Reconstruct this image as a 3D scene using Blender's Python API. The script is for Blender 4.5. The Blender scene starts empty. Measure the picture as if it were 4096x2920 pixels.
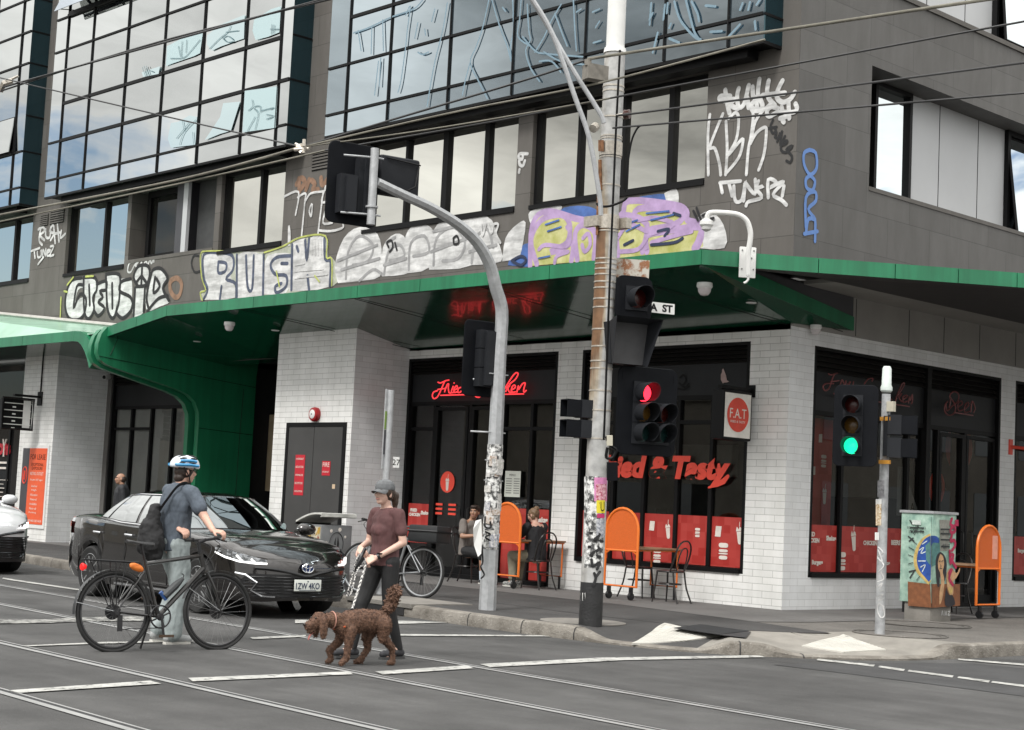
import bpy, bmesh, math, random
from mathutils import Vector, Matrix, noise
random.seed(7)
sc = bpy.context.scene
C = sc.collection
RAD = math.radians
# ---------------------------------------------------------------- camera
FOC = 6456.66
YAW, PIT, ROL = RAD(46.60832), RAD(5.05915), RAD(2.75665)
CAM = Vector((14.149, -18.902, 1.42))
FW = Vector((-math.sin(YAW)*math.cos(PIT), math.cos(YAW)*math.cos(PIT), math.sin(PIT)))
R0 = FW.cross(Vector((0, 0, 1))).normalized(); U0 = R0.cross(FW)
RT = R0*math.cos(ROL) + U0*math.sin(ROL); UP = U0*math.cos(ROL) - R0*math.sin(ROL)
cam = bpy.data.cameras.new('camera'); cam.sensor_width = 36; cam.lens = FOC/4096*36
cam.clip_end = 800; cam.clip_start = 0.1
co = bpy.data.objects.new('camera', cam); C.objects.link(co)
co.matrix_world = Matrix(((RT.x, UP.x, -FW.x, CAM.x), (RT.y, UP.y, -FW.y, CAM.y), (RT.z, UP.z, -FW.z, CAM.z), (0, 0, 0, 1)))
sc.camera = co
sc.render.resolution_x, sc.render.resolution_y = 1024, 730
# ---------------------------------------------------------------- light
sc.view_settings.view_transform = 'Standard'; sc.view_settings.look = 'None'
sc.view_settings.gamma = 1; sc.view_settings.exposure = 1.0
SUN_EL, SUN_AZ = RAD(48), RAD(-75)        # sun stands over the main street, to the right
sdir = Vector((math.cos(SUN_EL)*math.cos(SUN_AZ), math.cos(SUN_EL)*math.sin(SUN_AZ), math.sin(SUN_EL)))
sl = bpy.data.lights.new('sun', 'SUN'); sl.energy = 1.3; sl.angle = RAD(14); sl.color = (1, .98, .95)
so = bpy.data.objects.new('sun', sl); C.objects.link(so)
so.rotation_euler = (-sdir).to_track_quat('-Z', 'Y').to_euler()
w = bpy.data.worlds.new('World'); sc.world = w; w.use_nodes = True
nt = w.node_tree; nt.nodes.clear()
def N(t, nt=nt, **k):
    n = nt.nodes.new(t)
    for a, b in k.items(): setattr(n, a, b)
    return n
def lk(nt, a, b): nt.links.new(a, b)
out = N('ShaderNodeOutputWorld'); bg = N('ShaderNodeBackground'); bg.inputs['Strength'].default_value = .1
sky = N('ShaderNodeTexSky', sky_type='NISHITA', sun_disc=False)
sky.sun_elevation = SUN_EL; sky.sun_rotation = math.pi/2 - SUN_AZ
tc = N('ShaderNodeTexCoord'); nrm = N('ShaderNodeVectorMath', operation='NORMALIZE'); lk(nt, tc.outputs['Generated'], nrm.inputs[0])
def math_(op, a, b=None, clamp=False, nt=nt):
    m = nt.nodes.new('ShaderNodeMath'); m.operation = op; m.use_clamp = clamp
    for i, v in enumerate((a, b)):
        if v is None: continue
        if isinstance(v, (int, float)): m.inputs[i].default_value = v
        else: nt.links.new(v, m.inputs[i])
    return m.outputs[0]
def dirdot(az, el):
    d = N('ShaderNodeVectorMath', operation='DOT_PRODUCT'); lk(nt, nrm.outputs[0], d.inputs[0])
    d.inputs[1].default_value = (math.cos(RAD(el))*math.cos(RAD(az)), math.cos(RAD(el))*math.sin(RAD(az)), math.sin(RAD(el)))
    return d.outputs['Value']
mp = N('ShaderNodeMapping'); mp.inputs['Scale'].default_value = (1, 1, 3.2); lk(nt, nrm.outputs[0], mp.inputs['Vector'])
n1 = N('ShaderNodeTexNoise'); n1.inputs['Scale'].default_value = 9; n1.inputs['Detail'].default_value = 8; n1.inputs['Roughness'].default_value = .6; n1.inputs['Distortion'].default_value = .5
lk(nt, mp.outputs[0], n1.inputs['Vector'])
n2 = N('ShaderNodeTexNoise'); n2.inputs['Scale'].default_value = 3.2; n2.inputs['Detail'].default_value = 6; n2.inputs['Roughness'].default_value = .6
lk(nt, mp.outputs[0], n2.inputs['Vector'])
# blue gaps in the cloud deck, the widest low in the south-west
sep = N('ShaderNodeSeparateXYZ'); lk(nt, nrm.outputs[0], sep.inputs[0])
gap = math_('SUBTRACT', dirdot(-155, 5.0), .9915)
gap = math_('MULTIPLY', gap, 90)
gap = math_('ADD', gap, math_('MULTIPLY', math_('SUBTRACT', n1.outputs[0], .5), 2.6))
gap2 = math_('MULTIPLY', math_('SUBTRACT', n2.outputs[0], .62), 9)
gap = math_('MAXIMUM', gap, math_('ADD', gap2, math_('MULTIPLY', math_('SUBTRACT', n1.outputs[0], .5), 2.0)))
gap = math_('ADD', math_('MULTIPLY', gap, 1.6), .45, clamp=True)
# cloud brightness: cream white near the horizon, a greyer bank higher in the south
dark = math_('MULTIPLY', math_('SUBTRACT', dirdot(-131, 19), .983), 55, clamp=True)
dark = math_('MULTIPLY', dark, .72)
fine = math_('MULTIPLY', math_('SUBTRACT', n1.outputs[0], .5), .85)
fine2 = math_('MULTIPLY', math_('SUBTRACT', n2.outputs[0], .5), .5)
br = math_('ADD', math_('SUBTRACT', 1.0, dark), math_('ADD', fine, fine2))
br = math_('MULTIPLY', br, math_('ADD', .8, math_('MULTIPLY', math_('MAXIMUM', math_('SUBTRACT', sep.outputs[2], .28), 0), 1.6)))   # overcast: brighter towards the zenith
cr = N('ShaderNodeVectorMath', operation='SCALE'); cr.inputs[0].default_value = (7.1, 7.05, 6.85); lk(nt, br, cr.inputs['Scale'])
sk = N('ShaderNodeVectorMath', operation='SCALE'); lk(nt, sky.outputs[0], sk.inputs[0]); sk.inputs['Scale'].default_value = .75
mx = N('ShaderNodeMix', data_type='RGBA'); lk(nt, gap, mx.inputs[0]); lk(nt, cr.outputs[0], mx.inputs[6]); lk(nt, sk.outputs[0], mx.inputs[7])
lk(nt, mx.outputs[2], bg.inputs['Color']); lk(nt, bg.outputs[0], out.inputs['Surface'])

# ---------------------------------------------------------------- pixel rays (photograph pixels, 4096 x 2920) onto real planes
def ray(x, y): return FW + RT*((x-2048)/FOC) - UP*((y-1460)/FOC)
def PY(x, y, Y): d = ray(x, y); return CAM + d*((Y-CAM.y)/d.y)
def PX(x, y, X): d = ray(x, y); return CAM + d*((X-CAM.x)/d.x)
def PZ(x, y, z): d = ray(x, y); return CAM + d*((z-CAM.z)/d.z)
def PD(x, y, D): return CAM + ray(x, y)*D
def depth(p): return (Vector(p)-CAM).dot(FW)

# ---------------------------------------------------------------- materials
MATS = {}
def mat(name, col, rough=.6, metal=0, var=.12, scale=6, bump=0, bscale=40, spec=.5, coat=0, col2=None, emit=None, estr=0, alpha=None, fac=.5, detail=4):
    if name in MATS: return MATS[name]
    m = bpy.data.materials.new(name); m.use_nodes = True; t = m.node_tree; b = t.nodes['Principled BSDF']
    b.inputs['Roughness'].default_value = rough; b.inputs['Metallic'].default_value = metal
    b.inputs['Specular IOR Level'].default_value = spec; b.inputs['Coat Weight'].default_value = coat
    tcn = N('ShaderNodeTexCoord', t)
    if var or col2:
        nz = N('ShaderNodeTexNoise', t); nz.inputs['Scale'].default_value = scale; nz.inputs['Detail'].default_value = detail; nz.inputs['Roughness'].default_value = .62
        lk(t, tcn.outputs['Object'], nz.inputs['Vector'])
        rp = N('ShaderNodeValToRGB', t); rp.color_ramp.elements[0].position = .5-fac/2*.7; rp.color_ramp.elements[1].position = .5+fac/2*.7
        c1 = [max(0, c*(1-var)) for c in col]; c2 = list(col2) if col2 else [min(1, c*(1+var)) for c in col]
        rp.color_ramp.elements[0].color = (*c1, 1); rp.color_ramp.elements[1].color = (*c2, 1)
        lk(t, nz.outputs[0], rp.inputs[0]); lk(t, rp.outputs[0], b.inputs['Base Color'])
    else: b.inputs['Base Color'].default_value = (*col, 1)
    if bump:
        nb = N('ShaderNodeTexNoise', t); nb.inputs['Scale'].default_value = bscale; nb.inputs['Detail'].default_value = 3
        lk(t, tcn.outputs['Object'], nb.inputs['Vector'])
        bp = N('ShaderNodeBump', t); bp.inputs['Strength'].default_value = bump; bp.inputs['Distance'].default_value = .02
        lk(t, nb.outputs[0], bp.inputs['Height']); lk(t, bp.outputs[0], b.inputs['Normal'])
    if emit: b.inputs['Emission Color'].default_value = (*emit, 1); b.inputs['Emission Strength'].default_value = estr
    MATS[name] = m; return m
def nodes(m): return m.node_tree, m.node_tree.nodes['Principled BSDF']

def brickmat(name, axes, bw, bh, mortar, c1, c2, cm, rough, offset=.5, bump=.3, dirt=.25, spec=.5):
    """tiles, bricks or panels laid out in the two given world axes"""
    m = bpy.data.materials.new(name); m.use_nodes = True; t, b = nodes(m); MATS[name] = m
    g = N('ShaderNodeNewGeometry', t); s = N('ShaderNodeSeparateXYZ', t); lk(t, g.outputs['Position'], s.inputs[0])
    cmb = N('ShaderNodeCombineXYZ', t); lk(t, s.outputs[axes[0]], cmb.inputs[0]); lk(t, s.outputs[axes[1]], cmb.inputs[1])
    br = N('ShaderNodeTexBrick', t); br.offset = offset; lk(t, cmb.outputs[0], br.inputs['Vector'])
    br.inputs['Scale'].default_value = 1; br.inputs['Brick Width'].default_value = bw; br.inputs['Row Height'].default_value = bh
    br.inputs['Mortar Size'].default_value = mortar; br.inputs['Mortar Smooth'].default_value = .1; br.inputs['Bias'].default_value = 0
    br.inputs['Color1'].default_value = (*c1, 1); br.inputs['Color2'].default_value = (*c2, 1); br.inputs['Mortar'].default_value = (*cm, 1)
    nz = N('ShaderNodeTexNoise', t); nz.inputs['Scale'].default_value = 1.7; nz.inputs['Detail'].default_value = 7; nz.inputs['Roughness'].default_value = .65
    mpp = N('ShaderNodeMapping', t); mpp.inputs['Scale'].default_value = (1.6, 1.6, .5); lk(t, g.outputs['Position'], mpp.inputs['Vector']); lk(t, mpp.outputs[0], nz.inputs['Vector'])
    rp = N('ShaderNodeValToRGB', t); rp.color_ramp.elements[0].position = .3; rp.color_ramp.elements[1].position = .7
    rp.color_ramp.elements[0].color = (1-dirt, 1-dirt, 1-dirt*1.1, 1); rp.color_ramp.elements[1].color = (1.04, 1.04, 1.04, 1)
    lk(t, nz.outputs[0], rp.inputs[0])
    mm = N('ShaderNodeMix', t, data_type='RGBA', blend_type='MULTIPLY'); mm.inputs[0].default_value = 1
    lk(t, br.outputs['Color'], mm.inputs[6]); lk(t, rp.outputs[0], mm.inputs[7]); lk(t, mm.outputs[2], b.inputs['Base Color'])
    b.inputs['Roughness'].default_value = rough; b.inputs['Specular IOR Level'].default_value = spec
    bp = N('ShaderNodeBump', t); bp.inputs['Strength'].default_value = bump; bp.inputs['Distance'].default_value = .006; bp.invert = True
    lk(t, br.outputs['Fac'], bp.inputs['Height']); lk(t, bp.outputs[0], b.inputs['Normal'])
    return m

def glassmat(name, tint, refl, dark, rough=.01, wob=.02, wscale=1.2):
    """coated glass: a mirror layer over a dark room behind"""
    m = bpy.data.materials.new(name); m.use_nodes = True; t = m.node_tree; t.nodes.clear(); MATS[name] = m
    o = N('ShaderNodeOutputMaterial', t); g = N('ShaderNodeBsdfGlossy', t); d = N('ShaderNodeBsdfDiffuse', t); mxx = N('ShaderNodeMixShader', t)
    g.inputs['Roughness'].default_value = rough; g.inputs['Color'].default_value = (*tint, 1); d.inputs['Color'].default_value = (*dark, 1)
    fr = N('ShaderNodeFresnel', t); fr.inputs['IOR'].default_value = 1.5
    f = math_('ADD', math_('MULTIPLY', fr.outputs[0], 1-refl, nt=t), refl, nt=t)
    lk(t, f, mxx.inputs[0]); lk(t, d.outputs[0], mxx.inputs[1]); lk(t, g.outputs[0], mxx.inputs[2]); lk(t, mxx.outputs[0], o.inputs['Surface'])
    tcn = N('ShaderNodeTexCoord', t); nz = N('ShaderNodeTexNoise', t); nz.inputs['Scale'].default_value = wscale; nz.inputs['Detail'].default_value = 1
    lk(t, tcn.outputs['Object'], nz.inputs['Vector'])
    bp = N('ShaderNodeBump', t); bp.inputs['Strength'].default_value = wob; bp.inputs['Distance'].default_value = .1
    lk(t, nz.outputs[0], bp.inputs['Height']); lk(t, bp.outputs[0], g.inputs['Normal'])
    return m
def clearglass(name, tint=(.85, .88, .87), refl_ior=1.5):
    m = bpy.data.materials.new(name); m.use_nodes = True; t = m.node_tree; t.nodes.clear(); MATS[name] = m
    o = N('ShaderNodeOutputMaterial', t); g = N('ShaderNodeBsdfGlossy', t); d = N('ShaderNodeBsdfTransparent', t); mxx = N('ShaderNodeMixShader', t)
    g.inputs['Roughness'].default_value = .005; d.inputs['Color'].default_value = (*tint, 1)
    fr = N('ShaderNodeFresnel', t); fr.inputs['IOR'].default_value = refl_ior
    lk(t, fr.outputs[0], mxx.inputs[0]); lk(t, d.outputs[0], mxx.inputs[1]); lk(t, g.outputs[0], mxx.inputs[2]); lk(t, mxx.outputs[0], o.inputs['Surface'])
    return m

# ---------------------------------------------------------------- mesh builder
class MB:
    def __init__(s): s.bm = bmesh.new()
    def face(s, pts, mi=0):
        vs = [s.bm.verts.new(p) for p in pts]
        f = s.bm.faces.new(vs); f.material_index = mi; return f
    def box(s, a, b, mi=0, M=None):
        x0, x1 = sorted((a[0], b[0])); y0, y1 = sorted((a[1], b[1])); z0, z1 = sorted((a[2], b[2]))
        P = [(x0, y0, z0), (x1, y0, z0), (x1, y1, z0), (x0, y1, z0), (x0, y0, z1), (x1, y0, z1), (x1, y1, z1), (x0, y1, z1)]
        if M: P = [M @ Vector(p) for p in P]
        v = [s.bm.verts.new(p) for p in P]
        for q in ((3, 2, 1, 0), (4, 5, 6, 7), (0, 1, 5, 4), (1, 2, 6, 5), (2, 3, 7, 6), (3, 0, 4, 7)):
            f = s.bm.faces.new([v[i] for i in q]); f.material_index = mi
        return s
    def loft(s, rings, closed=True, caps=True, mi=0):
        R = [[s.bm.verts.new(p) for p in r] for r in rings]; n = len(R[0])
        for i in range(len(R)-1):
            for j in range(n if closed else n-1):
                k = (j+1) % n
                try: f = s.bm.faces.new((R[i][j], R[i][k], R[i+1][k], R[i+1][j])); f.material_index = mi
                except ValueError: pass
        if caps and closed:
            for r, rev in ((R[0], True), (R[-1], False)):
                try: f = s.bm.faces.new(r[::-1] if rev else r); f.material_index = mi
                except ValueError: pass
        return s
    def tube(s, pts, r, n=8, closed=False, mi=0, caps=True, flat=1.0):
        P = [Vector(p) for p in pts]; m = len(P)
        rr = r if isinstance(r, (list, tuple)) else [r]*m
        rings = []; up = None
        for i in range(m):
            a = P[i-1] if (i > 0 or closed) else P[0]; b = P[(i+1) % m] if (i < m-1 or closed) else P[-1]
            t = (b-a)
            if t.length < 1e-9: t = Vector((0, 0, 1))
            t.normalize()
            if up is None:
                up = Vector((0, 0, 1)) if abs(t.z) < .9 else Vector((1, 0, 0))
            sd = t.cross(up)
            if sd.length < 1e-6: sd = t.cross(Vector((0, 1, 0)))
            sd.normalize(); up = sd.cross(t).normalized()
            rings.append([P[i] + (sd*math.cos(2*math.pi*j/n) + up*math.sin(2*math.pi*j/n)*flat)*rr[i] for j in range(n)])
        if closed: rings.append(rings[0]); R = rings[:-1]
        if closed:
            V = [[s.bm.verts.new(p) for p in q] for q in R]
            for i in range(m):
                for j in range(n):
                    f = s.bm.faces.new((V[i][j], V[i][(j+1) % n], V[(i+1) % m][(j+1) % n], V[(i+1) % m][j])); f.material_index = mi
            return s
        return s.loft(rings, True, caps, mi)
    def cyl(s, a, b, r, r2=None, n=16, mi=0, caps=True): return s.tube([a, b], [r, r if r2 is None else r2], n, mi=mi, caps=caps)
    def lathe(s, prof, M=None, n=20, mi=0, caps=True):
        rings = []
        for r, z in prof:
            q = [Vector((r*math.cos(2*math.pi*j/n), r*math.sin(2*math.pi*j/n), z)) for j in range(n)]
            rings.append([M @ p for p in q] if M else q)
        return s.loft(rings, True, caps, mi)
    def ell(s, c, r, n=12, m=8, mi=0, M=None):
        rings = []
        for i in range(1, m):
            th = math.pi*i/m
            q = [Vector((r[0]*math.sin(th)*math.cos(2*math.pi*j/n), r[1]*math.sin(th)*math.sin(2*math.pi*j/n), -r[2]*math.cos(th))) for j in range(n)]
            rings.append([(M @ p if M else p) + Vector(c) for p in q])
        return s.loft(rings, True, True, mi)
    def prism(s, poly, vec, mi=0):
        vec = Vector(vec); a = [Vector(p) for p in poly]; return s.loft([a, [p+vec for p in a]], True, True, mi)
    def bevel(s, w, seg=2, ang=30):
        bmesh.ops.remove_doubles(s.bm, verts=s.bm.verts, dist=1e-5)
        es = [e for e in s.bm.edges if len(e.link_faces) == 2 and e.calc_face_angle(0) > RAD(ang)]
        bmesh.ops.bevel(s.bm, geom=es, offset=w, segments=seg, profile=.6, affect='EDGES', clamp_overlap=True); return s
    def build(s, name, mats, parent=None, smooth=35, loc=None, fixn=True):
        if fixn: bmesh.ops.recalc_face_normals(s.bm, faces=s.bm.faces)
        return ob(name, s.bm, mats, parent, smooth)
MW = {}
def inv(parent):
    return MW[parent.name].inverted() if parent is not None and parent.name in MW else None
def ob(name, bm, mats, parent=None, smooth=35, world=True):
    me = bpy.data.meshes.new(name)
    if parent is not None and world and parent.name in MW: bm.transform(MW[parent.name].inverted())
    bm.to_mesh(me); bm.free()
    return obm(name, me, mats, parent, smooth)
def obm(name, me, mats, parent=None, smooth=35):
    for m in (mats if isinstance(mats, (list, tuple)) else [mats]): me.materials.append(m)
    if smooth:
        me.polygons.foreach_set('use_smooth', [True]*len(me.polygons)); me.set_sharp_from_angle(angle=RAD(smooth))
    o = bpy.data.objects.new(name, me); C.objects.link(o)
    if parent is not None:
        o.parent = parent
        if parent.name in MW: MW[o.name] = MW[parent.name]
    return o
def thing(name, label, cat, loc=(0, 0, 0), rz=0, group=None):
    """an Empty at the thing's base; parts are handed over in world coordinates"""
    o = bpy.data.objects.new(name, None); C.objects.link(o); o.empty_display_size = .2
    o.location = loc; o.rotation_euler = (0, 0, rz)
    MW[o.name] = Matrix.Translation(Vector(loc)) @ Matrix.Rotation(rz, 4, 'Z')
    return tag(o, label, cat, group)
def tag(o, label, cat, group=None):
    o['label'] = label; o['category'] = cat
    if group: o['group'] = group
    return o
def struct(o): o['kind'] = 'structure'; return o
def dup(root, loc, rz=None, label=None):
    """a copy of a thing with copies of its parts and sub-parts"""
    c = root.copy(); C.objects.link(c); c.location = loc
    if rz is not None: c.rotation_euler = (0, 0, rz)
    MW[c.name] = Matrix.Translation(Vector(loc)) @ Matrix.Rotation(c.rotation_euler.z, 4, 'Z')
    if label: c['label'] = label
    for ch in list(root.children):
        d = ch.copy(); C.objects.link(d); d.parent = c
        for g in list(ch.children):
            e = g.copy(); C.objects.link(e); e.parent = d
    return c
def smoothpts(P, n=5):
    """Catmull-Rom through the given points"""
    P = [Vector(p) for p in P]; out = []
    for i in range(len(P)-1):
        a = P[max(i-1, 0)]; b = P[i]; c = P[i+1]; d = P[min(i+2, len(P)-1)]
        for k in range(n):
            t = k/n; out.append(.5*((2*b) + (c-a)*t + (2*a-5*b+4*c-d)*t*t + (3*b-3*c+d-a)*t**3))
    out.append(P[-1]); return out
def text_mesh(body, size, extrude=.004, spacing=1.0, shear=0, bold=0, align='CENTER', width=None, height=None):
    cu = bpy.data.curves.new('lettering', 'FONT'); cu.body = body; cu.size = size; cu.extrude = extrude; cu.space_character = spacing
    cu.shear = shear; cu.offset = bold; cu.align_x = align; cu.align_y = 'CENTER'; cu.resolution_u = 3
    o = bpy.data.objects.new('lettering', cu); C.objects.link(o)
    me = bpy.data.meshes.new_from_object(o.evaluated_get(bpy.context.evaluated_depsgraph_get()))
    bpy.data.objects.remove(o); bpy.data.curves.remove(cu)
    if (width or height) and len(me.vertices):
        xs = [v.co.x for v in me.vertices]; ys = [v.co.y for v in me.vertices]
        cx, cy = (min(xs)+max(xs))/2, (min(ys)+max(ys))/2
        sx = width/(max(xs)-min(xs)) if width else None; sy = height/(max(ys)-min(ys)) if height else None
        sx = sx or sy; sy = sy or sx
        for v in me.vertices: v.co.x = (v.co.x-cx)*sx; v.co.y = (v.co.y-cy)*sy
    return me
def frame(o, xa, ya):
    """matrix whose local x, y run along the given world axes"""
    xa = Vector(xa).normalized(); za = xa.cross(Vector(ya)).normalized(); ya = za.cross(xa)
    return Matrix(((xa.x, ya.x, za.x, o[0]), (xa.y, ya.y, za.y, o[1]), (xa.z, ya.z, za.z, o[2]), (0, 0, 0, 1)))
def addmesh(mb, me, M, mi=0):
    k = len(mb.bm.faces); me.transform(M); mb.bm.from_mesh(me); mb.bm.faces.ensure_lookup_table()
    for f in mb.bm.faces[k:]: f.material_index = mi
    bpy.data.meshes.remove(me); return mb
def addtext(mb, body, M, mi=0, **k): return addmesh(mb, text_mesh(body, k.pop('size', .1), **k), M, mi)
A_X, A_Z = Vector((1, 0, 0)), Vector((0, 0, 1))
def wallA(x, z, y=0): return frame((x, y, z), (1, 0, 0), (0, 0, 1))          # faces the main street
def wallB(y, z, x=0): return frame((x, y, z), (0, 1, 0), (0, 0, 1))          # faces the side street
# ================================================================ materials of the setting
m_asph = mat('asphalt', (.062, .061, .06), rough=.85, var=.28, scale=1.2, bump=.55, bscale=160, detail=9)
def speckle(m, sc_, amt, thr=.62):
    t, b = nodes(m); src = b.inputs['Base Color'].links[0].from_socket
    nz = N('ShaderNodeTexNoise', t); nz.inputs['Scale'].default_value = sc_; nz.inputs['Detail'].default_value = 2
    tcn = N('ShaderNodeTexCoord', t); lk(t, tcn.outputs['Object'], nz.inputs['Vector'])
    rp = N('ShaderNodeValToRGB', t); rp.color_ramp.elements[0].position = thr; rp.color_ramp.elements[1].position = thr+.12
    rp.color_ramp.elements[0].color = (0, 0, 0, 1); rp.color_ramp.elements[1].color = (amt, amt, amt*.97, 1); lk(t, nz.outputs[0], rp.inputs[0])
    mm = N('ShaderNodeMix', t, data_type='RGBA', blend_type='ADD'); mm.inputs[0].default_value = 1
    lk(t, src, mm.inputs[6]); lk(t, rp.outputs[0], mm.inputs[7]); lk(t, mm.outputs[2], b.inputs['Base Color'])
speckle(m_asph, 70, .06); speckle(m_asph, 22, .035, .66)
def blotch(m, vs, lo, hi, p0=.38, p1=.62, det=6):
    """wear and stains of their own shape, multiplied over the colour"""
    t, b = nodes(m); lkz = b.inputs['Base Color'].links; src = lkz[0].from_socket if lkz else None
    g = N('ShaderNodeNewGeometry', t); mp_ = N('ShaderNodeMapping', t); mp_.inputs['Scale'].default_value = vs; lk(t, g.outputs['Position'], mp_.inputs['Vector'])
    nz = N('ShaderNodeTexNoise', t); nz.inputs['Scale'].default_value = 1; nz.inputs['Detail'].default_value = det; nz.inputs['Roughness'].default_value = .6; lk(t, mp_.outputs[0], nz.inputs['Vector'])
    rp = N('ShaderNodeValToRGB', t); rp.color_ramp.elements[0].position = p0; rp.color_ramp.elements[1].position = p1; rp.color_ramp.elements[0].color = (lo, lo, lo, 1); rp.color_ramp.elements[1].color = (hi, hi, hi, 1); lk(t, nz.outputs[0], rp.inputs[0])
    mm = N('ShaderNodeMix', t, data_type='RGBA', blend_type='MULTIPLY'); mm.inputs[0].default_value = 1
    if src: lk(t, src, mm.inputs[6])
    else: mm.inputs[6].default_value = b.inputs['Base Color'].default_value
    lk(t, rp.outputs[0], mm.inputs[7]); lk(t, mm.outputs[2], b.inputs['Base Color'])
blotch(m_asph, (.12, 1.3, 1), .8, 1.18); blotch(m_asph, (.9, .9, 1), .84, 1.1, .3, .6, 10)
m_path = mat('footpath_asphalt', (.052, .05, .049), rough=.9, var=.22, scale=1.5, bump=.4, bscale=200, detail=8); speckle(m_path, 90, .03)
m_conc = mat('concrete', (.2, .187, .168), rough=.85, var=.25, scale=2.2, bump=.35, bscale=60, detail=9); speckle(m_conc, 60, .06)
m_aggr = mat('aggregate_concrete', (.125, .116, .105), rough=.9, var=.2, scale=1.6, bump=.5, bscale=90, detail=9); speckle(m_aggr, 55, .09, .58)
m_strip = mat('pale_paving', (.135, .13, .125), rough=.85, var=.16, scale=1.1, bump=.2, bscale=90, detail=8)
m_kerb = mat('kerb_stone', (.17, .15, .125), rough=.9, var=.4, scale=3.5, bump=.7, bscale=45, detail=10, col2=(.26, .24, .21)); speckle(m_kerb, 40, .08, .6)
m_paint = mat('road_paint', (.4, .4, .375), rough=.75, var=.3, scale=5, bump=.3, bscale=120, detail=10, col2=(.5, .495, .47))
m_rail = mat('rail_steel', (.34, .34, .335), rough=.45, metal=.25, var=.15, scale=3)
m_groove = mat('rail_groove', (.025, .025, .026), rough=.8, var=.2)
def wear(m, thr, dark=(.07, .069, .067), scale=9):
    """paint worn through to the asphalt in patches"""
    t, b = nodes(m); src = b.inputs['Base Color'].links[0].from_socket
    tcn = N('ShaderNodeTexCoord', t); nz = N('ShaderNodeTexNoise', t); nz.inputs['Scale'].default_value = scale; nz.inputs['Detail'].default_value = 12; nz.inputs['Roughness'].default_value = .75
    lk(t, tcn.outputs['Object'], nz.inputs['Vector'])
    rp = N('ShaderNodeValToRGB', t); rp.color_ramp.elements[0].position = thr; rp.color_ramp.elements[1].position = thr+.07; lk(t, nz.outputs[0], rp.inputs[0])
    mm = N('ShaderNodeMix', t, data_type='RGBA'); lk(t, rp.outputs[0], mm.inputs[0]); lk(t, src, mm.inputs[6]); mm.inputs[7].default_value = (*dark, 1)
    lk(t, mm.outputs[2], b.inputs['Base Color'])
wear(m_paint, .535)
# ================================================================ ground and road
def sheet(name, pts, z, m, up=True):
    b = MB(); b.face([(p[0], p[1], z) for p in pts])
    o = b.build(name, m, smooth=0); 
    if o.data.polygons[0].normal.z < 0: o.data.flip_normals()
    return struct(o)
sheet('ground', [(-400, -400), (400, -400), (400, 400), (-400, 400)], -.03, mat('far_ground', (.07, .07, .068), rough=.9, var=.2, scale=.3))
sheet('road', [(-90, -17.2), (60, -17.2), (60, 60), (4.2, 60), (4.2, -3.5), (3, -4.4), (-90, -4.0)], 0, m_asph)
sheet('far_road', [(-90, -80), (60, -80), (60, -17.2), (-90, -17.2)], 0, m_asph)
# darker seam of patched asphalt at the side street mouth
sheet('asphalt_patch', [PZ(3090, 2660, 0), PZ(3300, 2685, 0), PZ(3700, 2735, 0), PZ(4200, 2800, 0), PZ(4250, 2690, 0), PZ(3900, 2655, 0), PZ(3400, 2652, 0)], .004, mat('patch_asphalt', (.047, .047, .048), rough=.9, var=.2, scale=2, bump=.4, bscale=160, detail=8))
# ---- kerb with two ramps
K0 = [(-90, -3.3), (-40, -3.75), (-14.2, -4.75), (-10.9, -5.2), (-7, -5.42), (-2.96, -5.6), (-1.26, -5.73), (-.2, -5.86), (.78, -5.92), (1.6, -5.9), (2.1, -5.86), (2.77, -5.74), (3.35, -5.46), (3.7, -5.1), (3.98, -4.78), (4.3, -4.3), (4.46, -3.8), (4.53, -3.2), (4.56, -2.5), (4.58, -1.2), (4.62, 3), (4.8, 20), (5, 60)]
K = []
for i, (a, c) in enumerate(zip(K0[:-1], K0[1:])):
    n_ = max(1, int(math.hypot(c[0]-a[0], c[1]-a[1])/.7)) if 2 < i < 19 else 3
    if 8 <= i <= 18: continue
    if i < 8: K += [Vector((a[0]+(c[0]-a[0])*k/n_, a[1]+(c[1]-a[1])*k/n_, 0)) for k in range(n_)]
    elif i == 19: K += [Vector((p.x, p.y, 0)) for p in smoothpts([(q[0], q[1], 0) for q in K0[8:20]], 6)][:-1] + [Vector((a[0]+(c[0]-a[0])*k/6, a[1]+(c[1]-a[1])*k/6, 0)) for k in range(6)]
    else: K += [Vector((a[0]+(c[0]-a[0])*k/n_, a[1]+(c[1]-a[1])*k/n_, 0)) for k in range(n_)]
K.append(Vector((*K0[-1], 0)))
def kh(p):
    x, y = p.x, p.y
    if x < 1.45: return .15
    def ss(a, b, t): t = max(0, min(1, (t-a)/(b-a))); return t*t*(3-2*t)
    s = x if y < -4.9 else x + (y+4.9)*.9
    h = .15 - .115*ss(1.5, 2.05, s) + .1*ss(3.1, 3.42, s) - .1*ss(3.6, 3.95, s) + .115*ss(5.9, 6.35, s)
    return max(.02, h)
def inn(i):
    a = K[max(i-1, 0)]; b = K[min(i+1, len(K)-1)]; t = (b-a).normalized(); return Vector((-t.y, t.x, 0))
kb = MB(); ap = MB(); rings = []; rap = []
for i, p in enumerate(K):
    n = inn(i); h = kh(p)
    rings.append([p+Vector((0, 0, -.05)), p+Vector((0, 0, h*.55)), p+n*.02+Vector((0, 0, h-.015)), p+n*.045+Vector((0, 0, h)), p+n*.16+Vector((0, 0, h+.002))])
    hi = .148
    rap.append([p+n*d+Vector((0, 0, h+.001+(hi-h)*(d-.16)/1.5)) for d in (.16, .6, 1.15, 1.66)])
kb.loft(rings, closed=False); kerb = struct(kb.build('kerb', m_kerb, smooth=30))
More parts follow.
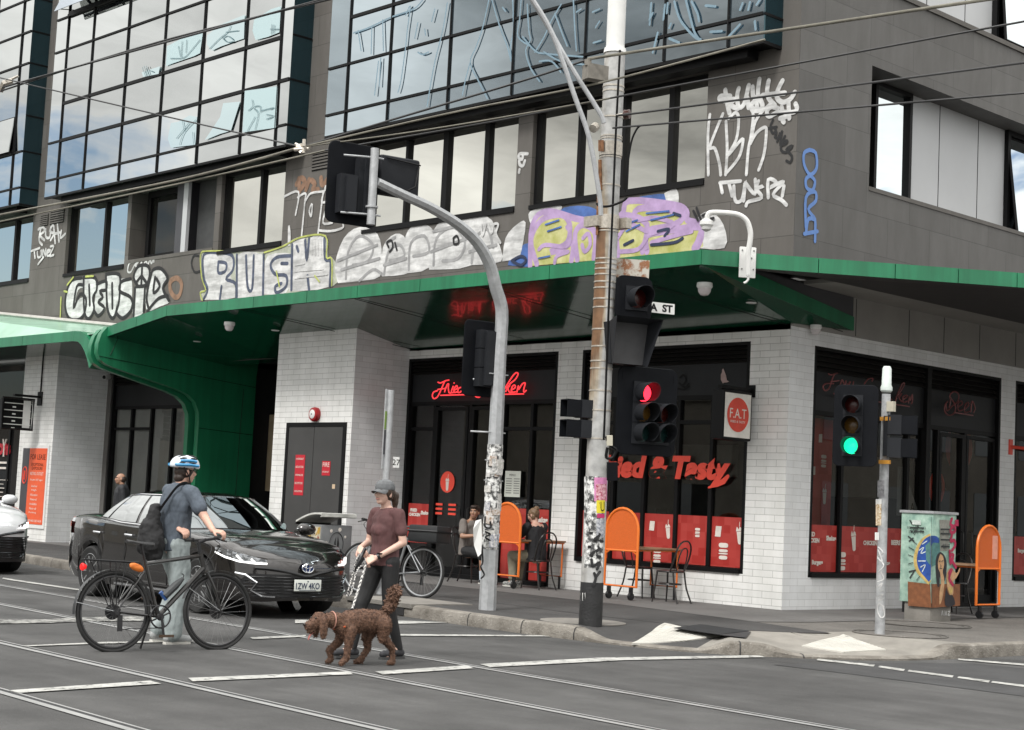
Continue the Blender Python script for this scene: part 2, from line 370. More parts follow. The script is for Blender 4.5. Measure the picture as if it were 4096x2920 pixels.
def split(lo, hi, name, m):
    b = MB(); b.loft([r for r, p in zip(rap, K) if lo(p)], closed=False); o = struct(b.build(name, m, smooth=60))
    if o.data.polygons[0].normal.z < 0: o.data.flip_normals()
    return o
ks = [i for i, p in enumerate(K) if p.x > 3.05][0]; ke = [i for i, p in enumerate(K) if p.y > -2.6 and p.x > 4][0]
for nm, a, b_, m in (('footpath_edge', 0, ks+1, m_path), ('ramp_apron', ks, ke+1, mat('ramp_concrete', (.235, .22, .195), rough=.85, var=.2, scale=3, bump=.3, bscale=70, detail=8)), ('footpath_edge', ke, len(K), m_aggr)):
    b = MB(); b.loft(rap[a:b_], closed=False); o = struct(b.build(nm, m, smooth=60))
    if o.data.polygons[0].normal.z < 0: o.data.flip_normals()
IN = [(r[3].x, r[3].y) for r in rap]
sheet('footpath', IN + [(-1, 60), (-1, .5), (-90, .5)], .148, m_aggr)
sheet('asphalt_footpath', [q for q in IN if q[0] < 0 or (q[0] < 2.9 and q[1] < -3.5)] + [(2.9, -3.5), (3.02, -3.06), (1.54, -2.6), (-1.13, -2.08), (-8, -1.75), (-90, -1.5)], .152, m_path)
sheet('paved_strip', [(-90, -1.504), (-8, -1.754), (-1.13, -2.084), (1.55, -2.62), (1.75, -1.7), (1.75, 60), (-.2, 60), (-.2, .2), (-90, .2)], .1545, m_strip)
# ---- kerb joints and the drain
jb = MB()
for x, y in ((2078, 2533), (2308, 2560), (2948, 2624), (3207, 2634), (222, 2275), (1861, 2504)):
    p = PZ(x, y, 0); i = min(range(len(K)), key=lambda j: (K[j]-p).length); q, n, h = K[i], inn(i), kh(K[i]); t = Vector((n.y, -n.x, 0))*.007
    P = [q-n*.004+Vector((0, 0, .005)), q-n*.004+Vector((0, 0, h*.55)), q+n*.016+Vector((0, 0, h-.011)), q+n*.043+Vector((0, 0, h+.004)), q+n*.16+Vector((0, 0, h+.006))]
    for a, c in zip(P[:-1], P[1:]): jb.face([a-t, a+t, c+t, c-t])
struct(jb.build('kerb_joints', m_groove, smooth=0))
# drain: a concrete lid over a dark mouth in the kerb
i0 = min(range(len(K)), key=lambda j: (K[j]-PZ(1640, 2462, 0)).length)
qd, nd = K[i0], inn(i0); td = Vector((nd.y, -nd.x, 0))
db = MB(); Md = frame(qd, td, nd)
db.box((-.62, -.012, .012), (.55, .03, .105), 1, Md); db.box((-.75, -.02, .112), (.72, .95, .165), 0, Md); 
drain = db.build('storm_drain', [m_conc, m_groove], smooth=0); tag(drain, 'storm drain with concrete lid and dark mouth in the kerb behind the brown dog', 'drain')
# ---- tram rails: a running rail and its flange groove, set in the asphalt
def rail(p, q, nm):
    p, q = Vector((p[0], p[1], 0)), Vector((q[0], q[1], 0)); t = (q-p).normalized(); n = Vector((-t.y, t.x, 0)); p = p-t*70; q = q+t*50
    b = MB()
    for o0, o1, mi, z in ((-.032, .032, 0, .006), (.034, .075, 1, .005), (.077, .1, 0, .006)):
        f = b.face([p+n*o0+Vector((0, 0, z)), q+n*o0+Vector((0, 0, z)), q+n*o1+Vector((0, 0, z)), p+n*o1+Vector((0, 0, z))], mi)
    o = b.build(nm, [m_rail, m_groove], smooth=0)
    for f in o.data.polygons:
        if f.normal.z < 0: f.flip()
    return struct(o)
rail((-7.11, -8.36), (3.86, -9.13), 'tram_rail'); rail((-3.79, -10.0), (-.89, -10.19), 'tram_rail')
rail((.64, -12.12), (4.39, -12.3), 'tram_rail'); rail((3.7, -13.68), (5.38, -13.77), 'tram_rail')
# ---- painted markings
def mark(pts, nm='road_marking', z=.0095, m=m_paint):
    P = [PZ(x, y, 0) for x, y in pts]; return sheet(nm, [(p.x, p.y) for p in P], z, m)
k8 = lambda x, y: (x*.4002, 2250+y*.4002)
mark([k8(85, 1290), k8(190, 1316), k8(1612, 1222), k8(1500, 1192)])
mark([(752, 2716), (1395, 2690), (1412, 2701), (770, 2730)]); mark([(1500, 2690), (1865, 2665), (1894, 2677), (1530, 2702)])
mark([(1920, 2660), (2400, 2634), (3030, 2624), (3062, 2632), (2500, 2644), (1960, 2672)])
mark([k8(210, 841), k8(1000, 804), k8(1960, 788), k8(1960, 798), k8(1000, 820), k8(250, 848)])
mark([(1000, 2552), (1223, 2543), (1223, 2550), (1010, 2560)]); mark([(1560, 2539), (2190, 2544), (2200, 2549), (1560, 2546)])
m_worn = mat('worn_paint', (.3, .3, .28), rough=.8, var=.3, scale=5, bump=.3, bscale=120, detail=10, col2=(.42, .415, .39)); wear(m_worn, .46, scale=6)
mark([(-40, 2480), k8(500, 574), k8(850, 556), k8(1400, 544), (760, 2468), (760, 2485), k8(850, 594), k8(500, 612), (-40, 2498)], m=m_worn); mark([(1180, 2482), (1560, 2484), (1800, 2492), (1620, 2498), (1180, 2495)])
mark([k8(30, 158), k8(820, 276), k8(820, 290), k8(20, 170)])
for a, b_ in (((3272, 2638), (3500, 2662)), ((3518, 2666), (3620, 2680)), ((3636, 2683), (3815, 2706)), ((3835, 2709), (3960, 2726)), ((3970, 2728), (4150, 2750))):
    mark([a, b_, (b_[0]-6, b_[1]+8), (a[0]-6, a[1]+6)])
mark([(3832, 2637), (4120, 2660), (4120, 2667), (3832, 2643)])
# ---- white tactile pads on the ramps and a dark steel grating
m_tact = mat('tactile_tile', (.5, .485, .44), rough=.6, var=.1, scale=4)
def tactile(c, label):
    P = [Vector(p) for p in c]; b = MB(); dr_ = lambda q, o: Vector((q.x, q.y, hgt(q)+o)); bl_ = lambda u, v: (P[0]*(1-u)+P[3]*u)*(1-v)+(P[1]*(1-u)+P[2]*u)*v
    b.loft([[dr_(bl_(i/10, j/10), .012) for i in range(11)] for j in range(11)], closed=False); per = [bl_(i/10, 0) for i in range(10)]+[bl_(1, j/10) for j in range(10)]+[bl_(1-i/10, 1) for i in range(10)]+[bl_(0, 1-j/10) for j in range(10)]
    b.loft([[dr_(q, -.01) for q in per], [dr_(q, .012) for q in per]], closed=True, caps=False)
    n1_, n2_ = 16, 12
    for i in range(n1_):
        for j in range(n2_):
            u, v = (i+.5)/n1_, (j+.5)/n2_
            q = (P[0]*(1-u)+P[3]*u)*(1-v) + (P[1]*(1-u)+P[2]*u)*v
            b.lathe([(.026, .012), (.018, .018), (.001, .0185)], Matrix.Translation((q.x, q.y, hgt(q))), n=6, caps=False)
    o = b.build('tactile_pad', m_tact, smooth=40); tag(o, label, 'tactile paving', 'tactile pads on the kerb ramps')
def hgt(p):
    i = min(range(len(K)), key=lambda j: (K[j].xy-p.xy).length); d = (p-K[i]).dot(inn(i)); h = kh(K[i])
    return min(.152, h+(.15-h)*max(0, (d-.16)/1.5))
def zz(x, y, z):
    for _ in range(6): p = PZ(x, y, z); z = hgt(p)+.006
    return p
r6 = lambda x, y: (2500+x*.7006, 2400+y*.7006)
def tp(pts, zs): return [zz(*r6(*p), z) for p, z in zip(pts, zs)]
tactile(tp([(350, 243), (40, 195), (225, 155), (550, 205)], (.075, .075, .15, .15)), 'white studded tactile pad in dark asphalt near the rusty utility pole')
tactile(tp([(1245, 305), (1010, 235), (1245, 222), (1490, 290)], (.06, .08, .15, .14)), 'white studded tactile pad on the pale concrete ramp by the green-light pole')
gp = [PZ(*r6(*p), .154) for p in ((270, 160), (420, 140), (720, 180), (690, 215), (545, 200))]
b = MB(); b.face(gp); 
for k in range(26):
    u = k/25; a = gp[0].lerp(gp[4], u*.9+.05); c = gp[1].lerp(gp[2], u*.9+.05)
    b.tube([a+Vector((0, 0, .004)), c+Vector((0, 0, .004))], .006, 4)
tag(b.build('grating', mat('dark_steel', (.05, .05, .052), rough=.6, metal=.4), smooth=0), 'dark ribbed steel grating in the asphalt footpath beside the white pad', 'grating')
def ring(c, r, nm, label, cat, z=.156, m=m_conc):
    b = MB(); b.lathe([(r, z-.01), (r, z), (.01, z)], Matrix.Translation((c.x, c.y, 0)), n=32, caps=False)
    b2 = b.build(nm, m, smooth=30); tag(b2, label, cat); return b2
ring(PZ(2332, 2487, .15), .5, 'manhole_cover', 'round pale concrete pit cover around the foot of the utility pole', 'pit cover')
def rim(x, y, r, label):
    c = PZ(x, y, .15); b = MB()
    for rr, w_ in ((r, .02), (r*.86, .012)):
        q = [c+Vector((rr*math.cos(t*math.pi/20), rr*math.sin(t*math.pi/20), .008)) for t in range(40)]; b.tube(q, w_*.5, 4, closed=True)
    b.lathe([(r, .002), (.01, .002)], Matrix.Translation(c), n=32, caps=False)
    o = b.build('manhole_cover', [m_aggr], smooth=0); tag(o, label, 'pit cover')
rim(3690, 2498, .62, 'round ringed pit cover in the footpath in front of the painted cabinet')
rim(3600, 2538, .55, 'round ringed pit cover right of the foot of the green-light pole')
# ================================================================ the corner building
m_clad = brickmat('wall_cladding', (0, 2), 1.2, .62, .006, (.115, .106, .097), (.135, .126, .117), (.07, .066, .06), .62, offset=.5, bump=.2, dirt=.22, spec=.35)
m_cladB = brickmat('side_cladding', (1, 2), 1.2, .62, .006, (.112, .108, .104), (.135, .131, .126), (.085, .082, .079), .62, offset=.5, bump=.2, dirt=.2, spec=.35)
m_tile = brickmat('white_tile', (0, 2), .36, .1, .004, (.78, .78, .765), (.86, .855, .84), (.46, .455, .44), .28, bump=.4, dirt=.17)
m_tileB = brickmat('white_tile_side', (1, 2), .36, .1, .003, (.78, .79, .8), (.86, .87, .88), (.58, .58, .58), .28, bump=.4, dirt=.13)
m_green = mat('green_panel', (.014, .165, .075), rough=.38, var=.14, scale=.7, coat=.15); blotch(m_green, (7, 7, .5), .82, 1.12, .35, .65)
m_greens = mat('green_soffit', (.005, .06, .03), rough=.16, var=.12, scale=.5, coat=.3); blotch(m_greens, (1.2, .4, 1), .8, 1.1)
m_black = mat('black_frame', (.006, .006, .0065), rough=.5, var=.15, scale=3, spec=.18)
m_char = mat('charcoal_panel', (.055, .055, .062), rough=.5, var=.12, scale=1.2)
m_dkpan = mat('sign_panel', (.018, .019, .021), rough=.5, var=.15, scale=1, spec=.25)
m_louv = mat('louvre_metal', (.02, .0185, .0175), rough=.55, var=.15, scale=4, spec=.25)
m_pale = mat('pale_panel', (.5, .51, .52), rough=.5, var=.04, scale=.8)
m_grey = mat('grey_panel', (.29, .28, .262), rough=.55, var=.1, scale=1.4, detail=6)
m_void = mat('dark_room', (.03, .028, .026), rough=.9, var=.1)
g_bay = glassmat('bay_glass', (.66, .68, .675), .8, (.02, .025, .03), wob=.012)
g_bay2 = glassmat('tinted_bay_glass', (.5, .57, .61), .6, (.045, .065, .08), wob=.01)
g_win = glassmat('window_glass', (.72, .715, .66), .82, (.02, .02, .02), wob=.008)
g_side = glassmat('side_glass', (.2, .32, .36), .3, (.006, .02, .028), wob=.05)
g_shop = clearglass('shop_glass', (.8, .83, .82), 1.75)
B = thing('corner_building', 'dark clad corner building with white tiled ground floor and green canopy', 'building')

def holes(mapf, u0, u1, z0, z1, hs, m, name, depth_=.25, parent=B, mrev=None):
    """a wall sheet with openings and reveals; mapf(u, d, z) -> point, d runs into the building"""
    us = sorted({u0, u1, *[v for h in hs for v in h[:2] if u0 < v < u1]}); zs = sorted({z0, z1, *[v for h in hs for v in h[2:4] if z0 < v < z1]})
    b = MB()
    for a, c in zip(us[:-1], us[1:]):
        for e, f in zip(zs[:-1], zs[1:]):
            mu, mz = (a+c)/2, (e+f)/2
            if any(h[0] < mu < h[1] and h[2] < mz < h[3] for h in hs): continue
            b.face([mapf(a, 0, e), mapf(c, 0, e), mapf(c, 0, f), mapf(a, 0, f)])
    for h in hs:
        d = h[4] if len(h) > 4 else depth_
        q = [(h[0], h[2]), (h[1], h[2]), (h[1], h[3]), (h[0], h[3])]
        for i in range(4):
            a, c = q[i], q[(i+1) % 4]
            b.face([mapf(a[0], 0, a[1]), mapf(c[0], 0, c[1]), mapf(c[0], d, c[1]), mapf(a[0], d, a[1])], 1 if mrev else 0)
    bmesh.ops.remove_doubles(b.bm, verts=b.bm.verts, dist=1e-4)
    return b.build(name, [m, mrev] if mrev else m, parent, smooth=0)
fA = lambda u, d, z: Vector((u, d, z)); fB = lambda u, d, z: Vector((-d, u, z))
WIN = [(-28.2, -23.77, 6.58, 8.3), (-21.97, -19.1, 6.58, 8.3), (-15.2, -12.86, 6.58, 8.3), (-10.21, -5.97, 6.58, 8.3), (-5.6, -1.73, 6.58, 8.3)]
BAL = (-18.94, -15.4, 6.68, 8.32, 1.6)
holes(fA, -60, 0, 4.2, 17, WIN + [BAL], m_clad, 'upper_wall', .22)
holes(fB, 0, 45, 4.8, 9.8, [(1.86, 44, 6.62, 8.53, .5)], m_cladB, 'side_upper_wall', .5)
# stepped white storey above the side wall
b = MB(); b.box((-.5, .3, 9.8), (-.3, 45, 17)); b.build('white_storey', m_pale, B, 0)
b = MB(); b.box((-.34, -.02, 9.78), (.03, 45, 9.86)); b.build('wall_coping', m_clad, B, 0)
b = MB()
for y in (3.81, 5.0): b.box((-.305, y-.008, 9.85), (-.296, y+.008, 14))
b.build('panel_joints', m_black, B, 0)
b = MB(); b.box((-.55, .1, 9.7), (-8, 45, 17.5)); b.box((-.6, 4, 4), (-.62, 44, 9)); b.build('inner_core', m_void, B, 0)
# ---- window builder: recessed frame, mullions, mirror panes
def window(name, mapf, u0, u1, z0, z1, mulls, rec, glass, fw=.075, sill=True, lab=None, tilt=.004, top=None):
    b = MB()
    def bar(a0, a1, c0, c1, d0, d1):
        P = [mapf(a0, d0, c0), mapf(a1, d1, c1)]; b.box(P[0], P[1])
    bar(u0, u0+fw, z0, z1, rec-.07, rec+.03); bar(u1-fw, u1, z0, z1, rec-.07, rec+.03)
    bar(u0+fw, u1-fw, z0, z0+fw, rec-.07, rec+.03); bar(u0+fw, u1-fw, z1-fw, z1, rec-.07, rec+.03)
    for mu in mulls:
        w_ = .035 if not isinstance(mu, tuple) else mu[1]; mu = mu if not isinstance(mu, tuple) else mu[0]
        bar(mu-w_, mu+w_, z0+fw, z1-fw, rec-.066, rec+.03)
    f = b.build(name, m_black, B, 0)
    if lab: f['label'] = lab
    edges = [u0+fw] + [m[0] if isinstance(m, tuple) else m for m in mulls] + [u1-fw]
    g = MB()
    for a, c in zip(edges[:-1], edges[1:]):
        t1, t2 = random.uniform(-tilt, tilt), random.uniform(-tilt, tilt); w2 = (c-a)/2; h2 = (z1-z0)/2
        q = [(a, z0+fw, -t1*w2-t2*h2), (c, z0+fw, t1*w2-t2*h2), (c, z1-fw, t1*w2+t2*h2), (a, z1-fw, -t1*w2+t2*h2)]
        g.face([mapf(u, rec+d, z) for u, z, d in q])
    g.build('pane', glass, f, 0)
    if sill: s = MB(); s.box(mapf(u0+.002, -.03, z0-.06), mapf(u1-.002, rec+.02, z0+.012)); s.build('sill', m_black, f, 0)
    return f
window('window', fA, -28.2, -23.77, 6.58, 8.3, [-26.4, (-24.9, .05)], .16, g_win)
window('window', fA, -21.97, -19.1, 6.58, 8.3, [(-20.28, .045)], .16, g_win)
window('window', fA, -15.2, -12.86, 6.58, 8.3, [(-13.84, .045)], .16, g_win)
window('window', fA, -10.21, -5.97, 6.58, 8.3, [-9.1, (-7.99, .07), (-6.87, .06)], .16, g_win)
window('window', fA, -5.6, -1.73, 6.58, 8.3, [-4.57, (-3.6, .07), (-2.54, .055)], .16, g_win)
# balcony recess between the second and the third window
b = MB(); b.box((-18.94, 1.6, 6.6), (-15.4, 1.62, 8.4)); b.box((-17.05, .05, 6.7), (-16.75, 1.58, 8.31), 1); b.box((-16.74, .02, 6.69), (-16.56, .1, 8.3), 2); b.box((-16.55, .3, 6.69), (-15.42, .34, 8.31))
b.build('balcony_recess', [mat('recess_grey', (.06, .062, .063), rough=.6), m_char, m_pale], B, 0)
window('balcony_door', fA, -18.7, -17.1, 6.69, 8.31, [], .35, glassmat('dark_glass', (.3, .3, .29), .12, (.02, .02, .018)), fw=.14, sill=False)
b = MB(); b.box((-18.94, -.012, 6.62), (-15.4, .05, 6.7)); b.build('balcony_sill', m_clad, B, 0)
for x0, x1, z0, z1 in ((-11.95, -11.3, 7.95, 8.33), (-22.85, -22.15, 7.9, 8.25), (-23.35, -22.95, 7.9, 8.2), (-11.9, -11.3, 12.2, 12.75)):
    b = MB(); b.box((x0, -.012, z0), (x1, -.003, z1), 1)
    for k in range(6): z = z0+(k+.3)*(z1-z0)/6; b.box((x0, -.03, z), (x1, -.012, z+(z1-z0)/11))
    b.build('wall_vent', [m_clad, m_black], B, 0)
# ---- glazed bays
ZL = [8.45, 8.85, 9.78, 10.7, 12.05, 12.88, 13.75, 15.0]
def bay(xs, skip, yf, glass, label, zb=8.45, thick={}):
    x0, x1 = xs[0], xs[-1]
    f = MB(); f.box((x0+.02, yf+.02, zb), (x1-.02, 0, zb+.06)); f.box((x0, yf-.002, zb-.05), (x1, yf+.06, zb)); f.box((x0+.6, yf+.14, zb-.16), (x1-.4, -.06, zb)); f.box((x1-.06, yf+.06, zb-.05), (x1, -.002, zb-.001))
    fr = f.build('glazed_bay', m_black, B, 0); fr['label'] = label
    g = MB(); mu = MB()
    zs = [z for z in ZL if z >= zb]
    for i in range(len(xs)-1):
        zz_ = [z for z in zs if (i, z) not in skip]
        for a, c in zip(zz_[:-1], zz_[1:]):
            t1, t2 = random.uniform(-.0045, .0045), random.uniform(-.0045, .0045); w2 = (xs[i+1]-xs[i])/2; h2 = (c-a)/2
            g.face([(xs[i], yf+(-t1*w2-t2*h2), a), (xs[i+1], yf+(t1*w2-t2*h2), a), (xs[i+1], yf+(t1*w2+t2*h2), c), (xs[i], yf+(-t1*w2+t2*h2), c)])
        for z in zz_[1:]:
            h = thick.get((i, z), .022); mu.box((xs[i]+.012, yf-.03, z-h), (xs[i+1]-.012, yf+.02, z+h))
    for x in xs[1:-1]: mu.box((x-.013, yf-.034, zb), (x+.013, yf+.02, ZL[-1]))
    g.build('glazing', glass, fr, 0)
    for z in zs[1:]: mu.box((x1-.015, yf+.001, z-.02), (x1+.012, -.01, z+.02))
    mu.build('mullions', m_black, fr, 0)
    for xe in (x0, x1): s = MB(); s.face([(xe, yf, zb), (xe, -.001, zb), (xe, -.001, ZL[-1]), (xe, yf, ZL[-1])]); s.build('side_glazing', g_side, fr, 0)
    k = MB(); k.box((x0+.05, yf+.1, zb+.06), (x1-.05, .3, ZL[-1])); k.build('bay_core', m_void, fr, 0)
    return fr
TH = {}
for i in range(1, 8):
    TH[(i, 10.7)] = .035; TH[(i, 9.78)] = .035
bm_ = bay([-22.28, -21.66, -20.38, -18.74, -17.09, -15.49, -13.85, -12.58, -12.2], {(0, 10.7), (7, 10.7), (0, 9.78) if 0 else (9, 9)}, -.5, g_bay, 'middle glazed bay mirroring cream cloud and a blue patch of sky', thick=TH)
br_ = bay([-10.99, -10.35, -9.07, -7.37, -5.7, -3.98, -2.26, -.99, -.33], {(0, 10.7)}, -.45, g_bay2, 'glazed bay at the corner with pale scribbles on blue grey glass', thick={(i, 10.7): .03 for i in range(1, 8)})
bl_ = bay([-33, -30.5, -28.8, -27.2, -25.6, -24.11, -23.6], {(5, 10.7)}, -.5, g_bay, 'glazed bay cut by the left edge, with dark curtained side', thick={(i, 10.7): .03 for i in range(5)})
# awning sash propped open on the middle bay, one on the left bay
def sash(par, x0, x1, z0, z1, y, out_, glass):
    b = MB(); th = .02
    P = [(x0, y-out_, z0), (x1, y-out_, z0), (x1, y-.05, z1), (x0, y-.05, z1)]
    b.prism(P, (0, th, 0)); o = b.build('open_sash', [glass], par, 0)
    k = MB(); k.box((x0+.03, y+.02, z0), (x1-.03, y-.04, z0+.08)); k.tube([(x0+.2, y, z0+.1), (x0+.25, y-out_*.9, z0+.02)], .012, 5); k.tube([(x1-.25, y, z0+.1), (x1-.2, y-out_*.9, z0+.02)], .012, 5); k.box((x0, y-.06, z0-.05), (x1, y-.035, z0+.02)); k.build('sash_stay', m_black, par, 0)
sash(bm_, -21.66, -18.8, 12.9, 13.75, -.5, .42, glassmat('sash_glass', (.62, .68, .75), .7, (.1, .1, .11)))
sash(bl_, -25.55, -24.13, 9.8, 10.7, -.5, .14, g_bay)
# curtains in the side of the left bay
b = MB(); b.loft([[(-23.63 + .0, -.42+.05*k, 8.9), (-23.63-.01*(k % 2), -.42+.05*k, 10.6)] for k in range(5)], closed=False); b.build('curtain', mat('teal_curtain', (.12, .28, .3), rough=.8), bl_, 0)
# pale paint-pen scribbles on the bays
def ribbon(mb, P, wd, nrm_, lift=0.0, mi=0, step=1.2e-5):
    """a flat painted stroke along P on a plane with the given normal"""
    P = [Vector(p) for p in P]; n = len(P); nrm_ = Vector(nrm_); L = []; Rr = []
    ws = wd if isinstance(wd, (list, tuple)) else [wd]*n
    for i in range(n):
        t = P[min(i+1, n-1)]-P[max(i-1, 0)]
        if t.length < 1e-7: t = Vector((0, 0, 1))
        sd = t.normalized().cross(nrm_).normalized(); o = nrm_*(lift+i*step)
        L.append(P[i]+sd*ws[i]*.5+o); Rr.append(P[i]-sd*ws[i]*.5+o)
    for i in range(n-1):
        f = mb.bm.faces.new([mb.bm.verts.new(q) for q in (L[i], Rr[i], Rr[i+1], L[i+1])]); f.material_index = mi
    for i, r_ in ((0, ws[0]*.5), (n-1, ws[-1]*.5)):
        a = nrm_.orthogonal().normalized(); c = nrm_.cross(a)
        f = mb.bm.faces.new([mb.bm.verts.new(P[i]+nrm_*(lift+i*step+step*.5)+(a*math.cos(2*math.pi*k/8)+c*math.sin(2*math.pi*k/8))*r_) for k in range(8)]); f.material_index = mi
def strokes(mb, S, plane, wd, nrm_, mi=0, lift=.004, sm=4, dl=.0004):
    for j, s in enumerate(S):
        P = [plane(x, y) for x, y in s]
        if sm and len(P) > 2: P = smoothpts(P, sm)
        ribbon(mb, P, wd, nrm_, lift+j*dl, mi)
OUT_A, OUT_B = Vector((0, -1, 0)), Vector((1, 0, 0))
m_scrib = mat('pale_blue_marker', (.17, .26, .32), rough=.5, var=.1)
z2 = lambda x, y: (1200+x*.6157, y*.6157)
Sx = [[(350, 215), (450, 180), (600, 110), (740, 60), (800, 0)], [(380, 200), (400, 330)], [(470, 170), (465, 350)], [(540, 130), (545, 330)], [(690, 100), (720, 40), (700, 200), (690, 300), (660, 520), (640, 600)], [(960, 20), (930, 200), (880, 400), (850, 560), (830, 690)],
      [(1230, 0), (1190, 180), (1150, 300), (1110, 410), (1170, 540), (1220, 640)], [(1250, 0), (1300, 170), (1350, 300), (1375, 400), (1370, 300), (1390, 200), (1385, 0)], [(1440, 0), (1430, 130), (1420, 240), (1500, 300)], [(1480, 30), (1490, 200), (1500, 260), (1470, 330), (1500, 440), (1560, 530)], [(1450, 240), (1530, 330), (1600, 350), (1840, 370)],
      [(1700, 30), (1640, 130), (1590, 240), (1530, 340)], [(1780, 0), (1790, 200), (1800, 330)], [(1660, 90), (1700, 200), (1740, 300)], [(880, 60), (860, 140)], [(770, 150), (750, 250)], [(815, 190), (820, 230)], [(770, 340), (800, 355), (840, 340)], [(1320, 50), (1340, 75)], [(1800, 80), (1830, 60)], [(1905, 80), (1950, 60)], [(1925, 180), (1950, 140)], [(1910, 280), (1960, 265)], [(1060, 620), (1080, 520), (1110, 410)], [(490, 620), (515, 400)], [(520, 560), (530, 380)], [(1560, 400), (1640, 400), (1700, 470)], [(1590, 340), (1700, 400), (1830, 420), (1950, 430)]]
z3 = lambda x, y: (2600+x*.6587, y*.6587)
Sy = [[(10, 20), (0, 150)], [(110, 20), (105, 80)], [(150, 10), (180, 110), (230, 180), (280, 230), (310, 240)], [(220, 0), (240, 80), (270, 190), (300, 240)], [(255, 10), (290, 80), (300, 130)], [(340, 35), (400, 40)], [(550, 60), (565, 20)], [(600, 60), (610, 15)], [(650, 30), (670, 0)], [(0, 120), (20, 80)], [(50, 200), (20, 320)], [(130, 145), (120, 170)], [(120, 235), (180, 260)], [(370, 195), (440, 190)], [(480, 225), (550, 150)], [(640, 130), (645, 180)], [(95, 30), (85, 120)]]
b = MB(); strokes(b, [[z2(*p) for p in s] for s in Sx], lambda x, y: PY(x, y, -.47), .03, OUT_A, lift=.01); strokes(b, [[z3(*p) for p in s] for s in Sy], lambda x, y: PY(x, y, -.47), .04, OUT_A, lift=.01)
b.build('scribbles', m_scrib, br_, 0)
# pale patches cleaned or pasted on the middle bay with dark scratches
m_patch = glassmat('pasted_film', (.62, .74, .76), .45, (.42, .56, .58), rough=.12, wob=.05); m_scr = mat('scratch_marker', (.16, .24, .26), rough=.6)
z1 = lambda x, y: (x*.6157, y*.6157)
for k, P in enumerate(([(1085, 300), (1180, 250), (1318, 210), (1300, 345), (1260, 365), (1100, 420), (1078, 430)], [(1345, 230), (1430, 160), (1590, 95), (1585, 250), (1440, 300), (1375, 330), (1345, 290)], [(1650, 130), (1760, 60), (1825, 40), (1815, 210), (1740, 240), (1660, 260), (1640, 200)], [(1590, 590), (1805, 560), (1790, 830), (1575, 860)], [(1110, 800), (1160, 790), (1230, 750), (1280, 760), (1270, 940), (1110, 960), (1090, 900)], [(1450, 670), (1560, 660), (1500, 850), (1430, 870), (1330, 910), (1430, 760)], [(920, 470), (1040, 430), (1030, 480), (930, 500)])):
    b = MB(); b.face([PY(*z1(*p), -.53-.0004*k) for p in P]); b.build('pasted_film', m_patch, bm_, 0)
b = MB(); strokes(b, [[z1(*p) for p in s] for s in ([(1160, 300), (1175, 370)], [(1185, 270), (1190, 380), (1300, 260)], [(1215, 260), (1210, 340)], [(1110, 380), (1180, 380)], [(1360, 320), (1430, 250), (1480, 210), (1500, 170)], [(1450, 250), (1480, 235), (1520, 265), (1480, 275), (1450, 250)], [(1470, 210), (1550, 200)], [(1765, 220), (1770, 160)], [(1780, 215), (1785, 165)], [(1760, 190), (1815, 190)], [(1640, 650), (1645, 690), (1615, 720), (1640, 700)], [(1660, 840), (1680, 740), (1650, 700), (1690, 690), (1695, 730)], [(1610, 850), (1660, 760)], [(1700, 720), (1780, 700), (1760, 710)], [(1735, 745), (1780, 755), (1735, 775)], [(1170, 940), (1200, 860), (1275, 780)], [(1150, 900), (1230, 800)], [(1190, 790), (1200, 850)], [(1255, 860), (1262, 940)], [(940, 430), (965, 490)], [(955, 430), (975, 485)], [(930, 440), (950, 495)], [(980, 460), (1000, 470)])], lambda x, y: PY(x, y, -.535), .02, OUT_A, lift=.01); b.build('scratches', m_scr, bm_, 0)
# ================================================================ ground floor of the corner building
RW = [(.6, 5.94, .62, 4.02, .14), (6.42, 12, .6, 4.02, .14)]
holes(fA, -8.6, 0, 0, 4.35, [(-8.6+.001, -4.73, .16, 4.05, .14), (-4.17, -.72, .62, 4.05, .14)], m_tile, 'tiled_wall', .14)
holes(fB, 0, 45, 0, 4.5, [(.6, 3.72, .62, 4.02, .14), (3.72, 5.94, .17, 4.02, .14), (6.42, 30, .6, 4.02, .14)], m_tileB, 'tiled_side_wall', .14)
b = MB()
b.box((-10.97, -1.24, 0), (-8.6, .3, 4.6)); bmesh.ops.delete(b.bm, geom=[f for f in b.bm.faces if abs(f.calc_center_median().x+8.6) < .01], context='FACES_ONLY')
b.build('tiled_pillar', m_tile, B, 0)
b = MB(); b.face([(-8.6, -1.24, 0), (-8.6, 0, 0), (-8.6, 0, 4.6), (-8.6, -1.24, 4.6)]); b.build('tiled_pillar', m_tileB, B, 0)
LX = PY(233.7, 1452.8, -1.24).x; LX0 = PY(100, 1470, -1.24).x; LY = PX(430, 1560, LX).y
b = MB(); b.box((LX0, -1.24, 0), (LX-.002, .3, 4.45)); b.build('tiled_pillar', m_tile, B, 0)
b = MB(); b.face([(LX, -1.24, 0), (LX, LY+.1, 0), (LX, LY+.1, 4.45), (LX, -1.24, 4.45)]); b.build('tiled_pillar', m_tileB, B, 0)
# grey panels and soffit step over the side street shopfront
b = MB(); b.box((-.1, .001, 4.25), (.05, 45, 4.84)); b.build('grey_panels', m_grey, B, 0)
b = MB()
for y in (.4, 1.55, 3.0, 4.02, 5.12, 6.3, 7.4, 8.5): b.box((.04, y-.006, 4.26), (.053, y+.006, 4.83))
b.build('panel_joints', m_black, B, 0)
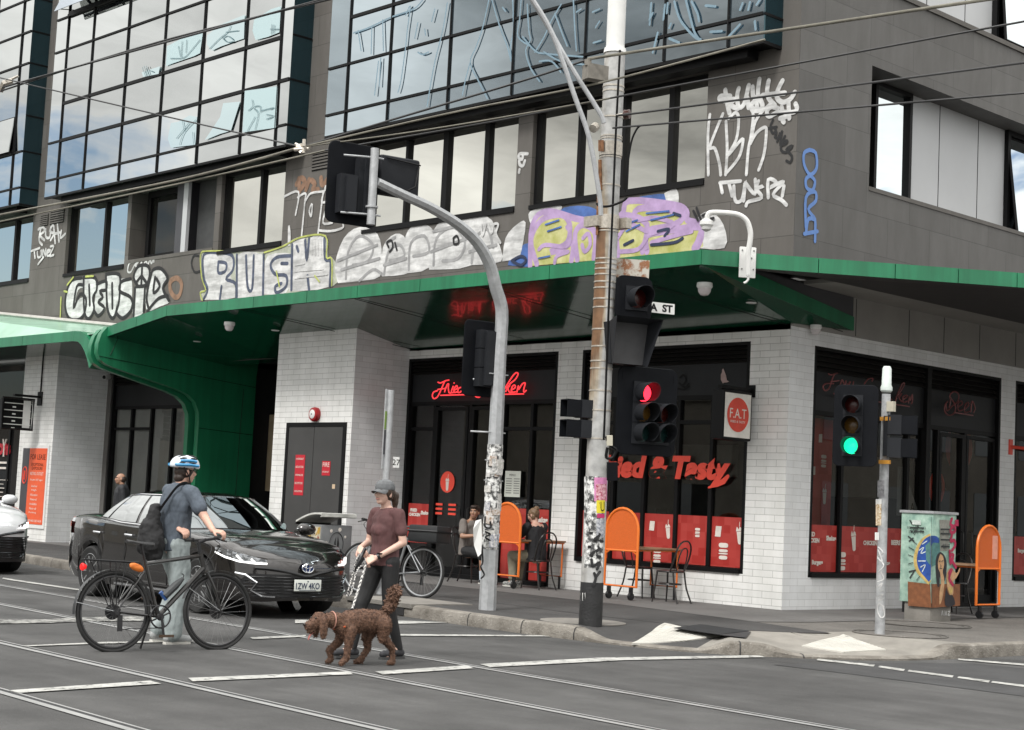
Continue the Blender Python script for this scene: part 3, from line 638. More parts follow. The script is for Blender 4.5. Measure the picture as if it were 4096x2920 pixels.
# ---- shopfront joinery
def bars(name, L, m=m_black, par=B):
    b = MB()
    for p, q in L: b.box(p, q)
    return b.build(name, m, par, 0)
def louvre(mapf, u0, u1, z0, z1, n, name='louvre'):
    b = MB(); h = (z1-z0)/n
    for k in range(n):
        z = z0+k*h; P = [mapf(u0, .03, z+h*.12), mapf(u1, .03, z+h*.12), mapf(u1, .1, z+h*.9), mapf(u0, .1, z+h*.9)]
        b.face(P); b.face([mapf(u0, .03, z+h*.12), mapf(u1, .03, z+h*.12), mapf(u1, .05, z), mapf(u0, .05, z)])
    b.box(mapf(u0, .11, z0), mapf(u1, .13, z1), 1)
    return b.build(name, [m_louv, m_black], B, 0)
def front(mapf, u0, u1, z0, z1, zl, zs, mulls, trans=(), name='shopfront', w_=.032, lou=4):
    f = MB()
    def bx(a0, a1, c0, c1, d0=.05, d1=.13): f.box(mapf(a0, d0, c0), mapf(a1, d1, c1))
    bx(u0, u0+.06, z0, z1, .0, .14); bx(u1-.06, u1, z0, z1, .0, .14); bx(u0+.06, u1-.06, z0, z0+.07, -.03, .14); bx(u0+.06, u1-.06, z1-.05, z1, .0, .14)
    bx(u0+.06, u1-.06, zs-.05, zs+.02)
    for m in mulls: bx(m-w_, m+w_, z0+.07, zs-.05)
    for a, c, z in trans: bx(a+w_, c-w_, z-.03, z+.03, .055, .125)
    fr = f.build(name, m_black, B, 0)
    louvre(mapf, u0+.06, u1-.06, zl, z1-.05, lou)
    p = MB(); p.box(mapf(u0+.06, .07, zs+.02), mapf(u1-.06, .1, zl)); p.build('sign_band', m_dkpan, B, 0)
    g = MB(); g.face([mapf(u0+.06, .1, z0+.07), mapf(u1-.06, .1, z0+.07), mapf(u1-.06, .1, zs-.05), mapf(u0+.06, .1, zs-.05)]); g.build('pane', g_shop, fr, 0)
    return fr
s1 = front(fA, -8.59, -4.73, .16, 4.05, 3.76, 3.24, [-7.86, -6.9, -6.05, -5.35], [(-8.53, -7.86, 2.77), (-6.05, -5.35, 2.77), (-5.35, -4.79, 2.77)])
s2 = front(fA, -4.17, -.72, .62, 4.05, 3.75, 3.25, [-3.45, -2.79, -2.11, -1.44], [(-4.1, -.78, 2.86)])
s3 = front(fB, .6, 3.72, .62, 4.02, 3.66, 3.06, [1.46, 3.24], [])
s4 = front(fB, 3.722, 5.94, .17, 4.02, 3.66, 3.06, [4.1, 4.92], [])
s5 = front(fB, 6.42, 14, .6, 4.02, 3.66, 3.06, [8, 10, 12], [])
# doors: leaf frames and pull handles
def door(mapf, u0, u1, z0, z1, par, side=1):
    f = MB(); w_ = .06
    for a, c, e, g in ((u0, u0+w_, z0, z1), (u1-w_, u1, z0, z1), (u0+w_, u1-w_, z0, z0+.12), (u0+w_, u1-w_, z1-w_, z1)): f.box(mapf(a, .045, e), mapf(c, .09, g))
    d = f.build('door', m_black, par, 0); h = MB(); u = u1-.09 if side > 0 else u0+.09
    h.tube([mapf(u, .02, 1.0), mapf(u, -.03, 1.03), mapf(u, -.03, 1.37), mapf(u, .02, 1.4)], .012, 6); h.build('handle', mat('dark_handle', (.04, .04, .04), rough=.3, metal=.6), d)
door(fA, -7.82, -6.95, .22, 2.86 + .3, s1); door(fA, -6.86, -6.09, .22, 3.16, s1, -1); door(fB, 4.14, 4.88, .24, 2.98, s4); door(fB, 4.96, 5.86, .24, 2.98, s4, -1)
# shop room seen through the glass
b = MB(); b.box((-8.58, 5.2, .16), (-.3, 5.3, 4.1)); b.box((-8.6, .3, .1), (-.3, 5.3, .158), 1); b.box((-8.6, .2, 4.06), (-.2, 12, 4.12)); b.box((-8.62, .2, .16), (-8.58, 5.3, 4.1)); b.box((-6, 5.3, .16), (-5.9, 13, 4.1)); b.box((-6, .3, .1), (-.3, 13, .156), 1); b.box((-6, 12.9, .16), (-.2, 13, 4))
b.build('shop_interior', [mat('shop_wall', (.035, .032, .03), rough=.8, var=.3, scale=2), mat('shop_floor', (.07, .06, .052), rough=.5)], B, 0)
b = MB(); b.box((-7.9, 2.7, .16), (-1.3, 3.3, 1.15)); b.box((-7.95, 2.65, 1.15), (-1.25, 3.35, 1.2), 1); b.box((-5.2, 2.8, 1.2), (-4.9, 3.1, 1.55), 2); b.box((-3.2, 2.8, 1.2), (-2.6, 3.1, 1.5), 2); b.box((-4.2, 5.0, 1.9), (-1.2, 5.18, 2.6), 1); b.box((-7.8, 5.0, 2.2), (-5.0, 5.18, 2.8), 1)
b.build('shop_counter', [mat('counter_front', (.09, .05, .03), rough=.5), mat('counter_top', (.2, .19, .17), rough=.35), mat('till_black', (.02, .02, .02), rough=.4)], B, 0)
for x, y, w_ in ((-3.6, 1.4, 'main street window under the red lettering'), (-1.2, 3.6, 'side street window')):
    b = MB(); b.lathe([(.3, .86), (.3, .9), (.03, .9)], Matrix.Translation((x, y, 0)), n=14); b.cyl((x, y, .16), (x, y, .86), .03, n=8); tag(b.build('shop_table', mat('table_brown', (.16, .09, .05), rough=.5)), 'round brown table inside the shop behind the ' + w_, 'table')
o = thing('pendant_lamp', 'small warm glowing pendant bulb inside the side street shop window', 'lamp', (-.9, 1.3, 2.4)); lamp = MB(); lamp.ell((-.9, 1.3, 2.45), (.04, .04, .055), 8, 6); lamp.build('bulb', mat('warm_bulb', (1, .8, .5), var=0, emit=(1, .72, .38), estr=4), o); lamp = MB(); lamp.cyl((-.9, 1.3, 2.5), (-.9, 1.3, 4.06), .008, n=5); lamp.build('cord', m_black, o)
# ---- red checked window film with white print
m_film = bpy.data.materials.new('red_film'); m_film.use_nodes = True; t, b_ = nodes(m_film)
g = N('ShaderNodeNewGeometry', t); s_ = N('ShaderNodeSeparateXYZ', t); lk(t, g.outputs['Position'], s_.inputs[0]); cm = N('ShaderNodeCombineXYZ', t)
lk(t, math_('ADD', s_.outputs[0], s_.outputs[1], nt=t), cm.inputs[0]); lk(t, s_.outputs[2], cm.inputs[1])
br = N('ShaderNodeTexBrick', t); br.offset = 0; lk(t, cm.outputs[0], br.inputs['Vector']); br.inputs['Scale'].default_value = 1; br.inputs['Brick Width'].default_value = .12; br.inputs['Row Height'].default_value = .12; br.inputs['Mortar Size'].default_value = 0
br.inputs['Color1'].default_value = (.36, .022, .017, 1); br.inputs['Color2'].default_value = (.46, .055, .045, 1); lk(t, br.outputs['Color'], b_.inputs['Base Color']); b_.inputs['Roughness'].default_value = .45
m_print = mat('white_print', (.72, .66, .6), rough=.5, var=.08)
def burger(b, M, s):
    for z0, z1, r in ((.35, .75, 1), (-.02, .22, .95), (-.2, -.08, 1), (-.62, -.3, .9)):
        q = []
        for k in range(14):
            a = 2*math.pi*k/14; q.append(M @ Vector((r*s*.5*math.copysign(abs(math.cos(a))**.5, math.cos(a)), s*((z0+z1)/2+(z1-z0)/2*math.copysign(abs(math.sin(a))**.7, math.sin(a))), 0)))
        b.face(q)
def cup(b, M, s):
    b.face([M @ Vector((x*s, y*s, 0)) for x, y in ((-.28, .2), (-.2, -.8), (-.1, -.9), (.1, -.9), (.2, -.8), (.28, .2))]); b.face([M @ Vector((x*s, y*s, 0)) for x, y in ((-.34, .24), (.34, .24), (.26, .5), (.08, .62), (-.06, .4), (-.2, .66), (-.3, .45))]); b.face([M @ Vector((x*s, y*s, 0)) for x, y in ((.02, .62), (.1, .64), (.16, 1.05), (.1, 1.05))])
def note(b, M, s): b.face([M @ Vector((x*s, y*s, 0)) for x, y in ((-.36, .5), (.36, .56), (.36, -.5), (-.36, -.54))])
def film(rects, items, mapf, wall, par, nm='window_film'):
    for u0, u1, z0, z1, *d in rects: b = MB(); dd = d[0] if d else .094; b.face([mapf(u0, dd, z0), mapf(u1, dd, z0), mapf(u1, dd, z1), mapf(u0, dd, z1)]); o = b.build(nm, m_film, par, 0)
    p = MB()
    for k, (kind, u, z, s, *r) in enumerate(items):
        q = mapf(u, .09-.0003*k, z); M = wall(u, z, q.y if wall is wallA else q.x)
        if kind == 'burger': burger(p, M, s)
        elif kind == 'cup': cup(p, M @ Matrix.Rotation(.12, 4, 'Z'), s)
        elif kind == 'note': note(p, M @ Matrix.Rotation(-.1, 4, 'Z'), s)
        else: addtext(p, kind, M, extrude=.0002, height=s, bold=.006)
    p.build('film_print', m_print, o, 0)
film([(-4.1, -3.48, .7, 1.44), (-3.42, -2.82, .7, 1.44), (-2.76, -2.14, .7, 1.44), (-2.08, -1.47, .7, 1.44), (-1.41, -.78, .7, 1.44)],
     [('note', -2.6, 1.25, .14), ('cup', -2.27, 1.2, .15), ('burger', -2.47, .78, .16), ('burger', -1.68, 1.18, .1), ('note', -1.28, 1.22, .15), ('cup', -.88, 1.2, .17), ('burger', -1.17, .92, .18), ('cup', -3.2, .95, .15), ('burger', -3.0, 1.2, .14)], fA, wallA, s2)
film([(-8.5, -7.9, .72, 1.42), (-6.0, -5.38, .24, 1.42), (-5.3, -4.8, .24, 1.42)], [('FRIED', -8.35, 1.3, .06), ('CHICKEN', -8.32, 1.22, .06), ('Shakes', -8.03, 1.26, .07), ('Burgers', -8.15, .84, .08), ('Mojitos', -5.7, 1.25, .08), ('Shakes', -5.05, 1.25, .09)], fA, wallA, s1)
film([(.67, 1.42, .7, 1.39), (1.5, 3.2, .7, 1.39), (3.28, 3.66, .7, 1.39)], [('FRIED', .76, 1.25, .07), ('CHICKEN', .8, 1.16, .07), ('Shakes', 1.28, 1.2, .075), ('Burgers', .95, .83, .09), ('cup', 1.86, 1.2, .2), ('burger', 1.57, .85, .2), ('CHICKEN', 2.3, 1.15, .07), ('BEERS', 3.0, 1.17, .08), ('Mojitos', 2.72, .84, .09)], fB, wallB, s3)
film([(6.5, 7.9, .7, 1.35)], [('Burgers', 6.9, 1.1, .09)], fB, wallB, s5)
# tall printed panel standing just inside the side window
b = MB(); b.box((-.45, .75, 1.3), (-.43, 1.72, 3.0)); pb = b.build('menu_panel', m_film, s3, 0)
p = MB()
for k, (kd, y, z, s) in enumerate((('note', 1.2, 1.62, .14), ('cup', .85, 1.85, .15), ('burger', .85, 2.3, .15), ('note', 1.25, 2.2, .12), ('cup', 1.55, 1.85, .16), ('burger', 1.5, 2.35, .14), ('burger', .9, 2.75, .12), ('note', 1.4, 2.7, .12))):
    M = wallB(y, z, -.426+.0003*k); dict(note=note, cup=cup, burger=burger)[kd](p, M, s)
for tx, y, z, s in (('Buns &', 1.05, 2.1, .05), ('Cocktails', 1.1, 2.03, .05), ('Nuggets', 1.1, 2.5, .05)): addtext(p, tx, wallB(y, z, -.424), extrude=.0002, height=s)
c = wallB(1.12, 1.88, -.4255)
p.face([c @ Vector((.1*math.cos(k*math.pi/9), .12*math.sin(k*math.pi/9), 0)) for k in range(18)])
p.build('menu_print', m_print, pb, 0)
# large lettering on the main shop window
m_coral = mat('coral_lettering', (.8, .075, .045), rough=.45, var=.06)
b = MB(); p0 = PY(2100+500*.5543, 1650+405*.5543, -.006); p1 = PY(2100+1470*.5543, 1650+400*.5543, -.006)
me = text_mesh('Fried & Tasty', .4, extrude=.002, shear=.18, bold=.022, width=(p1.x-p0.x), height=.46, spacing=.95)
addmesh(b, me, wallA((p0.x+p1.x)/2, (p0.z+p1.z)/2-.03, .035))
strokes(b, [[(2835, 1950), (2870, 1938), (2895, 1925), (2912, 1905)], ], lambda x, y: PY(x, y, .03), [.03, .07, .09, .06], OUT_A, lift=.004, sm=0)
b.build('window_lettering', m_coral, s2, 0)
# door disc, menu sheet, notices
def disc(b, M, r, sx=1, n=28, mi=0): b.face([M @ Vector((r*sx*math.cos(2*math.pi*k/n), r*math.sin(2*math.pi*k/n), 0)) for k in range(n)], mi)
q = PY(1790, 1928, .085); b = MB(); disc(b, wallA(q.x, q.z, .083), .19); cup(b, wallA(q.x, q.z-.02, .081), .15)
for f in list(b.bm.faces)[1:]: f.material_index = 1
for k in range(3): b.box((q.x-.28, .082, q.z-.42-.08*k), (q.x-.1, .083, q.z-.38-.08*k)); b.box((q.x+.06, .082, q.z-.42-.08*k), (q.x+.26, .083, q.z-.38-.08*k))
b.build('door_sticker', [m_coral, m_print], s1, 0)
q = PY(2049, 1931, .04); b = MB(); b.box((q.x-.18, .038, q.z-.24), (q.x+.2, .042, q.z+.2)); addtext(b, 'MENU', wallA(q.x, q.z+.13, .035), 1, extrude=.0005, height=.04)
for i in range(2):
    for k in range(7): b.box((q.x-.15+.19*i, .036, q.z-.18+.04*k), (q.x+.19*i-.01, .0375, q.z-.165+.04*k), 1)
b.build('menu_sheet', [mat('paper_cream', (.6, .62, .56), rough=.7, var=.05), mat('print_grey', (.2, .2, .19), rough=.7)], s1, 0)
q = PX(3000+1510*.554, 1700+160*.554, -.5); b = MB(); disc(b, wallB(q.y, q.z, -.5), .43); addtext(b, 'F.A.T', wallB(q.y+.02, q.z+.03, -.496), 1, extrude=.0005, height=.14, bold=.004); addtext(b, 'FRIED & TASTY', wallB(q.y, q.z-.12, -.496), 1, extrude=.0005, height=.035)
b.build('door_disc', [mat('dull_coral', (.42, .06, .045), rough=.5), m_print], s4, 0)
q = PX(3700, 1965, -.3); b = MB(); b.face([(-.6, q.y-.35, .7+.9), (-.6, q.y+.35, 1.6), (-.6, q.y-.2, 2.4), (-.6, q.y-.35, 2.4)]); addtext(b, 'A', wallB(q.y+.1, 1.75, -.59), 1, extrude=.001, height=.14); 
q2 = PX(3785, 1950, -.3); b.box((-.5, q2.y-.1, 1.5), (-.49, q2.y+.14, 2.5)); addtext(b, 'A', wallB(q2.y+.05, 1.72, -.485), 1, extrude=.001, height=.16); b.tube([wallB(q2.y, 2.1, -.48) @ Vector((.2*math.cos(k*math.pi/10), .26*math.sin(k*math.pi/10), 0)) for k in range(20)], .025, 6, closed=True, mi=2)
b.build('inside_poster', [mat('poster_grey', (.3, .3, .29), rough=.7), m_black, m_coral], s4, 0)
# pale bird painted on the sign band
b = MB(); b.face([PY(2100+x*.4926, 900+y*.4926, .06) for x, y in ((1610, 1165), (1622, 1195), (1632, 1220), (1640, 1260), (1657, 1272), (1640, 1278), (1615, 1280), (1606, 1288), (1602, 1278), (1590, 1255), (1590, 1215), (1600, 1195), (1600, 1175))]); b.build('bird_painting', mat('bird_pink', (.42, .3, .28), rough=.7), s2, 0)
b = MB(); strokes(b, [[(2720, 1510), (2735, 1500), (2745, 1520), (2730, 1540), (2715, 1530), (2740, 1550), (2755, 1535)], [(2712, 1555), (2740, 1558), (2756, 1545)]], lambda x, y: PY(x, y, .06), .03, OUT_A); b.build('scrawl', m_black, s2, 0)
# ---- service doors in the tiled pillar
d0 = MB(); d0.box((-10.53, -1.27, .15), (-10.45, -1.24, 2.8)); d0.box((-8.81, -1.27, .15), (-8.73, -1.24, 2.8)); d0.box((-10.45, -1.27, 2.72), (-8.81, -1.24, 2.8)); fd = d0.build('service_door', m_black, B, 0)
m_door = mat('door_grey', (.052, .051, .05), rough=.5, var=.12, scale=1.5, detail=6)
for x0, x1 in ((-10.445, -9.67), (-9.655, -8.815)):
    b = MB(); b.box((x0, -1.262, .17), (x1, -1.242, 2.715)); b.build('door_leaf', m_door, fd, 0)
m_redsign = mat('red_sign', (.5, .015, .03), rough=.5, var=.06)
def redsign(px, py_, w_, h_, lines, nm='red_notice'):
    q = PY(px, py_, -1.268); b = MB(); b.box((q.x-w_/2, -1.268, q.z-h_/2), (q.x+w_/2, -1.263, q.z+h_/2))
    for k, tx in enumerate(lines):
        addtext(b, tx, wallA(q.x, q.z+h_/2-(k+.5)*h_/len(lines), -1.2705), 1, extrude=.0004, width=w_*.82)
    b.build(nm, [m_redsign, m_print], fd, 0)
redsign(1197, 1900, .29, .74, ['HYDRANT', 'BOOSTER', 'SPRINKLER', 'BOOSTER', 'ISOLATION']); redsign(1304, 1873, .24, .26, ['FIRE', 'HYDRANT'])
b = MB(); q = PY(1334, 1946, -1.265); b.box((q.x-.04, -1.266, q.z-.04), (q.x+.04, -1.262, q.z+.04)); b.build('door_tag', mat('tan_tag', (.6, .45, .3)), fd, 0)
# ---- entry hall and green portal
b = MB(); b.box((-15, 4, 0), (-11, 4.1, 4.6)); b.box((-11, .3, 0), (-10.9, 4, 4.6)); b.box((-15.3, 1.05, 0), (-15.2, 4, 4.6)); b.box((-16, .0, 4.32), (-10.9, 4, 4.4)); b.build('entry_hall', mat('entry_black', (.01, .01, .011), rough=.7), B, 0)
m_ply = mat('plywood', (.42, .33, .21), rough=.75, var=.15, scale=3, col2=(.5, .41, .28)); t, b_ = nodes(m_ply)
p0, p1 = PY(1000, 1660, 1.6), PY(1090, 1965, 1.6); b = MB(); b.box((p0.x, 1.6, p1.z), (p1.x, 1.63, p0.z), 0)
b.face([PY(x, y, 1.595) for x, y in ((1025, 1690), (1050, 1690), (1052, 1730), (1040, 1800), (1030, 1880), (1040, 1930), (1015, 1960), (1000, 1930), (1022, 1850), (1030, 1760))], 1); b.build('plywood_sheet', [m_ply, mat('plywood_stain', (.3, .17, .06), rough=.8)], B, 0)
def slab(x0, x1, P, m, nm):
    b = MB(); b.prism([(x0, y, z) for y, z in P], (x1-x0, 0, 0)); return b.build(nm, m, B, 30)
tip = [(-2.6, 4.67), (-2.72, 4.52), (-2.78, 4.32), (-2.78, 4.12), (-2.7, 3.98), (-2.55, 3.9), (-2.4, 3.86)]
leg = [(-.9, 3.55), (-.62, 3.46), (-.44, 3.32), (-.34, 3.12), (-.32, 2.9), (-.31, 0), (1.06, 0), (1.06, 4.0), (1.1, 4.3), (-.5, 4.38)]
slab(-15.0, -15.15, tip + leg, m_green, 'green_portal')
slab(-15.24, -15.38, [(y-.02, z-.05) if i < len(tip) else (y, z) for i, (y, z) in enumerate(tip)] + [(-1.0, 3.5), (-.72, 3.41), (-.54, 3.27), (-.44, 3.07), (-.42, 2.85), (-.41, 0), (.3, 0), (.3, 4.3)], m_green, 'green_portal')
b = MB(); b.box((-15.25, -.25, 0), (-15.14, 1, 3.0)); b.build('portal_core', m_black, B, 0)
b = MB()
for P in ([(-2.75, 4.06), (-1.2, 3.93), (1.05, 3.75)], [(-.3, 2.78), (1.05, 2.72)], [(.7, 0.2), (.72, 2.7), (.75, 3.7)], [(-2.5, 4.1), (-2.35, 4.45)]): b.tube([(-14.998, y, z) for y, z in P], .006, 4)
b.build('portal_joints', m_black, B, 0)
# ---- main canopy: fascia panels, soffit, return strip
DX, FY = .45, -2.6
b = MB(); jn = MB()
segs = [(-15.0, 4.47, 4.67), (-13.9, 4.62, 4.82), (-12.8, 4.77, 4.97), (-11.4, 4.765, 4.965), (-9.9, 4.765, 4.965), (-8.3, 4.76, 4.96), (-6.9, 4.76, 4.96), (-5.3, 4.76, 4.96), (-3.7, 4.755, 4.955), (-2.4, 4.755, 4.955), (-1.05, 4.755, 4.955), (DX, 4.75, 4.95)]
for (xa, za, zb), (xc, zc, zd) in zip(segs[:-1], segs[1:]):
    b.prism([(xa+.006, FY, za), (xc-.006, FY, zc), (xc-.006, FY, zd), (xa+.006, FY, zb)], (0, .03, 0))
E2 = Vector((3.05, 1.15, 0)); dv = E2 - Vector((DX, FY, 0)); L2 = dv.length; du = dv/L2; nn = Vector((du.y, -du.x, 0))
rs = [0, 1.62, 2.7, 3.6, 4.45, 5.3, 6.4, 7.5]
for a, c in zip(rs[:-1], rs[1:]):
    P = [Vector((DX, FY, z)) + du*s for s, z in ((a+.006, 4.75), (c-.006, 4.75), (c-.006, 4.95), (a+.006, 4.95))]; b.prism(P, -nn*.03)
b.build('canopy_fascia', m_green, B, 0)
b = MB(); eL = Vector((DX, FY, 0)) + du*7.5
b.prism([(-12.8, FY+.03, 4.76), (DX-.01, FY+.035, 4.745), (DX-.01, FY+.035, 4.94), (-12.8, FY+.03, 4.955)], (0, .01, 0)); b.prism([(-15, FY+.03, 4.46), (-12.8, FY+.03, 4.76), (-12.8, FY+.03, 4.955), (-15, FY+.03, 4.66)], (0, .01, 0))
b.face([(-15, FY+.03, 4.67), (-12.8, FY+.03, 4.96), (DX-.03, FY+.05, 4.945), (eL.x-.04, eL.y, 4.945), (.06, 12, 4.945), (.06, 0, 4.945), (-.002, -.002, 4.945), (-15, -.002, 4.9)])
b.build('canopy_roof', m_black, B, 0)
ZW = 4.2
b = MB()
b.face([(-12.8, FY+.02, 4.77), (DX, FY+.02, 4.75), (0.02, 0, 4.28), (-12.8, 0, ZW)]); b.face([(-15, FY+.02, 4.47), (-12.8, FY+.02, 4.77), (-12.8, 0, ZW), (-12.8, .35, ZW), (-15, .35, 4.15)]); b.face([(DX, FY+.02, 4.75), (.07, 1.45, 4.33), (.06, 0, 4.28), (0.02, 0, 4.28)])
bmesh.ops.subdivide_edges(b.bm, edges=b.bm.edges, cuts=3, use_grid_fill=True)
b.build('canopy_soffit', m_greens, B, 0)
b = MB()
for P in ([(-10.3, FY+.03, 4.757), (-8.3, -.02, 4.2)], [(-7.0, FY+.03, 4.757), (-5.6, -.02, 4.2)], [(-3.9, FY+.03, 4.75), (-2.8, -.02, 4.23)], [(-1.2, FY+.03, 4.745), (-.05, -.02, 4.27)], [(-.06, -1.3, 4.52), (.06, 1.2, 4.3)]): b.tube([(p[0], p[1], p[2]-.008) for p in P], .006, 4)
for x, y, z in ((-10.6, -1.6, 4.5), (-13.4, -1.5, 4.42), (.05, -1.0, 4.46)): b.lathe([(.08, 0), (.07, -.012), (.01, -.012)], Matrix.Translation((x, y, z)), n=12, mi=1)
b.build('soffit_joints', [m_black, mat('downlight', (.7, .7, .68), rough=.4)], B)
# return strip along the side street and the dark panel over it
P0, P1 = Vector((DX, FY, 4.745)), Vector((.08, 1.46, 4.33)); up_ = Vector((0, 0, .21))
b = MB(); b.prism([P0, P1, P1+up_*1.1, P0+Vector((0, 0, .004))+Vector((0, 0, 0))] if 0 else [P0, P1, P1+up_, P0.lerp(P1, .16)+up_], (-.03, 0, 0)); b.build('canopy_strip', m_green, B, 0)
b = MB(); q = P0.lerp(P1, .16); b.prism([q+up_+Vector((-.02, 0, .01)), P1+up_+Vector((-.02, 0, .01)), Vector((.06, 1.46, 4.86)), Vector((q.x-.02, q.y, 4.86))], (-.03, 0, 0)); b.build('strip_panel', m_char, B, 0)
# flat soffit of the flared side awning, stepped wall soffit behind it
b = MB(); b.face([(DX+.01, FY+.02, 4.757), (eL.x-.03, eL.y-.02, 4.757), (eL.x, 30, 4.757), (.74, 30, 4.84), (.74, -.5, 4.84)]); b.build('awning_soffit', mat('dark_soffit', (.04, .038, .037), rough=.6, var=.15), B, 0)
b = MB(); b.box((.045, .02, 4.842), (.75, 40, 4.9)); b.build('step_soffit', m_grey, B, 0)
# ---- left canopy with a curled end and a sloping pale roof
top = [(-40, 4.64), (-21, 4.64), (-18.6, 4.64), (-16.3, 4.64), (-16.05, 4.62), (-15.85, 4.55), (-15.65, 4.4), (-15.5, 4.2), (-15.42, 3.98)]
bot = [(-40, 4.43), (-21, 4.43), (-18.6, 4.43), (-16.35, 4.43), (-16.15, 4.41), (-16.0, 4.34), (-15.84, 4.2), (-15.7, 4.02), (-15.6, 3.84)]
b = MB()
for i in range(len(top)-1):
    e = .006 if i < 3 else 0
    b.prism([(bot[i][0]+e, FY-.02, bot[i][1]), (bot[i+1][0]-e, FY-.02, bot[i+1][1]), (top[i+1][0]-e, FY-.02, top[i+1][1]), (top[i][0]+e, FY-.02, top[i][1])], (0, .3 if i > 2 else .04, 0))
b.build('canopy_fascia', m_green, B, 30)
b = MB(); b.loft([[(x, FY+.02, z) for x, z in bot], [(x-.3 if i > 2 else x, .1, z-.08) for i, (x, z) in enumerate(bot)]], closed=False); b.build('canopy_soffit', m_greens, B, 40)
b = MB(); b.face([(-40, FY+.03, 4.63), (-15.7, FY+.03, 4.55), (-18.2, -.01, 5.05), (-25.2, -.01, 5.75), (-40, -.01, 7.2)]); b.build('sloping_roof', mat('pale_green_glass', (.3, .5, .38), rough=.25, var=.15, scale=.6), B, 0)
b = MB(); b.tube([(-40, -.05, 7.25), (-25.2, -.05, 5.78), (-18.2, -.05, 5.08)], .06, 4); b.build('roof_flashing', mat('flashing', (.42, .41, .38), rough=.5), B, 0)
# ---- left shopfronts
SY = LY
sx0 = PY(440, 1700, SY).x
fl = front(lambda u, d, z: Vector((u, SY+d, z)), sx0, -15.3, .16, 4.2, PY(514, 1540, SY).z, PY(514, 1627, SY).z, [PY(514, 1714, SY).x, (PY(593, 1700, SY).x), PY(678, 1700, SY).x], [(sx0+.06, PY(593, 1700, SY).x, PY(514, 1714, SY).z)])
b = MB(); b.box((sx0-1, SY+2.6, 0), (-15.2, SY+2.7, 4.3)); b.box((sx0-1, SY, 0), (sx0-.05, SY+2.6, 4.3)); b.box((sx0-1, SY+.2, .1), (-15.2, SY+2.7, .155)); b.box((sx0-1, SY+.2, 4.2), (-15.2, SY+2.7, 4.3)); b.build('empty_shop', mat('bare_wall', (.13, .125, .118), rough=.8, var=.1), B, 0)
b = MB(); b.box((sx0+.06, SY+.14, .2), (-15.3, SY+.16, PY(514, 1627, SY).z-.05)); b.build('added_backing', mat('backing_grey', (.42, .41, .39), rough=.8, var=.15, scale=1.3), fl, 0)  # grey sheet added behind the glass to lighten the dark panes
b = MB(); b.box((-45, -.75, .75), (LX0, -.7, 4.3)); b.box((-45, -.9, .1), (LX0, -.7, .75), 1); b.box((-45, -.78, 3.2), (LX0, -.75, 3.3), 1); b.box((LX0-1.45, -.8, .75), (LX0-1.38, -.75, 3.2), 1); b.box((LX0-.32, -.8, .75), (LX0-.2, -.75, 3.2), 1)
q = PY(22, 1797, -.78)
addtext(b, 'DYB', wallA(q.x-.05, q.z, -.785), 2, extrude=.001, height=.28, bold=.01); b.tube([(q.x-.13, -.79, q.z+.24), (q.x-.05, -.79, q.z+.05), (q.x+.03, -.79, q.z+.24)], .025, 5, mi=3); b.tube([(q.x-.05, -.79, q.z+.05), (q.x-.05, -.79, q.z-.18)], .025, 5, mi=3)
for k, (ww, hh, z) in enumerate(((.36, .08, -.35), (.33, .08, -.48), (.6, .02, -.75), (.2, .02, -.85), (.3, .03, -.95), (.2, .03, -1.05), (.6, .02, -1.15), (.45, .02, -1.25))): b.box((q.x-ww/2-.05, -.79, q.z+z), (q.x+ww/2-.05, -.785, q.z+z+hh*.6), 3)
b.build('left_shopfront', [glassmat('left_glass', (.4, .4, .4), .05, (.02, .02, .021)), m_black, m_redsign, m_print], B, 0)
# ================================================================ graffiti on the upper wall
m_gw = mat('white_spray', (.68, .68, .67), rough=.6, var=.3, scale=3, col2=(.78, .78, .77), fac=.5, detail=9)
m_gb = mat('black_spray', (.012, .012, .013), rough=.6)
m_gy = mat('yellow_spray', (.5, .51, .12), rough=.6, var=.3, scale=3.5, detail=9, col2=(.6, .58, .3)); m_gp = mat('lilac_spray', (.4, .28, .47), rough=.6, var=.2, scale=4)
m_gblue = mat('blue_spray', (.06, .13, .36), rough=.6, var=.4, scale=3, detail=8); m_gm = mat('pale_blue_spray', (.12, .24, .55), rough=.6); m_gn = mat('navy_spray', (.02, .03, .07), rough=.6); m_gl = mat('lime_spray', (.42, .46, .12), rough=.6, var=.3, scale=4); m_go = mat('faded_orange_spray', (.24, .14, .09), rough=.7, var=.3)
GA = lambda x, y: PY(x, y, -.004)
blotch(m_gw, (1.6, 1.6, 8), .6, 1.06, .36, .6, 8)
GN = [0]
def graff(name, label, parts, fn=GA, nrm_=OUT_A):
    """parts: (material, 'fill', outlines) or (material, width, strokes); each layer is a coat of paint over the last"""
    b = MB(); ms = []; lift = .002+.00023*GN[0]; GN[0] += 1
    for m, wd, S in parts:
        if m not in ms: ms.append(m)
        mi = ms.index(m)
        if wd == 'fill':
            for s in S:
                P = [fn(x, y)+nrm_*lift for x, y in s]; P = smoothpts(P+[P[0]], 3)[:-1]; b.face(P, mi); lift += .0006
        else:
            strokes(b, S, fn, wd, nrm_, mi, lift); lift += .0005*len(S)+.002
    o = b.build(name, ms, B, 0, fixn=False); o['label'] = label; return o
Z4 = lambda x, y: (x*.6157, 900+y*.6157)
def Zl(f, S): return [[f(*p) for p in s] for s in S]
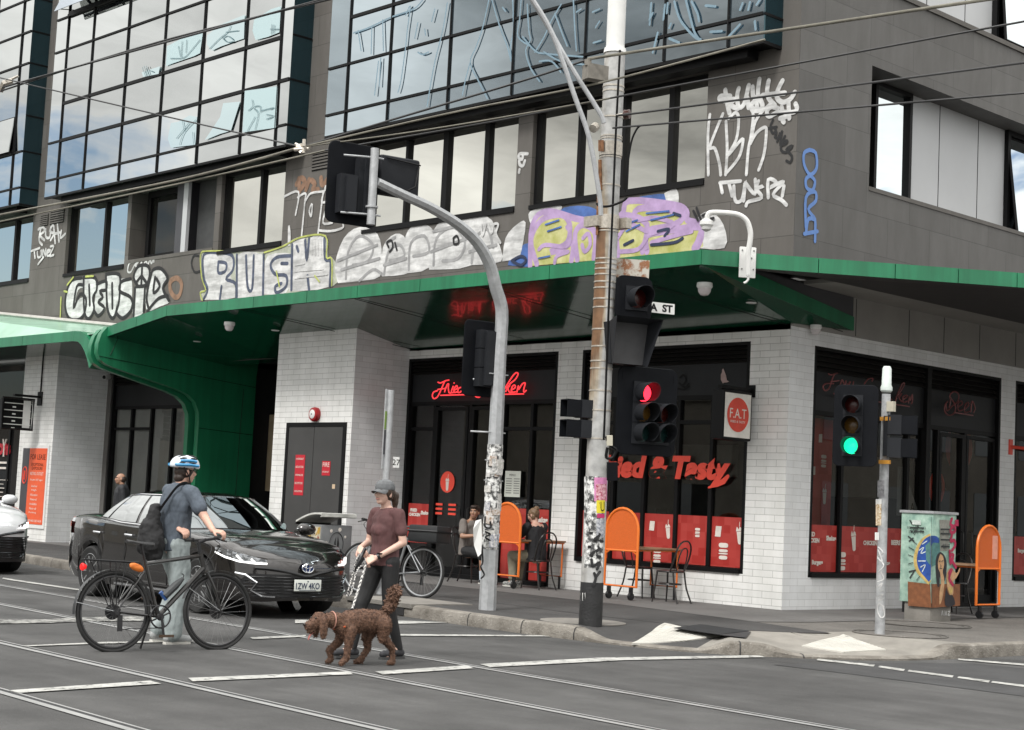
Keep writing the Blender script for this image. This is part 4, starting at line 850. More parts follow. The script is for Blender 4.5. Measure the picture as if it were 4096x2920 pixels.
# silver bubble letters spelling GREASIE
graff('graffiti', 'white bubble letters with black outline above the left end of the canopy', [
 (m_gw, 'fill', Zl(Z4, [[(480, 350), (530, 345), (545, 400), (510, 420), (490, 500), (540, 470), (560, 560), (520, 610), (460, 610), (430, 560), (430, 480), (450, 400)], [(545, 345), (615, 345), (625, 420), (600, 460), (610, 540), (575, 605), (545, 560), (550, 450)], [(625, 390), (690, 370), (690, 480), (680, 560), (640, 590), (610, 560), (620, 470)], [(690, 325), (770, 325), (775, 420), (760, 510), (735, 600), (710, 560), (690, 480)], [(780, 350), (850, 350), (860, 430), (850, 540), (800, 600), (760, 570), (770, 450)], [(870, 330), (900, 270), (950, 265), (970, 310), (950, 380), (900, 400)], [(880, 410), (950, 400), (940, 540), (920, 580), (865, 600), (870, 480)], [(975, 300), (1040, 285), (1085, 340), (1060, 410), (1080, 450), (1105, 500), (1040, 530), (960, 560), (950, 480), (970, 380)]])),
 (m_gb, .085, Zl(Z4, [[(530, 345), (470, 360), (435, 430), (425, 530), (450, 605), (510, 615), (550, 570), (560, 480), (520, 450), (480, 540), (500, 400), (540, 390)], [(545, 340), (620, 345), (630, 420), (605, 470), (612, 550), (575, 610), (548, 550), (545, 345)], [(580, 390), (585, 520)], [(630, 385), (690, 365), (690, 420), (650, 430), (670, 470), (640, 500), (680, 540), (640, 590), (612, 555)], [(690, 320), (775, 322), (780, 420), (770, 520), (735, 605), (700, 540), (690, 320)], [(730, 380), (732, 540)], [(850, 350), (790, 370), (780, 430), (850, 470), (860, 540), (800, 605), (755, 570)], [(900, 400), (870, 340), (900, 270), (960, 265), (975, 320), (950, 390), (890, 400)], [(925, 280), (920, 390)], [(922, 330), (890, 370)], [(922, 330), (950, 370)], [(880, 410), (870, 590)], [(945, 400), (935, 560)], [(970, 550), (955, 470), (980, 340), (1000, 290), (1050, 285), (1090, 345), (1060, 410), (1100, 490)], [(1010, 340), (1000, 440), (1040, 400), (1020, 350)], [(960, 560), (1030, 480), (1090, 460)]])),
 (m_gl, .05, Zl(Z4, [[(400, 470), (395, 610)], [(440, 390), (480, 340)], [(420, 430), (440, 435)], [(560, 335), (610, 332)]]))])
graff('graffiti', 'thin white handwriting and a pale ring over the bubble letters', [(m_gw, .045, Zl(Z4, [[(870, 240), (840, 250), (830, 300), (850, 305), (875, 260), (900, 240), (880, 265), (905, 270), (920, 240), (925, 265), (950, 235), (960, 260), (975, 225), (985, 250), (1000, 215), (1000, 240)]])), (m_go, .12, Zl(Z4, [[(1110, 360), (1150, 345), (1180, 380), (1170, 450), (1140, 470), (1110, 430), (1105, 380), (1120, 358)]])), (m_gb, .05, Zl(Z4, [[(1290, 200), (1260, 200), (1245, 250), (1265, 305), (1300, 300)]]))])
# RUSH block letters
graff('graffiti', 'block letters RUSH filled white with yellow and navy edging', [
 (mat('pale_edge_spray', (.42, .44, .36), rough=.6, var=.2), 'fill', Zl(Z4, [[(1305, 490), (1300, 430), (1345, 415), (1310, 340), (1305, 190), (1350, 165), (1720, 175), (1840, 130), (1950, 75), (2120, 70), (2130, 210), (2165, 220), (2160, 400)]])),
 (m_gw, 'fill', Zl(Z4, [[(1330, 485), (1350, 420), (1330, 340), (1325, 190), (1480, 180), (1520, 240), (1500, 330), (1530, 470)], [(1540, 475), (1540, 200), (1700, 190), (1720, 300), (1710, 455)], [(1715, 450), (1720, 330), (1740, 200), (1900, 190), (1900, 300), (1860, 440)], [(1880, 430), (1900, 120), (1990, 90), (2010, 260), (2010, 90), (2110, 85), (2120, 220), (2150, 235), (2145, 400)]])),
 (mat('smoky_blue_spray', (.07, .085, .13), rough=.6, var=.4, scale=6), .075, Zl(Z4, [[(1325, 480), (1350, 420), (1325, 340), (1325, 195), (1420, 180), (1510, 200), (1515, 290), (1470, 350), (1530, 380), (1535, 475)], [(1420, 240), (1470, 250), (1465, 300), (1420, 310), (1420, 245)], [(1440, 400), (1430, 480)], [(1540, 470), (1540, 195)], [(1600, 200), (1610, 400), (1640, 410), (1650, 200)], [(1710, 455), (1715, 190)], [(1890, 200), (1800, 210), (1760, 260), (1790, 320), (1860, 330), (1860, 400), (1800, 440), (1790, 400), (1830, 380)], [(1830, 250), (1870, 250)], [(1895, 420), (1900, 130)], [(1985, 100), (1995, 230), (2010, 90)], [(2110, 90), (2115, 220), (2150, 240), (2145, 395)], [(2000, 330), (2010, 420)], [(1930, 140), (1940, 170)]])),
 (m_gw, .04, Zl(Z4, [[(2025, 95), (2030, 190)], [(2045, 95), (2050, 195)], [(2065, 95), (2070, 195)], [(2085, 95), (2090, 190)], [(1920, 260), (1980, 250)], [(1920, 300), (2100, 285)], [(1920, 345), (2130, 320)]])),
 (m_gl, .035, Zl(Z4, [[(1320, 490), (1305, 440), (1340, 420), (1315, 340), (1308, 195), (1350, 170), (1500, 172)], [(1720, 180), (1840, 140), (1960, 80), (2120, 72), (2125, 210), (2160, 222), (2160, 395)], [(1800, 300), (1820, 400)], [(2050, 330), (2080, 370)]]))])
V_ = lambda x, y: (x*1.798, y*1.798)
# silver throw-up in the middle
graff('graffiti', 'large white throw-up of rounded letters behind the curved signal arm', [
 (m_gw, 'fill', Zl(V_, [[(752, 630), (745, 590), (765, 530), (800, 505), (840, 520), (850, 570), (845, 615), (800, 625)], [(850, 615), (852, 550), (880, 520), (905, 535), (910, 600), (890, 612)], [(905, 608), (900, 540), (915, 505), (950, 500), (970, 530), (955, 595)], [(955, 600), (958, 530), (985, 490), (1040, 485), (1060, 520), (1050, 590)], [(1045, 590), (1040, 520), (1060, 480), (1095, 490), (1110, 540), (1115, 582)], [(1030, 500), (1050, 478), (1075, 482), (1070, 510), (1045, 515)], [(1118, 582), (1125, 530), (1150, 500), (1170, 495), (1160, 560), (1150, 575)]])),
 (mat('grey_spray', (.3, .3, .3), rough=.6, var=.2), .06, Zl(V_, [[(770, 620), (775, 560), (800, 525), (830, 545), (820, 580), (785, 590)], [(800, 625), (830, 600), (850, 610)], [(855, 610), (865, 560), (890, 545), (900, 570), (868, 580)], [(910, 600), (915, 540), (945, 525), (955, 560), (920, 570)], [(965, 590), (972, 530), (1010, 505), (1035, 540), (1020, 575), (985, 580)], [(990, 545), (1015, 540)], [(1050, 585), (1060, 530), (1085, 510), (1098, 550)], [(860, 540), (880, 528)], [(752, 580), (840, 545)], [(760, 600), (845, 575)], [(855, 590), (905, 575)], [(960, 560), (1040, 530)], [(965, 515), (1030, 500)], [(1045, 560), (1105, 545)]])),
 (m_gb, .045, Zl(V_, [[(866, 550), (862, 540), (872, 535), (875, 550), (868, 560)], [(880, 540), (884, 556)], [(1010, 530), (1018, 525), (1022, 540), (1012, 543), (1010, 530)]])), (m_gw, .05, Zl(V_, [[(1072, 500), (1075, 525), (1085, 495), (1095, 520), (1100, 500), (1110, 500), (1105, 520), (1115, 540)]]))])
# yellow and lilac piece
graff('graffiti', 'yellow graffiti letters outlined in lilac behind the utility pole', [
 (m_gblue, 'fill', Zl(V_, [[(1130, 590), (1140, 565), (1180, 540), (1190, 590)], [(1240, 480), (1255, 462), (1300, 458), (1330, 470), (1330, 500), (1260, 495)], [(1390, 445), (1440, 435), (1480, 432), (1500, 450), (1490, 470), (1400, 470)]])),
 (m_gw, 'fill', Zl(V_, [[(1178, 490), (1180, 470), (1230, 455), (1250, 465), (1190, 500)], [(1478, 430), (1505, 420), (1510, 450), (1490, 465)], [(1535, 550), (1548, 490), (1580, 470), (1610, 500), (1612, 552)]])),
 (m_gy, 'fill', Zl(V_, [[(1180, 592), (1185, 500), (1220, 470), (1300, 490), (1380, 480), (1400, 445), (1500, 455), (1528, 470), (1530, 490), (1560, 500), (1562, 530), (1550, 556), (1400, 572)]])),
 (m_gp, .11, Zl(V_, [[(1180, 592), (1185, 500), (1220, 470), (1300, 490), (1380, 480), (1400, 447), (1500, 456), (1527, 470), (1530, 490), (1558, 500), (1560, 530), (1550, 554)], [(1195, 588), (1182, 535), (1205, 490), (1250, 478), (1268, 500), (1262, 540), (1225, 560), (1250, 555), (1275, 540), (1272, 580)], [(1285, 578), (1280, 520), (1300, 500), (1325, 520), (1322, 575)], [(1375, 570), (1372, 490), (1400, 480), (1440, 500), (1430, 560)], [(1410, 490), (1420, 465), (1480, 465), (1520, 480), (1500, 500), (1450, 510)], [(1440, 560), (1440, 525), (1480, 515), (1555, 505), (1556, 530), (1545, 552)]])),
 (m_gp, .075, Zl(V_, [[(1200, 555), (1215, 545), (1262, 548), (1270, 520), (1262, 505)], [(1235, 585), (1240, 570), (1265, 560)], [(1298, 530), (1310, 520), (1314, 545), (1302, 560), (1296, 545)], [(1375, 530), (1400, 500), (1440, 515)], [(1380, 560), (1420, 555), (1440, 530)], [(1420, 490), (1460, 485), (1500, 500), (1450, 520)], [(1450, 540), (1500, 525), (1540, 515)]])),
 (m_gn, .05, Zl(V_, [[(1465, 515), (1490, 510), (1480, 525)], [(1450, 545), (1500, 540), (1520, 530)], [(1390, 545), (1410, 535)], [(1140, 580), (1160, 570), (1172, 578), (1160, 590), (1140, 580)], [(1500, 475), (1515, 480)]])),
 (m_gblue, .03, Zl(V_, [[(1215, 500), (1245, 490)], [(1220, 515), (1250, 505)], [(1390, 500), (1420, 490)], [(1395, 515), (1425, 500)], [(1440, 475), (1490, 470)], [(1450, 490), (1500, 478)], [(1200, 575), (1225, 570)]])), (m_gb, .045, Zl(V_, [[(1545, 470), (1555, 490)], [(1552, 463), (1562, 490)], [(1565, 480), (1580, 474)], [(1570, 490), (1590, 486)]]))])
# tags near the corner
Z3 = lambda x, y: (2600+x*.6587, y*.6587); R6 = lambda x, y: (2700+x*.3078, 200+y*.3078)
graff('graffiti', 'fat white tag with a glow above thin white letters at the corner', [(m_gw, .08, Zl(R6, [[(655, 520), (665, 600), (690, 740), (710, 820)], [(720, 600), (600, 600), (580, 640), (650, 660), (770, 640), (720, 690), (690, 690), (760, 740), (820, 760)], [(830, 500), (810, 600), (830, 740), (900, 700), (960, 460)], [(940, 620), (960, 750)], [(1010, 480), (1020, 600), (1060, 640), (990, 720), (1060, 790), (1140, 740), (1110, 640), (1080, 560), (1100, 380)], [(1060, 660), (1070, 760)], [(1220, 400), (1200, 540), (1230, 640), (1300, 720)], [(1140, 590), (1430, 560)], [(1400, 400), (1340, 520), (1330, 620), (1400, 680), (1500, 640), (1560, 550)]])), (m_gw, .075, Zl(R6, [[(1340, 760), (1260, 740), (1200, 800), (1230, 865), (1350, 810), (1540, 810), (1590, 760), (1570, 700)], [(1480, 690), (1490, 890)], [(1390, 740), (1400, 800)], [(1370, 890), (1450, 870)], [(1405, 920), (1420, 940)]]))])
graff('graffiti', 'tall thin white letters K B h beside the right window', [(m_gw, .055, Zl(R6, [[(455, 840), (430, 1100), (435, 1624)], [(625, 830), (540, 1030), (455, 1265), (520, 1280), (580, 1480), (595, 1624)], [(665, 930), (680, 1300), (660, 1620)], [(700, 890), (790, 815), (830, 900), (800, 1160), (690, 1370), (860, 1170), (885, 1200), (830, 1400), (670, 1600)], [(990, 770), (1020, 850), (990, 1120), (955, 1300), (930, 1620)], [(980, 1220), (1060, 1080), (1170, 1005), (1190, 1080), (1160, 1350), (1090, 1560)], [(1230, 710), (1120, 820), (1040, 950), (1000, 1150)]]))])
graff('graffiti', 'white tag TUNER under the tall thin letters', [(m_gw, .06, Zl(Z3, [[(425, 1110), (550, 1100)], [(430, 1120), (440, 1170)], [(480, 1110), (500, 1190)], [(510, 1130), (520, 1220), (560, 1210), (580, 1100), (570, 1220)], [(580, 1110), (640, 1180), (640, 1090)], [(660, 1100), (650, 1140), (690, 1130), (650, 1150), (680, 1200), (600, 1225), (585, 1250)], [(720, 1200), (720, 1090), (770, 1110), (730, 1140), (790, 1110), (810, 1110), (750, 1180), (800, 1215), (830, 1245)], [(815, 1130), (805, 1190)]]))])
graff('graffiti', 'black slanting scrawl near the corner edge', [(m_gb, .042, Zl(R6, [[(1275, 910), (1240, 1000), (1270, 1080), (1310, 1050), (1290, 1000), (1320, 1080), (1300, 1130), (1340, 1140), (1370, 1070), (1330, 1190)], [(1200, 1020), (1320, 1000)], [(1390, 1060), (1370, 1240), (1430, 1120)], [(1380, 1240), (1440, 1220), (1460, 1180), (1400, 1200), (1380, 1300), (1450, 1330), (1530, 1245), (1450, 1290), (1520, 1380), (1500, 1460), (1450, 1440)]]))])
graff('graffiti', 'white loop and small face tag on the pier between the window groups', [(m_gw, .06, Zl(lambda x, y: (2000+x*.3078, 400+y*.3078), [[(360, 700), (260, 700), (245, 750), (290, 770), (300, 710)], [(250, 790), (260, 840), (300, 855), (325, 790)], [(255, 905), (255, 910)], [(250, 935), (252, 942)]]))])
R3 = lambda x, y: (700+x*.3078, 500+y*.3078)
graff('graffiti', 'thin white tag letters below the vent beside the signal backs', [(m_go, .12, Zl(R3, [[(1580, 770), (1640, 690), (1690, 740), (1640, 830)], [(1610, 700), (1620, 860)], [(1745, 710), (1705, 840)], [(1780, 720), (1820, 770), (1790, 850), (1860, 840)], [(1900, 690), (1920, 780), (2010, 670)]])), (m_gw, .05, Zl(R3, [[(1425, 930), (1610, 870), (1570, 1170)], [(1600, 940), (1700, 890), (1690, 1020), (1650, 1440)], [(1700, 990), (1770, 890), (1940, 860), (1960, 800), (2020, 780)], [(1940, 870), (1910, 1000), (1980, 995)], [(1780, 1030), (1750, 1110), (1775, 1190), (1790, 1040)], [(1930, 880), (1860, 1440)], [(1980, 1040), (1930, 1270), (2050, 1270)], [(1480, 1560), (1485, 1310), (1500, 1420), (1495, 1560)], [(1870, 1370), (2030, 1380), (2180, 1340), (2190, 1290)]]))])
graff('graffiti', 'white tags RUSH and TUNEZ left of the first full window', [(m_gw, .07, Zl(lambda x, y: (x*.6157, y*.6157), [[(265, 1490), (255, 1560), (275, 1590)], [(250, 1490), (280, 1475), (290, 1500), (262, 1530), (290, 1560)], [(298, 1490), (300, 1540), (325, 1540), (330, 1480)], [(345, 1460), (325, 1500), (350, 1520), (330, 1560)], [(350, 1470), (360, 1580)], [(375, 1460), (385, 1570)], [(355, 1520), (390, 1510)], [(400, 1500), (395, 1545), (425, 1520)]])), (m_gw, .06, Zl(Z4, [[(205, 170), (260, 150)], [(225, 165), (230, 215)], [(245, 175), (250, 210), (270, 200), (270, 165)], [(280, 205), (282, 160), (300, 200), (300, 155)], [(315, 180), (330, 165), (312, 165), (310, 200), (330, 195)], [(330, 140), (352, 140), (325, 200), (352, 195)], [(285, 210), (250, 255)]]))])
GBf = lambda x, y: PX(x, y, .004)
graff('graffiti', 'thin blue letters running down the side wall edge', [(m_gm, .06, Zl(Z3, [[(970, 910), (935, 930), (935, 1000), (970, 1060), (1010, 1020), (1005, 930), (965, 910)], [(970, 1065), (945, 1090), (950, 1140), (985, 1155), (1000, 1100), (970, 1065)], [(945, 1380), (945, 1200), (1000, 1165), (1005, 1220), (960, 1270), (1000, 1330), (960, 1330), (945, 1420)], [(965, 1330), (1000, 1330), (1000, 1465)], [(935, 1420), (1015, 1405)]]))], GBf, OUT_B)
# ================================================================ recess of the side wall, first floor
window('window', fB, PX(3487, 500, -.49).y, PX(3632, 640, -.49).y, 6.62, 8.53, [], .49, glassmat('side_window_glass', (.8, .86, .88), .75, (.03, .03, .03), wob=.004), fw=.07, sill=False)
yp0, yp1 = PX(3632, 640, -.47).y, PX(4012, 850, -.47).y
b = MB(); b.box((-.52, yp0, 6.62), (-.47, yp1, 8.54)); b.build('white_panels', m_pale, B, 0)
b = MB()
for px in (3752, 3908): y = PX(px, 760, -.47).y; b.box((-.475, y-.008, 6.62), (-.466, y+.008, 8.53))
b.build('panel_joints', m_black, B, 0)
wr = window('window', fB, yp1, yp1+1.6, 6.62, 8.53, [], .46, MATS['side_window_glass'], fw=.09, sill=False)
def sashB(par, y0, y1, z0, z1, x, o):
    b = MB(); P = [Vector((x+o, y0, z0)), Vector((x+o, y1, z0)), Vector((x, y1, z1)), Vector((x, y0, z1))]
    g = MB(); g.face([p+Vector((.012, 0, 0)) for p in P]); 
    for a, c in zip(P, P[1:]+P[:1]): b.tube([a, c], .03, 4)
    k = b.build('open_sash', m_black, par, 0); g.build('sash_pane', MATS['side_window_glass'], par, 0)
sashB(wr, yp1+.06, yp1+1.5, 6.66, 8.4, -.44, .22)
b = MB(); b.box((-.48, 1.86, 6.56), (.012, 44, 6.625)); b.build('side_sill', m_clad, B, 0)
wu = window('window', fB, 5.88, 8.0, 9.87, 13, [], .27, MATS['side_window_glass'], fw=.08, sill=False); sashB(wu, 5.93, 7.9, 9.92, 12.5, -.25, .2)
# ================================================================ signs and fittings on the building
m_gal = mat('galvanised_steel', (.42, .43, .44), rough=.5, metal=.35, var=.14, scale=14, detail=9, bump=.1, bscale=60)
m_white = mat('white_metal', (.72, .72, .7), rough=.4, var=.05)
m_sblack = mat('signal_black', (.006, .0068, .009), rough=.6, var=.15, scale=5, spec=.12); m_sgrey = mat('signal_grey', (.019, .0205, .024), rough=.6, var=.12, scale=4, spec=.18)
m_neon = mat('red_neon', (.9, .07, .08), var=0, emit=(1, .05, .06), estr=.55); m_dead = mat('unlit_neon', (.2, .06, .06), rough=.35, var=.2)
R1 = lambda x, y: (1550+x*.3078, 1250+y*.3078)
def neon(nm, label, S, fn, m, r=.0125):
    b = MB()
    for j, s in enumerate(S):
        P = smoothpts([fn(*p) for p in s], 4) if len(s) > 2 else [fn(*p) for p in s]; b.tube(P, r, 6)
    o = b.build(nm, m, None, 60); tag(o, label, 'neon sign', 'script signs over the shop windows'); return o
neon('neon_sign', 'glowing red neon script reading Fried Chicken over the main street shop door', [
 [(655, 905), (690, 915), (760, 885), (800, 878)], [(745, 888), (710, 970), (670, 1060), (640, 1105), (600, 1118), (583, 1080), (600, 1035), (650, 1015)], [(655, 1000), (760, 985)],
 [(740, 1035), (775, 940), (795, 930), (790, 975), (800, 1040), (825, 1045)], [(855, 955), (830, 1030), (850, 1042), (870, 1020)], [(862, 920), (868, 912)], [(865, 1010), (905, 985), (900, 950), (868, 985), (868, 1038), (905, 1030)], [(975, 970), (925, 985), (915, 1038), (960, 1020), (1010, 900), (985, 1030), (1010, 1040), (1050, 1010)], [(690, 1076), (1065, 1066)],
 [(1290, 925), (1240, 890), (1160, 960), (1150, 1040), (1200, 1050), (1260, 1010)], [(1135, 1058), (1140, 1085), (1180, 1103), (1220, 1080), (1245, 1062)], [(1270, 1040), (1340, 880), (1310, 1000), (1350, 950), (1345, 1030)], [(1385, 960), (1370, 1030)], [(1470, 950), (1420, 960), (1415, 1030), (1480, 1020)],
 [(1510, 1010), (1560, 930), (1620, 835), (1670, 783), (1698, 800), (1660, 870), (1590, 930), (1535, 1030)], [(1545, 980), (1590, 950), (1565, 985), (1590, 1040), (1625, 1030)], [(1605, 1010), (1660, 975), (1650, 942), (1618, 970), (1612, 1035), (1665, 1030)], [(1680, 1040), (1702, 950), (1705, 1000), (1750, 930), (1790, 918), (1770, 1000), (1775, 1035), (1805, 1010)], [(1240, 1068), (1770, 1058)]],
 lambda x, y: PY(*R1(x, y), -.03), m_neon)
Rb = lambda x, y: PX(3396+x*.3061, 1250+y*.3061, .03); Z5 = lambda x, y: PX(3000+x*.554, 900+y*.554, .03)
neon('neon_sign', 'unlit script sign reading Fried Chicken over the side street window', [[(605, 1170), (640, 1050), (690, 940), (722, 922), (700, 985), (615, 1110)], [(630, 1100), (690, 1060), (655, 1115), (690, 1165)], [(700, 1140), (762, 1100), (740, 1080), (705, 1110), (710, 1170), (765, 1160)], [(775, 1185), (790, 1100), (800, 1150), (825, 1070), (828, 1150), (815, 1195)], [(300, 1155), (790, 1228)], [(560, 1140), (520, 1120), (480, 1110)],
  [(200, 935), (250, 870), (310, 860), (300, 900)], [(-270, 800), (-230, 815), (-150, 790)], [(-190, 800), (-230, 900), (-260, 990), (-310, 1020), (-340, 970), (-300, 930), (-200, 930)], [(-240, 905), (-130, 890)], [(-120, 960), (-90, 880), (-60, 960)], [(-40, 890), (-50, 970)], [(-20, 940), (20, 900), (-10, 980), (40, 990)], [(60, 900), (50, 990), (110, 960)], [(-200, 1060), (100, 1120)]], Rb, m_dead, .011)
neon('neon_sign', 'unlit script sign reading Beer over the side street door', [[(1290, 1160), (1255, 1210), (1252, 1290), (1300, 1342), (1370, 1320), (1392, 1240), (1360, 1160), (1320, 1110), (1330, 1060), (1380, 1033), (1432, 1070), (1420, 1160), (1340, 1230), (1280, 1285), (1268, 1200)], [(1330, 1110), (1310, 1240)], [(1420, 1240), (1480, 1190), (1458, 1155), (1420, 1200), (1432, 1282), (1485, 1270)], [(1512, 1265), (1562, 1210), (1550, 1172), (1512, 1220), (1515, 1305), (1575, 1290)], [(1590, 1305), (1600, 1190), (1612, 1160), (1632, 1200), (1645, 1260), (1625, 1310)], [(1380, 1308), (1622, 1345)]], Rb, m_dead, .012)
# ---- F.A.T hanging sign
yA, yB = PX(2890, 1665, -.58).y, PX(3007, 1665, -.58).y; zt, zb = PX(2948, 1563, -.58).z, PX(2948, 1762, -.58).z
fs = thing('hanging_sign', 'white hanging sign with red disc reading F.A.T on the corner pier', 'sign', (-.68, (yA+yB)/2, zb))
b = MB(); b.box((-.79, yA, zb), (-.575, yB, zt)); b.bevel(.03); b.build('sign_case', m_black, fs)
b = MB(); b.box((-.576, yA+.04, zb+.04), (-.57, yB-.04, zt-.04)); b.build('sign_face', mat('sign_white', (.7, .67, .62), rough=.4), fs, 0)
b = MB(); yc, zc = (yA+yB)/2, (zt+zb)/2; disc(b, wallB(yc, zc+.01, -.566), .25); d_ = b.build('red_disc', mat('sign_red', (.62, .06, .035), rough=.45), fs, 0)
b = MB(); addtext(b, 'F.A.T', wallB(yc, zc+.03, -.564), extrude=.001, width=.38, height=.14); addtext(b, 'FRIED & TASTY', wallB(yc, zc-.09, -.564), extrude=.001, width=.34, height=.035); b.build('lettering', m_print, d_, 0)
b = MB(); b.box((-.72, yA+.05, zt+.02), (-.64, -.02, zt+.07)); b.box((-.7, yA+.1, zt-.01), (-.66, yA+.14, zt+.03)); b.box((-.76, -.03, zt-.06), (-.6, -.002, zt+.12)); b.build('bracket', m_black, fs, 0)
# ---- left hanging sign
hx = PY(160, 1600, -1.25).x; yA, yB = PX(8, 1660, hx+.1).y, PX(132, 1660, hx+.1).y; zt, zb = PX(60, 1592, hx+.1).z, PX(60, 1716, hx+.1).z
hs = thing('hanging_sign', 'black framed hanging sign of white slats at the left edge, on the tiled pillar', 'sign', (hx, (yA+yB)/2, zb))
b = MB(); b.tube([(hx+.1, yA, zb), (hx+.1, yB, zb), (hx+.1, yB, zt), (hx+.1, yA, zt)], .03, 6, closed=True); b.box((hx-.08, yA+.02, zb+.02), (hx+.08, yB-.02, zt-.02)); b.build('sign_case', m_black, hs, 0)
b = MB(); 
for k in range(4): z = zb+(zt-zb)*(k+.6)/4.4; b.box((hx+.081, yA+.05, z), (hx+.09, yB-.05, z+.018)); b.box((hx+.081, yA+.25, z-.09), (hx+.088, yA+.33, z-.06))
b.box((hx+.081, yB-.24, zb+.04), (hx+.085, yB-.06, zt-.04)); b.build('sign_slats', m_white, hs, 0)
b = MB(); b.box((hx-.05, yA+.3, zt+.05), (hx+.05, -1.24, zt+.1)); b.box((hx-.1, -1.27, zt-.12), (hx+.1, -1.24, zt+.2)); b.tube([(hx+.02, -1.26, zt+.1), (hx+.02, -1.26, 4.4)], .018, 6); b.build('bracket', m_black, hs, 0)
# ---- for-lease board
Q = [PY(x, y, -1.26) for x, y in ((97, 1793), (194, 1793), (166, 2099), (71, 2092))]
x0, x1 = (Q[0].x+Q[3].x)/2, (Q[1].x+Q[2].x)/2; z1_, z0_ = (Q[0].z+Q[1].z)/2, (Q[2].z+Q[3].z)/2; w_ = x1-x0; h_ = z1_-z0_
fl_ = thing('lease_board', 'orange and black For Lease board in white frame on the tiled pillar', 'sign', ((x0+x1)/2, -1.25, z0_))
b = MB(); b.box((x0-.07, -1.262, z0_-.09), (x1+.07, -1.243, z1_+.07)); b.build('board_frame', m_white, fl_, 0)
b = MB(); b.box((x0, -1.27, z0_), (x0+w_*.29, -1.2625, z1_)); bk = b.build('black_panel', m_char, fl_, 0)
b = MB(); b.tube([wallA(x0+w_*.145, z0_+h_*.64, -1.272) @ Vector((.11*math.cos(k*math.pi/12), .19*math.sin(k*math.pi/12), 0)) for k in range(24)], .014, 5, closed=True); b.tube([(x0+w_*.145, -1.272, z0_+h_*.58), (x0+w_*.15, -1.272, z0_+h_*.7)], .03, 5); b.build('ring_emblem', m_coral, bk, 0)
b = MB(); b.box((x0+w_*.29, -1.27, z0_), (x1, -1.2625, z1_)); op = b.build('orange_panel', mat('lease_orange', (.75, .11, .035), rough=.5, var=.05), fl_, 0)
b = MB(); cx = x0+w_*.645
for k, (tx, f, ww, hh, mi) in enumerate((('FOR LEASE', .885, .62, .12, 0), ('EXCEPTIONAL', .785, .5, .07, 0), ('EXPOSURE', .735, .44, .07, 0), ('RETAIL OUTLET', .665, .54, .07, 1), ('From 107 sqm', .58, .5, .06, 1), ('Anchor', .5, .25, .05, 1), ('High', .445, .2, .05, 1), ('Allocation', .385, .3, .05, 1), ('Natural', .325, .26, .05, 1), ('Available', .265, .3, .05, 1), ('Near all', .205, .28, .05, 1), ('Parking', .15, .3, .05, 1), ('FURTHER DETAILS', .045, .62, .05, 1))):
    addtext(b, tx, wallA(cx if k < 5 or k == 12 else cx-.08, z0_+h_*f, -1.2715), mi, extrude=.0005, width=w_*ww, height=hh)
b.build('lease_print', [m_black, m_print], op, 0)
# ---- alarm bell, cameras
q = PY(1266, 1658, -1.24); al = thing('alarm_siren', 'round red alarm siren with white centre above the grey service doors', 'alarm', q)
Mq = frame(q, (1, 0, 0), (0, 0, 1)); b = MB(); b.lathe([(.13, 0), (.135, .05), (.12, .09), (.1, .1), (.01, .1)], Mq, n=20); b.build('bell', mat('alarm_red', (.32, .012, .015), rough=.3), al); b = MB(); b.lathe([(.085, .102), (.07, .112), (.01, .114)], Mq, n=16); b.build('bell_face', m_white, al); b = MB(); b.lathe([(.014, .114), (.01, .12), (.001, .12)], Mq, n=8); b.build('bell_dot', m_black, al)
def dome(x, y, z, label, s=1):
    o = thing('security_camera', label, 'camera', (x, y, z), 0, 'dome cameras under the canopy')
    b = MB(); b.lathe([(.1*s, 0), (.105*s, -.05*s), (.09*s, -.07*s)], Matrix.Translation((x, y, z)), n=16); b.build('camera_base', m_white, o)
    b = MB(); b.lathe([(.088*s, -.07*s), (.08*s, -.12*s), (.05*s, -.16*s), (.005, -.17*s)], Matrix.Translation((x, y, z)), n=16); b.build('dome', mat('camera_dome', (.6, .56, .56), rough=.2), o)
q = PZ(917, 1310, 4.5); dome(q.x, q.y, q.z+.1, 'white dome camera under the green canopy near the entry hall')
q = PZ(2818, 1155, 4.5); dome(q.x, q.y, q.z+.08, 'white dome camera under the canopy corner right of the street sign', 1.05)
q = PX(3263, 1322, .14); dome(.14, q.y, q.z+.08, 'white dome camera on the wall below the end of the green strip', .85)
q = PX(436, 1507, LX+.1); o = thing('security_camera', 'small white bullet camera by the left shopfront under the portal', 'camera', q); b = MB(); b.cyl(q, q+Vector((.1, -.18, -.03)), .06, n=10); b.tube([q+Vector((0, 0, .02)), q+Vector((-.05, .05, .22))], .02, 6); b.build('camera_body', m_white, o); b = MB(); b.cyl(q+Vector((.1, -.18, -.03)), q+Vector((.104, -.186, -.031)), .045, n=10); b.build('camera_lens', m_black, o)
